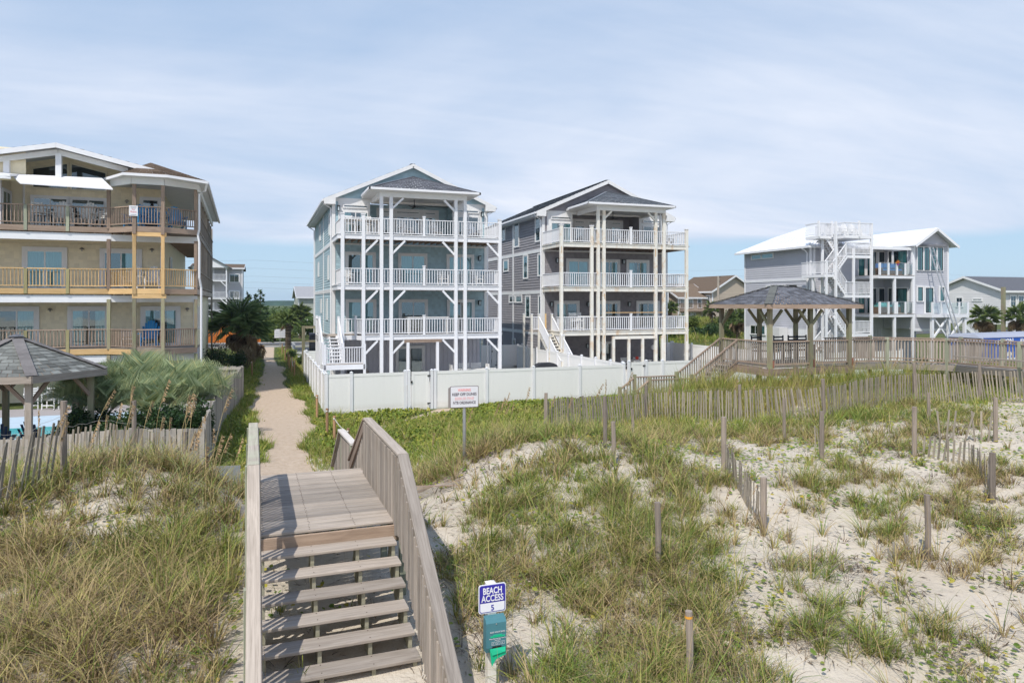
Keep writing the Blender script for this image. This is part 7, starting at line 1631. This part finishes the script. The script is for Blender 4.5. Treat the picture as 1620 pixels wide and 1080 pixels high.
# furniture
def adirondack(m):
    K_ = Kit()
    q = MB()
    for i in range(5): q.beam((-.26, -.32 + i * .115, .36 - i * .025), (.26, -.32 + i * .115, .36 - i * .025), .1, .02)
    K_.add(q, 'seat', m); q = MB(); q.beam((-.08 * 3, .17, .26), (-.3, .42, 1.0), .085, .018)
    first = None
    for i in range(-3, 4):
        q = MB(); L = 1.02 - .035 * i * i; q.beam((i * .078, .15, .25), (i * .098, .45 + .012 * (9 - i * i) * 0, .25 + L * .82), .082, .018); K_.add(q, 'back_slat', m)
    for s_ in (-1, 1):
        q = MB(); q.beam((s_ * .33, -.42, .56), (s_ * .33, .32, .54), .13, .022); K_.add(q, 'arm', m)
        q = MB(); q.beam((s_ * .29, -.35, 0), (s_ * .29, -.35, .55), .04, .11); K_.add(q, 'leg', m); q = MB(); q.beam((s_ * .27, -.38, .33), (s_ * .27, .5, .04), .035, .12); K_.add(q, 'leg', m)
    q = MB(); q.beam((-.3, .3, .62), (.3, .3, .62), .05, .03); K_.add(q, 'back_brace', m); return K_
def armchair(m, sh=.44, bh=.95):
    K_ = Kit(); q = MB(); q.box((0, 0, sh), (.52, .5, .05)); K_.add(q, 'seat', m)
    for s_ in (-1, 1):
        for y in (-.23, .23): q = MB(); q.beam((s_ * .25, y, 0), (s_ * .25, y + (.05 if y > 0 else 0), bh if y > 0 else sh + .22), .045, .045); K_.add(q, 'leg', m)
        q = MB(); q.box((s_ * .26, 0, sh + .23), (.07, .54, .03)); K_.add(q, 'arm', m)
    for k in range(4): q = MB(); q.box((0, .26, sh + .14 + k * (bh - sh - .16) / 3.4), (.5, .025, .07)); K_.add(q, 'back_slat', m)
    q = MB(); q.box((0, -.23, .18), (.5, .03, .05)); K_.add(q, 'stretcher', m); return K_
def table(m, w=1.2, d=.8, h=.74):
    K_ = Kit(); q = MB(); q.box((0, 0, h), (w, d, .04)); K_.add(q, 'tabletop', m)
    for x in (-1, 1):
        for y in (-1, 1): q = MB(); q.box((x * (w / 2 - .07), y * (d / 2 - .07), h / 2), (.07, .07, h)); K_.add(q, 'leg', m)
    return K_
chw = plain('white_poly_lumber', (.80, .79, .77), .45, .04, 2, .4, rnd=.02); chb = plain('bright_blue_poly', (.03, .25, .55), .45, .05, 2, .4); chn = plain('navy_poly', (.02, .045, .11), .5, .08, 2, .4); chc = plain('clear_blue_poly', (.06, .30, .58), .45, .05, 2, .4)
AW, AB, AN, AC = adirondack(chw), adirondack(chb), adirondack(chn), adirondack(chc); CH, TALL, TB, TBL, STB = armchair(chw), armchair(chw, .70, 1.25), table(chw), table(chw, 1.9, .9), table(chw, .5, .5, .5)
def onhouse(h, x_, y_, z_):
    a = h.rotation_euler[2]; return (h.location.x + x_ * math.cos(a) - y_ * math.sin(a), h.location.y + x_ * math.sin(a) + y_ * math.cos(a), z_)
def put(K_, h, x_, y_, z_, nm, lb, cat, rz=0, grp=None, sc=1): return K_.place(nm, lb, cat, onhouse(h, x_, y_, z_) if h else (x_, y_, z_), rz, grp, sc)
# cream house
put(AW, ch, -2.2, 1.2, 5.83, 'adirondack_chair', 'white adirondack chair behind the yellow bay rail, right one', 'chair', 0, sc=1.15); put(AW, ch, -3.1, 1.0, 5.83, 'adirondack_chair', 'white adirondack chair behind the yellow bay post, left one', 'chair', -10, sc=1.15)
put(AB, ch, -2.35, 1.2, 2.83, 'adirondack_chair', 'tall bright blue adirondack chair on the lowest cream house deck', 'chair', 0, sc=1.25); put(CH, ch, -3.3, .9, 2.83, 'deck_chair', 'white slatted chair beside the blue one on the lowest deck', 'chair', 20)
put(AW, ch, -6.25, 1.1, 8.89, 'adirondack_chair', 'left white adirondack chair on the top deck of the cream house', 'chair', 10, sc=1.3); put(AW, ch, -5.25, 1.1, 8.89, 'adirondack_chair', 'right white adirondack chair on the top deck of the cream house', 'chair', -10, sc=1.3)
put(TALL, ch, -7.2, .9, 8.89, 'bar_table', 'tall white bar chair by the left post of the top deck', 'chair', 40); put(CH, ch, -4.6, .8, 8.89, 'deck_chair', 'low white chair on the top deck left of the bay', 'chair', -30)
for i, (x_, y_, lb) in enumerate(((-2.9, .2, 'blue adirondack chair behind the notice in the top bay'), (-2.2, .6, 'blue adirondack chair in the middle of the top bay'), (-1.0, .4, 'blue adirondack chair at the right of the top bay'))): put(AC, ch, x_, y_, 8.89, 'adirondack_chair', lb, 'chair', (-15, 5, 20)[i], sc=1.2)
for x_, y_, rz, lb in ((-9.75, 37.2, 15, 'leftmost white armchair on the pool deck under the gazebo'), (-8.95, 37.0, -10, 'middle white armchair on the pool deck'), (-8.2, 36.5, 30, 'white armchair on the pool deck nearest to the path')): put(CH, None, x_, y_, .33, 'patio_chair', lb, 'chair', rz)
for x_, y_, rz, lb in ((-8.5, 26.6, 170, 'navy adirondack chair seen between the left gazebo posts'), (-7.7, 26.2, 190, 'navy adirondack chair tilted by the middle gazebo post'), (-6.75, 26.4, 160, 'navy adirondack chair under the right gazebo corner'), (-9.3, 26.4, 180, 'navy adirondack chair at the left edge of the picture')): put(AN, None, x_, y_, .33, 'adirondack_chair', lb, 'chair', rz)
# blue house
for x_, z_, K_, lb in ((.8, 9.26, TALL, 'white high chair in the left corner of the blue house top deck'), (1.95, 9.26, TALL, 'white high chair between the first posts on the top deck of the blue house'), (4.2, 9.26, AW, 'white adirondack chair left of centre on the blue house top deck'), (6.2, 9.26, AW, 'white adirondack chair right of centre on the blue house top deck'), (8.7, 9.26, AW, 'white adirondack chair at the right of the blue house top deck'),
        (.7, 6.21, CH, 'white chair in the left corner of the blue house middle deck'), (6.7, 6.21, CH, 'pale chair behind the rail in the middle of the blue house middle deck'), (9.0, 6.21, CH, 'chair at the right of the blue house middle deck')): put(K_, bh, x_, 1.1, z_, 'deck_chair', lb, 'chair', 15)
put(TBL, bh, 1.4, 1.3, 9.26, 'bar_table', 'long white table in the left bay of the blue house top deck', 'table', 0, sc=1.3); put(TBL, bh, 5.6, 1.2, 3.16, 'deck_table', 'white table above the rail of the lowest blue house deck', 'table', 0, sc=1.4)
put(TBL, bh, 8.6, .6, 0, 'patio_table', 'long white dining table under the blue house, behind the fence', 'table', 0, sc=1.1)
for x_, lb in ((7.4, 'white dining chair left of the long table under the blue house'), (8.2, 'white dining chair behind the long table, left of centre'), (9.0, 'white dining chair behind the long table, right of centre'), (9.85, 'white high backed chair right of the long table under the blue house')): put(CH, bh, x_, 1.2 if 7.5 < x_ < 9.5 else .6, 0, 'patio_chair', lb, 'chair', 0 if 7.5 < x_ < 9.5 else 90, sc=1.25)
put(adirondack(plain('grey_brown_poly', (.35, .31, .28), .6)), bh, 1.9, 1.9, 0, 'adirondack_chair', 'grey brown chair in the shade under the blue house, left side', 'chair', 10)
# grey house
put(AW, gh, 5.1, 1.0, 9.26, 'adirondack_chair', 'white adirondack chair left of the newel on the mauve house top deck', 'chair', 0, sc=1.15); put(AW, gh, 6.0, 1.2, 9.26, 'adirondack_chair', 'white adirondack chair right of the newel on the mauve house top deck', 'chair', -20)
put(AW, gh, 8.9, 1.0, 9.26, 'adirondack_chair', 'white chair at the right corner of the mauve house top deck', 'chair', 30); put(TALL, gh, 1.35, .8, 3.16, 'deck_chair', 'left white high chair on the lowest mauve house deck', 'chair', 0); put(TALL, gh, 1.8, .9, 3.16, 'deck_chair', 'right white high chair on the lowest mauve house deck', 'chair', 0); put(TB, gh, 2.5, 1.2, 3.16, 'deck_table', 'white high table beside the high chairs on the lowest mauve house deck', 'table', 0, sc=1.35)
put(CH, gh, 5.9, 1.6, 0, 'patio_chair', 'white chair in the shade under the mauve house, left of the red ball', 'chair', 0, sc=1.15); put(CH, gh, 7.0, 1.7, 0, 'patio_chair', 'white chair in the shade under the mauve house, right of the red ball', 'chair', 0, sc=1.15)
t_ = thing('red_ball', 'small red ball on the table under the mauve grey house', 'ball', onhouse(gh, 6.6, 1.3, 1.08)); q = MB(); q.ball((0, 0, 0), (.13, .13, .13), 12, 8); q.build('ball_shell', plain('red_rubber', (.75, .08, .05), .4), t_, smooth=True)
put(TB, gh, 6.8, 1.3, 0, 'patio_table', 'white table carrying the red ball under the mauve grey house', 'table', 0, sc=1.25)
bar('pole_rail', (3.3, .0, 4.42), (8.0, 0, 4.42), .05, .05, wnX, gh)
t_ = thing('closed_umbrella', 'closed white patio umbrella by the right corner of the mauve house top deck', 'umbrella', onhouse(gh, 8.6, 1.4, 9.26)); q = MB(); q.tube([(0, 0, 0), (0, 0, 2.5)], .025, 7); q.build('pole', alu, t_); q = MB(); q.tube([(0, 0, .9), (0, 0, 1.1), (0, 0, 2.0), (0, 0, 2.45)], .14, 9, .03); q.build('canopy', wpaint, t_)
# grills
for x_, y_, z_, lb in ((16.1, 39.0, 0, 'round shouldered barbecue under a black cover behind the long white fence'),):
    t_ = thing('covered_grill', lb, 'grill', (x_, y_, z_)); k = 1.3 if z_ == 0 else 1.0; q = MB(); w_ = .62 * k; prof = [(-w_, 0), (w_, 0), (w_, .85 * k), (w_ * .72, 1.1 * k), (w_ * .45, 1.17 * k), (-w_ * .45, 1.17 * k), (-w_ * .75, 1.08 * k), (-w_, .82 * k)]; q.prism([(a, -.3, b_) for a, b_ in prof], (0, .6, 0)); q.build('cover', darkcover, t_); q = MB(); q.span(-w_ - .01, w_ + .01, -.31, .31, .05, .1); q.build('hem_strap', black, t_)
DK = armchair(plain('dark_chair', (.03, .035, .05), .6), .5, 1.15)
for x_, lb in ((20.6, 'dark high backed chair inside the gazebo, leftmost of four'), (21.8, 'dark high backed chair inside the gazebo, left of its middle back post'), (22.6, 'dark high backed chair inside the gazebo, right of its middle back post'), (23.1, 'dark high backed chair inside the gazebo, rightmost of four')): DK.place('gazebo_chair', lb, 'chair', (x_, 25.3, 2.52), 0)
g = thing('patio_grill', 'dark barbecue under the landing of the blue house stair', 'grill', onhouse(bh, .9, -.6, 0)); bx('hood', (0, 0, 1.0), (.9, .5, .35), darkcover, g); bx('cabinet', (0, 0, .5), (.85, .5, .7), black, g); bx('shelf', (.75, 0, .85), (.5, .45, .05), alu, g)
# pale grey house: blue sofa and odds
sof = plain('blue_cushion', (.10, .20, .42), .8); wick = plain('wicker_brown', (.16, .11, .08), .8)
for x_, lb in ((5.6, 'blue cushioned lounge chair on the upper glass railed deck, left'), (6.3, 'blue cushioned lounge seat in the middle of the upper glass railed deck'), (7.0, 'blue cushioned lounge seat at the right of the upper glass railed deck')):
    t_ = thing('lounge_chair', lb, 'chair', onhouse(mh, x_, 1.0, 7.29), -1.5); bx('base', (0, 0, .2), (.65, .7, .38), wick, t_); bx('seat_cushion', (0, -.03, .45), (.6, .62, .14), sof, t_); bx('back_cushion', (0, .3, .72), (.6, .16, .5), sof, t_)
    for s_ in (-1, 1): bx('arm', (s_ * .34, 0, .5), (.07, .7, .22), wick, t_)
teal = plain('teal_cushion', (.16, .42, .42), .8)
t_ = thing('daybed', 'brown daybed with teal cushions on the lower glass railed deck', 'daybed', onhouse(mh, 6.1, 1.0, 4.23), -1.5); bx('base', (0, 0, .3), (2.0, .8, .5), wick, t_); bx('mattress', (0, 0, .62), (1.9, .75, .16), teal, t_); bx('pillow', (-.5, .1, .78), (.7, .4, .2), teal, t_)
t_ = thing('flower_pot', 'small orange and purple flower basket on a deck rail post', 'flowers', onhouse(mh, 6.07, -.08, 8.05), 0); q = MB(); q.tube([(0, 0, 0), (0, 0, .14)], .06, 8, .09); q.build('pot', plain('purple_pot', (.3, .1, .35)), t_); leaf_cloud('blooms', [(0, 0, .25, .14, .14, .14)], 120, .05, leafmat('bloom', [(0, (.8, .25, .03)), (.6, (.85, .4, .05)), (1, (.5, .1, .4))], .6, .2), t_)
for x_, lb in ((1.5, 'white lounge chair on the roof deck of the pale grey house, left'), (2.3, 'white lounge chair on the roof deck of the pale grey house, middle'), (3.1, 'white lounge chair on the roof deck of the pale grey house, right')): put(AW, mh, x_, 1.2, 10.36, 'adirondack_chair', lb, 'chair', 0)
g = thing('condenser_unit', 'white air conditioner on a bracket left on the pale grey house wall', 'air conditioner', onhouse(mh, -.55, 5.6, 1.9), -1.5); bx('casing', (0, 0, .6), (.8, .9, 1.1), offw, g); bx('bracket', (0, 0, 0), (.9, 1.0, .08), wbX, g); bar('leg', (-.35, 0, -1.6), (-.35, 0, 0), .08, .08, wbX, g)
# toys on the mauve house fence
t_ = thing('bucket_holder', 'white and yellow pole with a round net hung on the far fence', 'pole', (29.2, 47.0, .15)); bar('pole', (0, 0, 0), (0, 0, 1.6), .09, .09, plain('pale_yellow', (.7, .62, .25)), t_); q = MB(); q.ball((0, -.08, 1.7), (.18, .1, .2)); q.build('orange_float', plain('orange_float', (.85, .40, .03), .5), t_)
t_ = thing('white_float', 'round white float hung on the grey fence left of the orange one', 'float', (28.4, 47.2, 1.55)); q = MB(); q.ball((0, 0, .15), (.2, .1, .2)); q.build('float_shell', white, t_); q = MB(); q.tube([(.1, 0, 0), (.9, -.3, -1.4)], .02, 5); q.build('handle', black, t_)

# the wood beyond the road reads as one mass
rs = random.Random(77); bl = []
for i in range(170):
    x_ = -120 + i * 3.4; bl.append((x_ + rs.uniform(-1.5, 1.5), 185 + rs.uniform(-14, 14), rs.uniform(1.2, 2.6), rs.uniform(3, 5), rs.uniform(3, 5), rs.uniform(1.8, 2.8)))
w_ = leaf_cloud('far_wood', bl, 60000, .45, mid_leaf, None, .5, seed=9); w_['kind'] = 'stuff'

# nails on the boardwalk boards
nm = MB()
for i in range(23):
    y = .02 + 3.3 * (i + .5) / 23
    for x in (.03, .62, 1.2, 1.77):
        for d_ in (-.035, .035): nm.box((x + rs.uniform(-.01, .01), y + d_, 2.1525), (.011, .011, .004))
for k in range(1, 9):
    for x in (.03, .62, 1.19, 1.75):
        for d_ in (-.09, .09): nm.box((x, -.045 - .268 * (k - 1) - .14 + d_, 2.15 - .18 * k + .0025), (.012, .012, .004))
nm.build('nail_heads', plain('rusty_nail', (.10, .07, .055), .7), bpy.data.objects['boardwalk_stair'], stuff=True)
# bits of twig, shell and dead leaf on the sand
n_ = 5200; x = GR.uniform(-4.5, 20, n_); y = GR.uniform(5.3, 19, n_); z = ground(x, y) + .008; a = GR.uniform(0, 6.28, n_); l = GR.uniform(.015, .09, n_); w_ = GR.uniform(.003, .009, n_)
V = np.stack([np.stack([x - np.cos(a) * l, y - np.sin(a) * l, z], -1), np.stack([x - np.sin(a) * w_, y + np.cos(a) * w_, z + .012], -1), np.stack([x + np.cos(a) * l, y + np.sin(a) * l, z + .004], -1), np.stack([x + np.sin(a) * w_, y - np.cos(a) * w_, z + .006], -1)], 1).reshape(-1, 3)
f = np.array([(0, 1, 2), (0, 2, 3)]); F = (f[None] + (np.arange(n_) * 4)[:, None, None]).reshape(-1, 3)
raw_mesh('sand_debris', V, F, np.repeat(GR.rand(n_), 4), leafmat('debris', [(0, (.05, .035, .025)), (.6, (.20, .14, .09)), (1, (.62, .58, .52))], .8, 0))

# thin sea air: far hills fade a little to blue
HAZE = True
if HAZE:
    hm = bpy.data.materials.new('sea_air'); hm.use_nodes = True; ht = hm.node_tree; ht.nodes.clear(); ho = ht.nodes.new('ShaderNodeOutputMaterial'); hv = ht.nodes.new('ShaderNodeVolumePrincipled')
    hv.inputs['Color'].default_value = (.72, .84, 1, 1); hv.inputs['Density'].default_value = .0002; hv.inputs['Anisotropy'].default_value = .2; ht.links.new(hv.outputs[0], ho.inputs['Volume'])
    q = MB(); q.box((200, 700, 10.5), (5200, 2200, 28)); ho_ = q.build('haze', hm); ho_['kind'] = 'stuff'
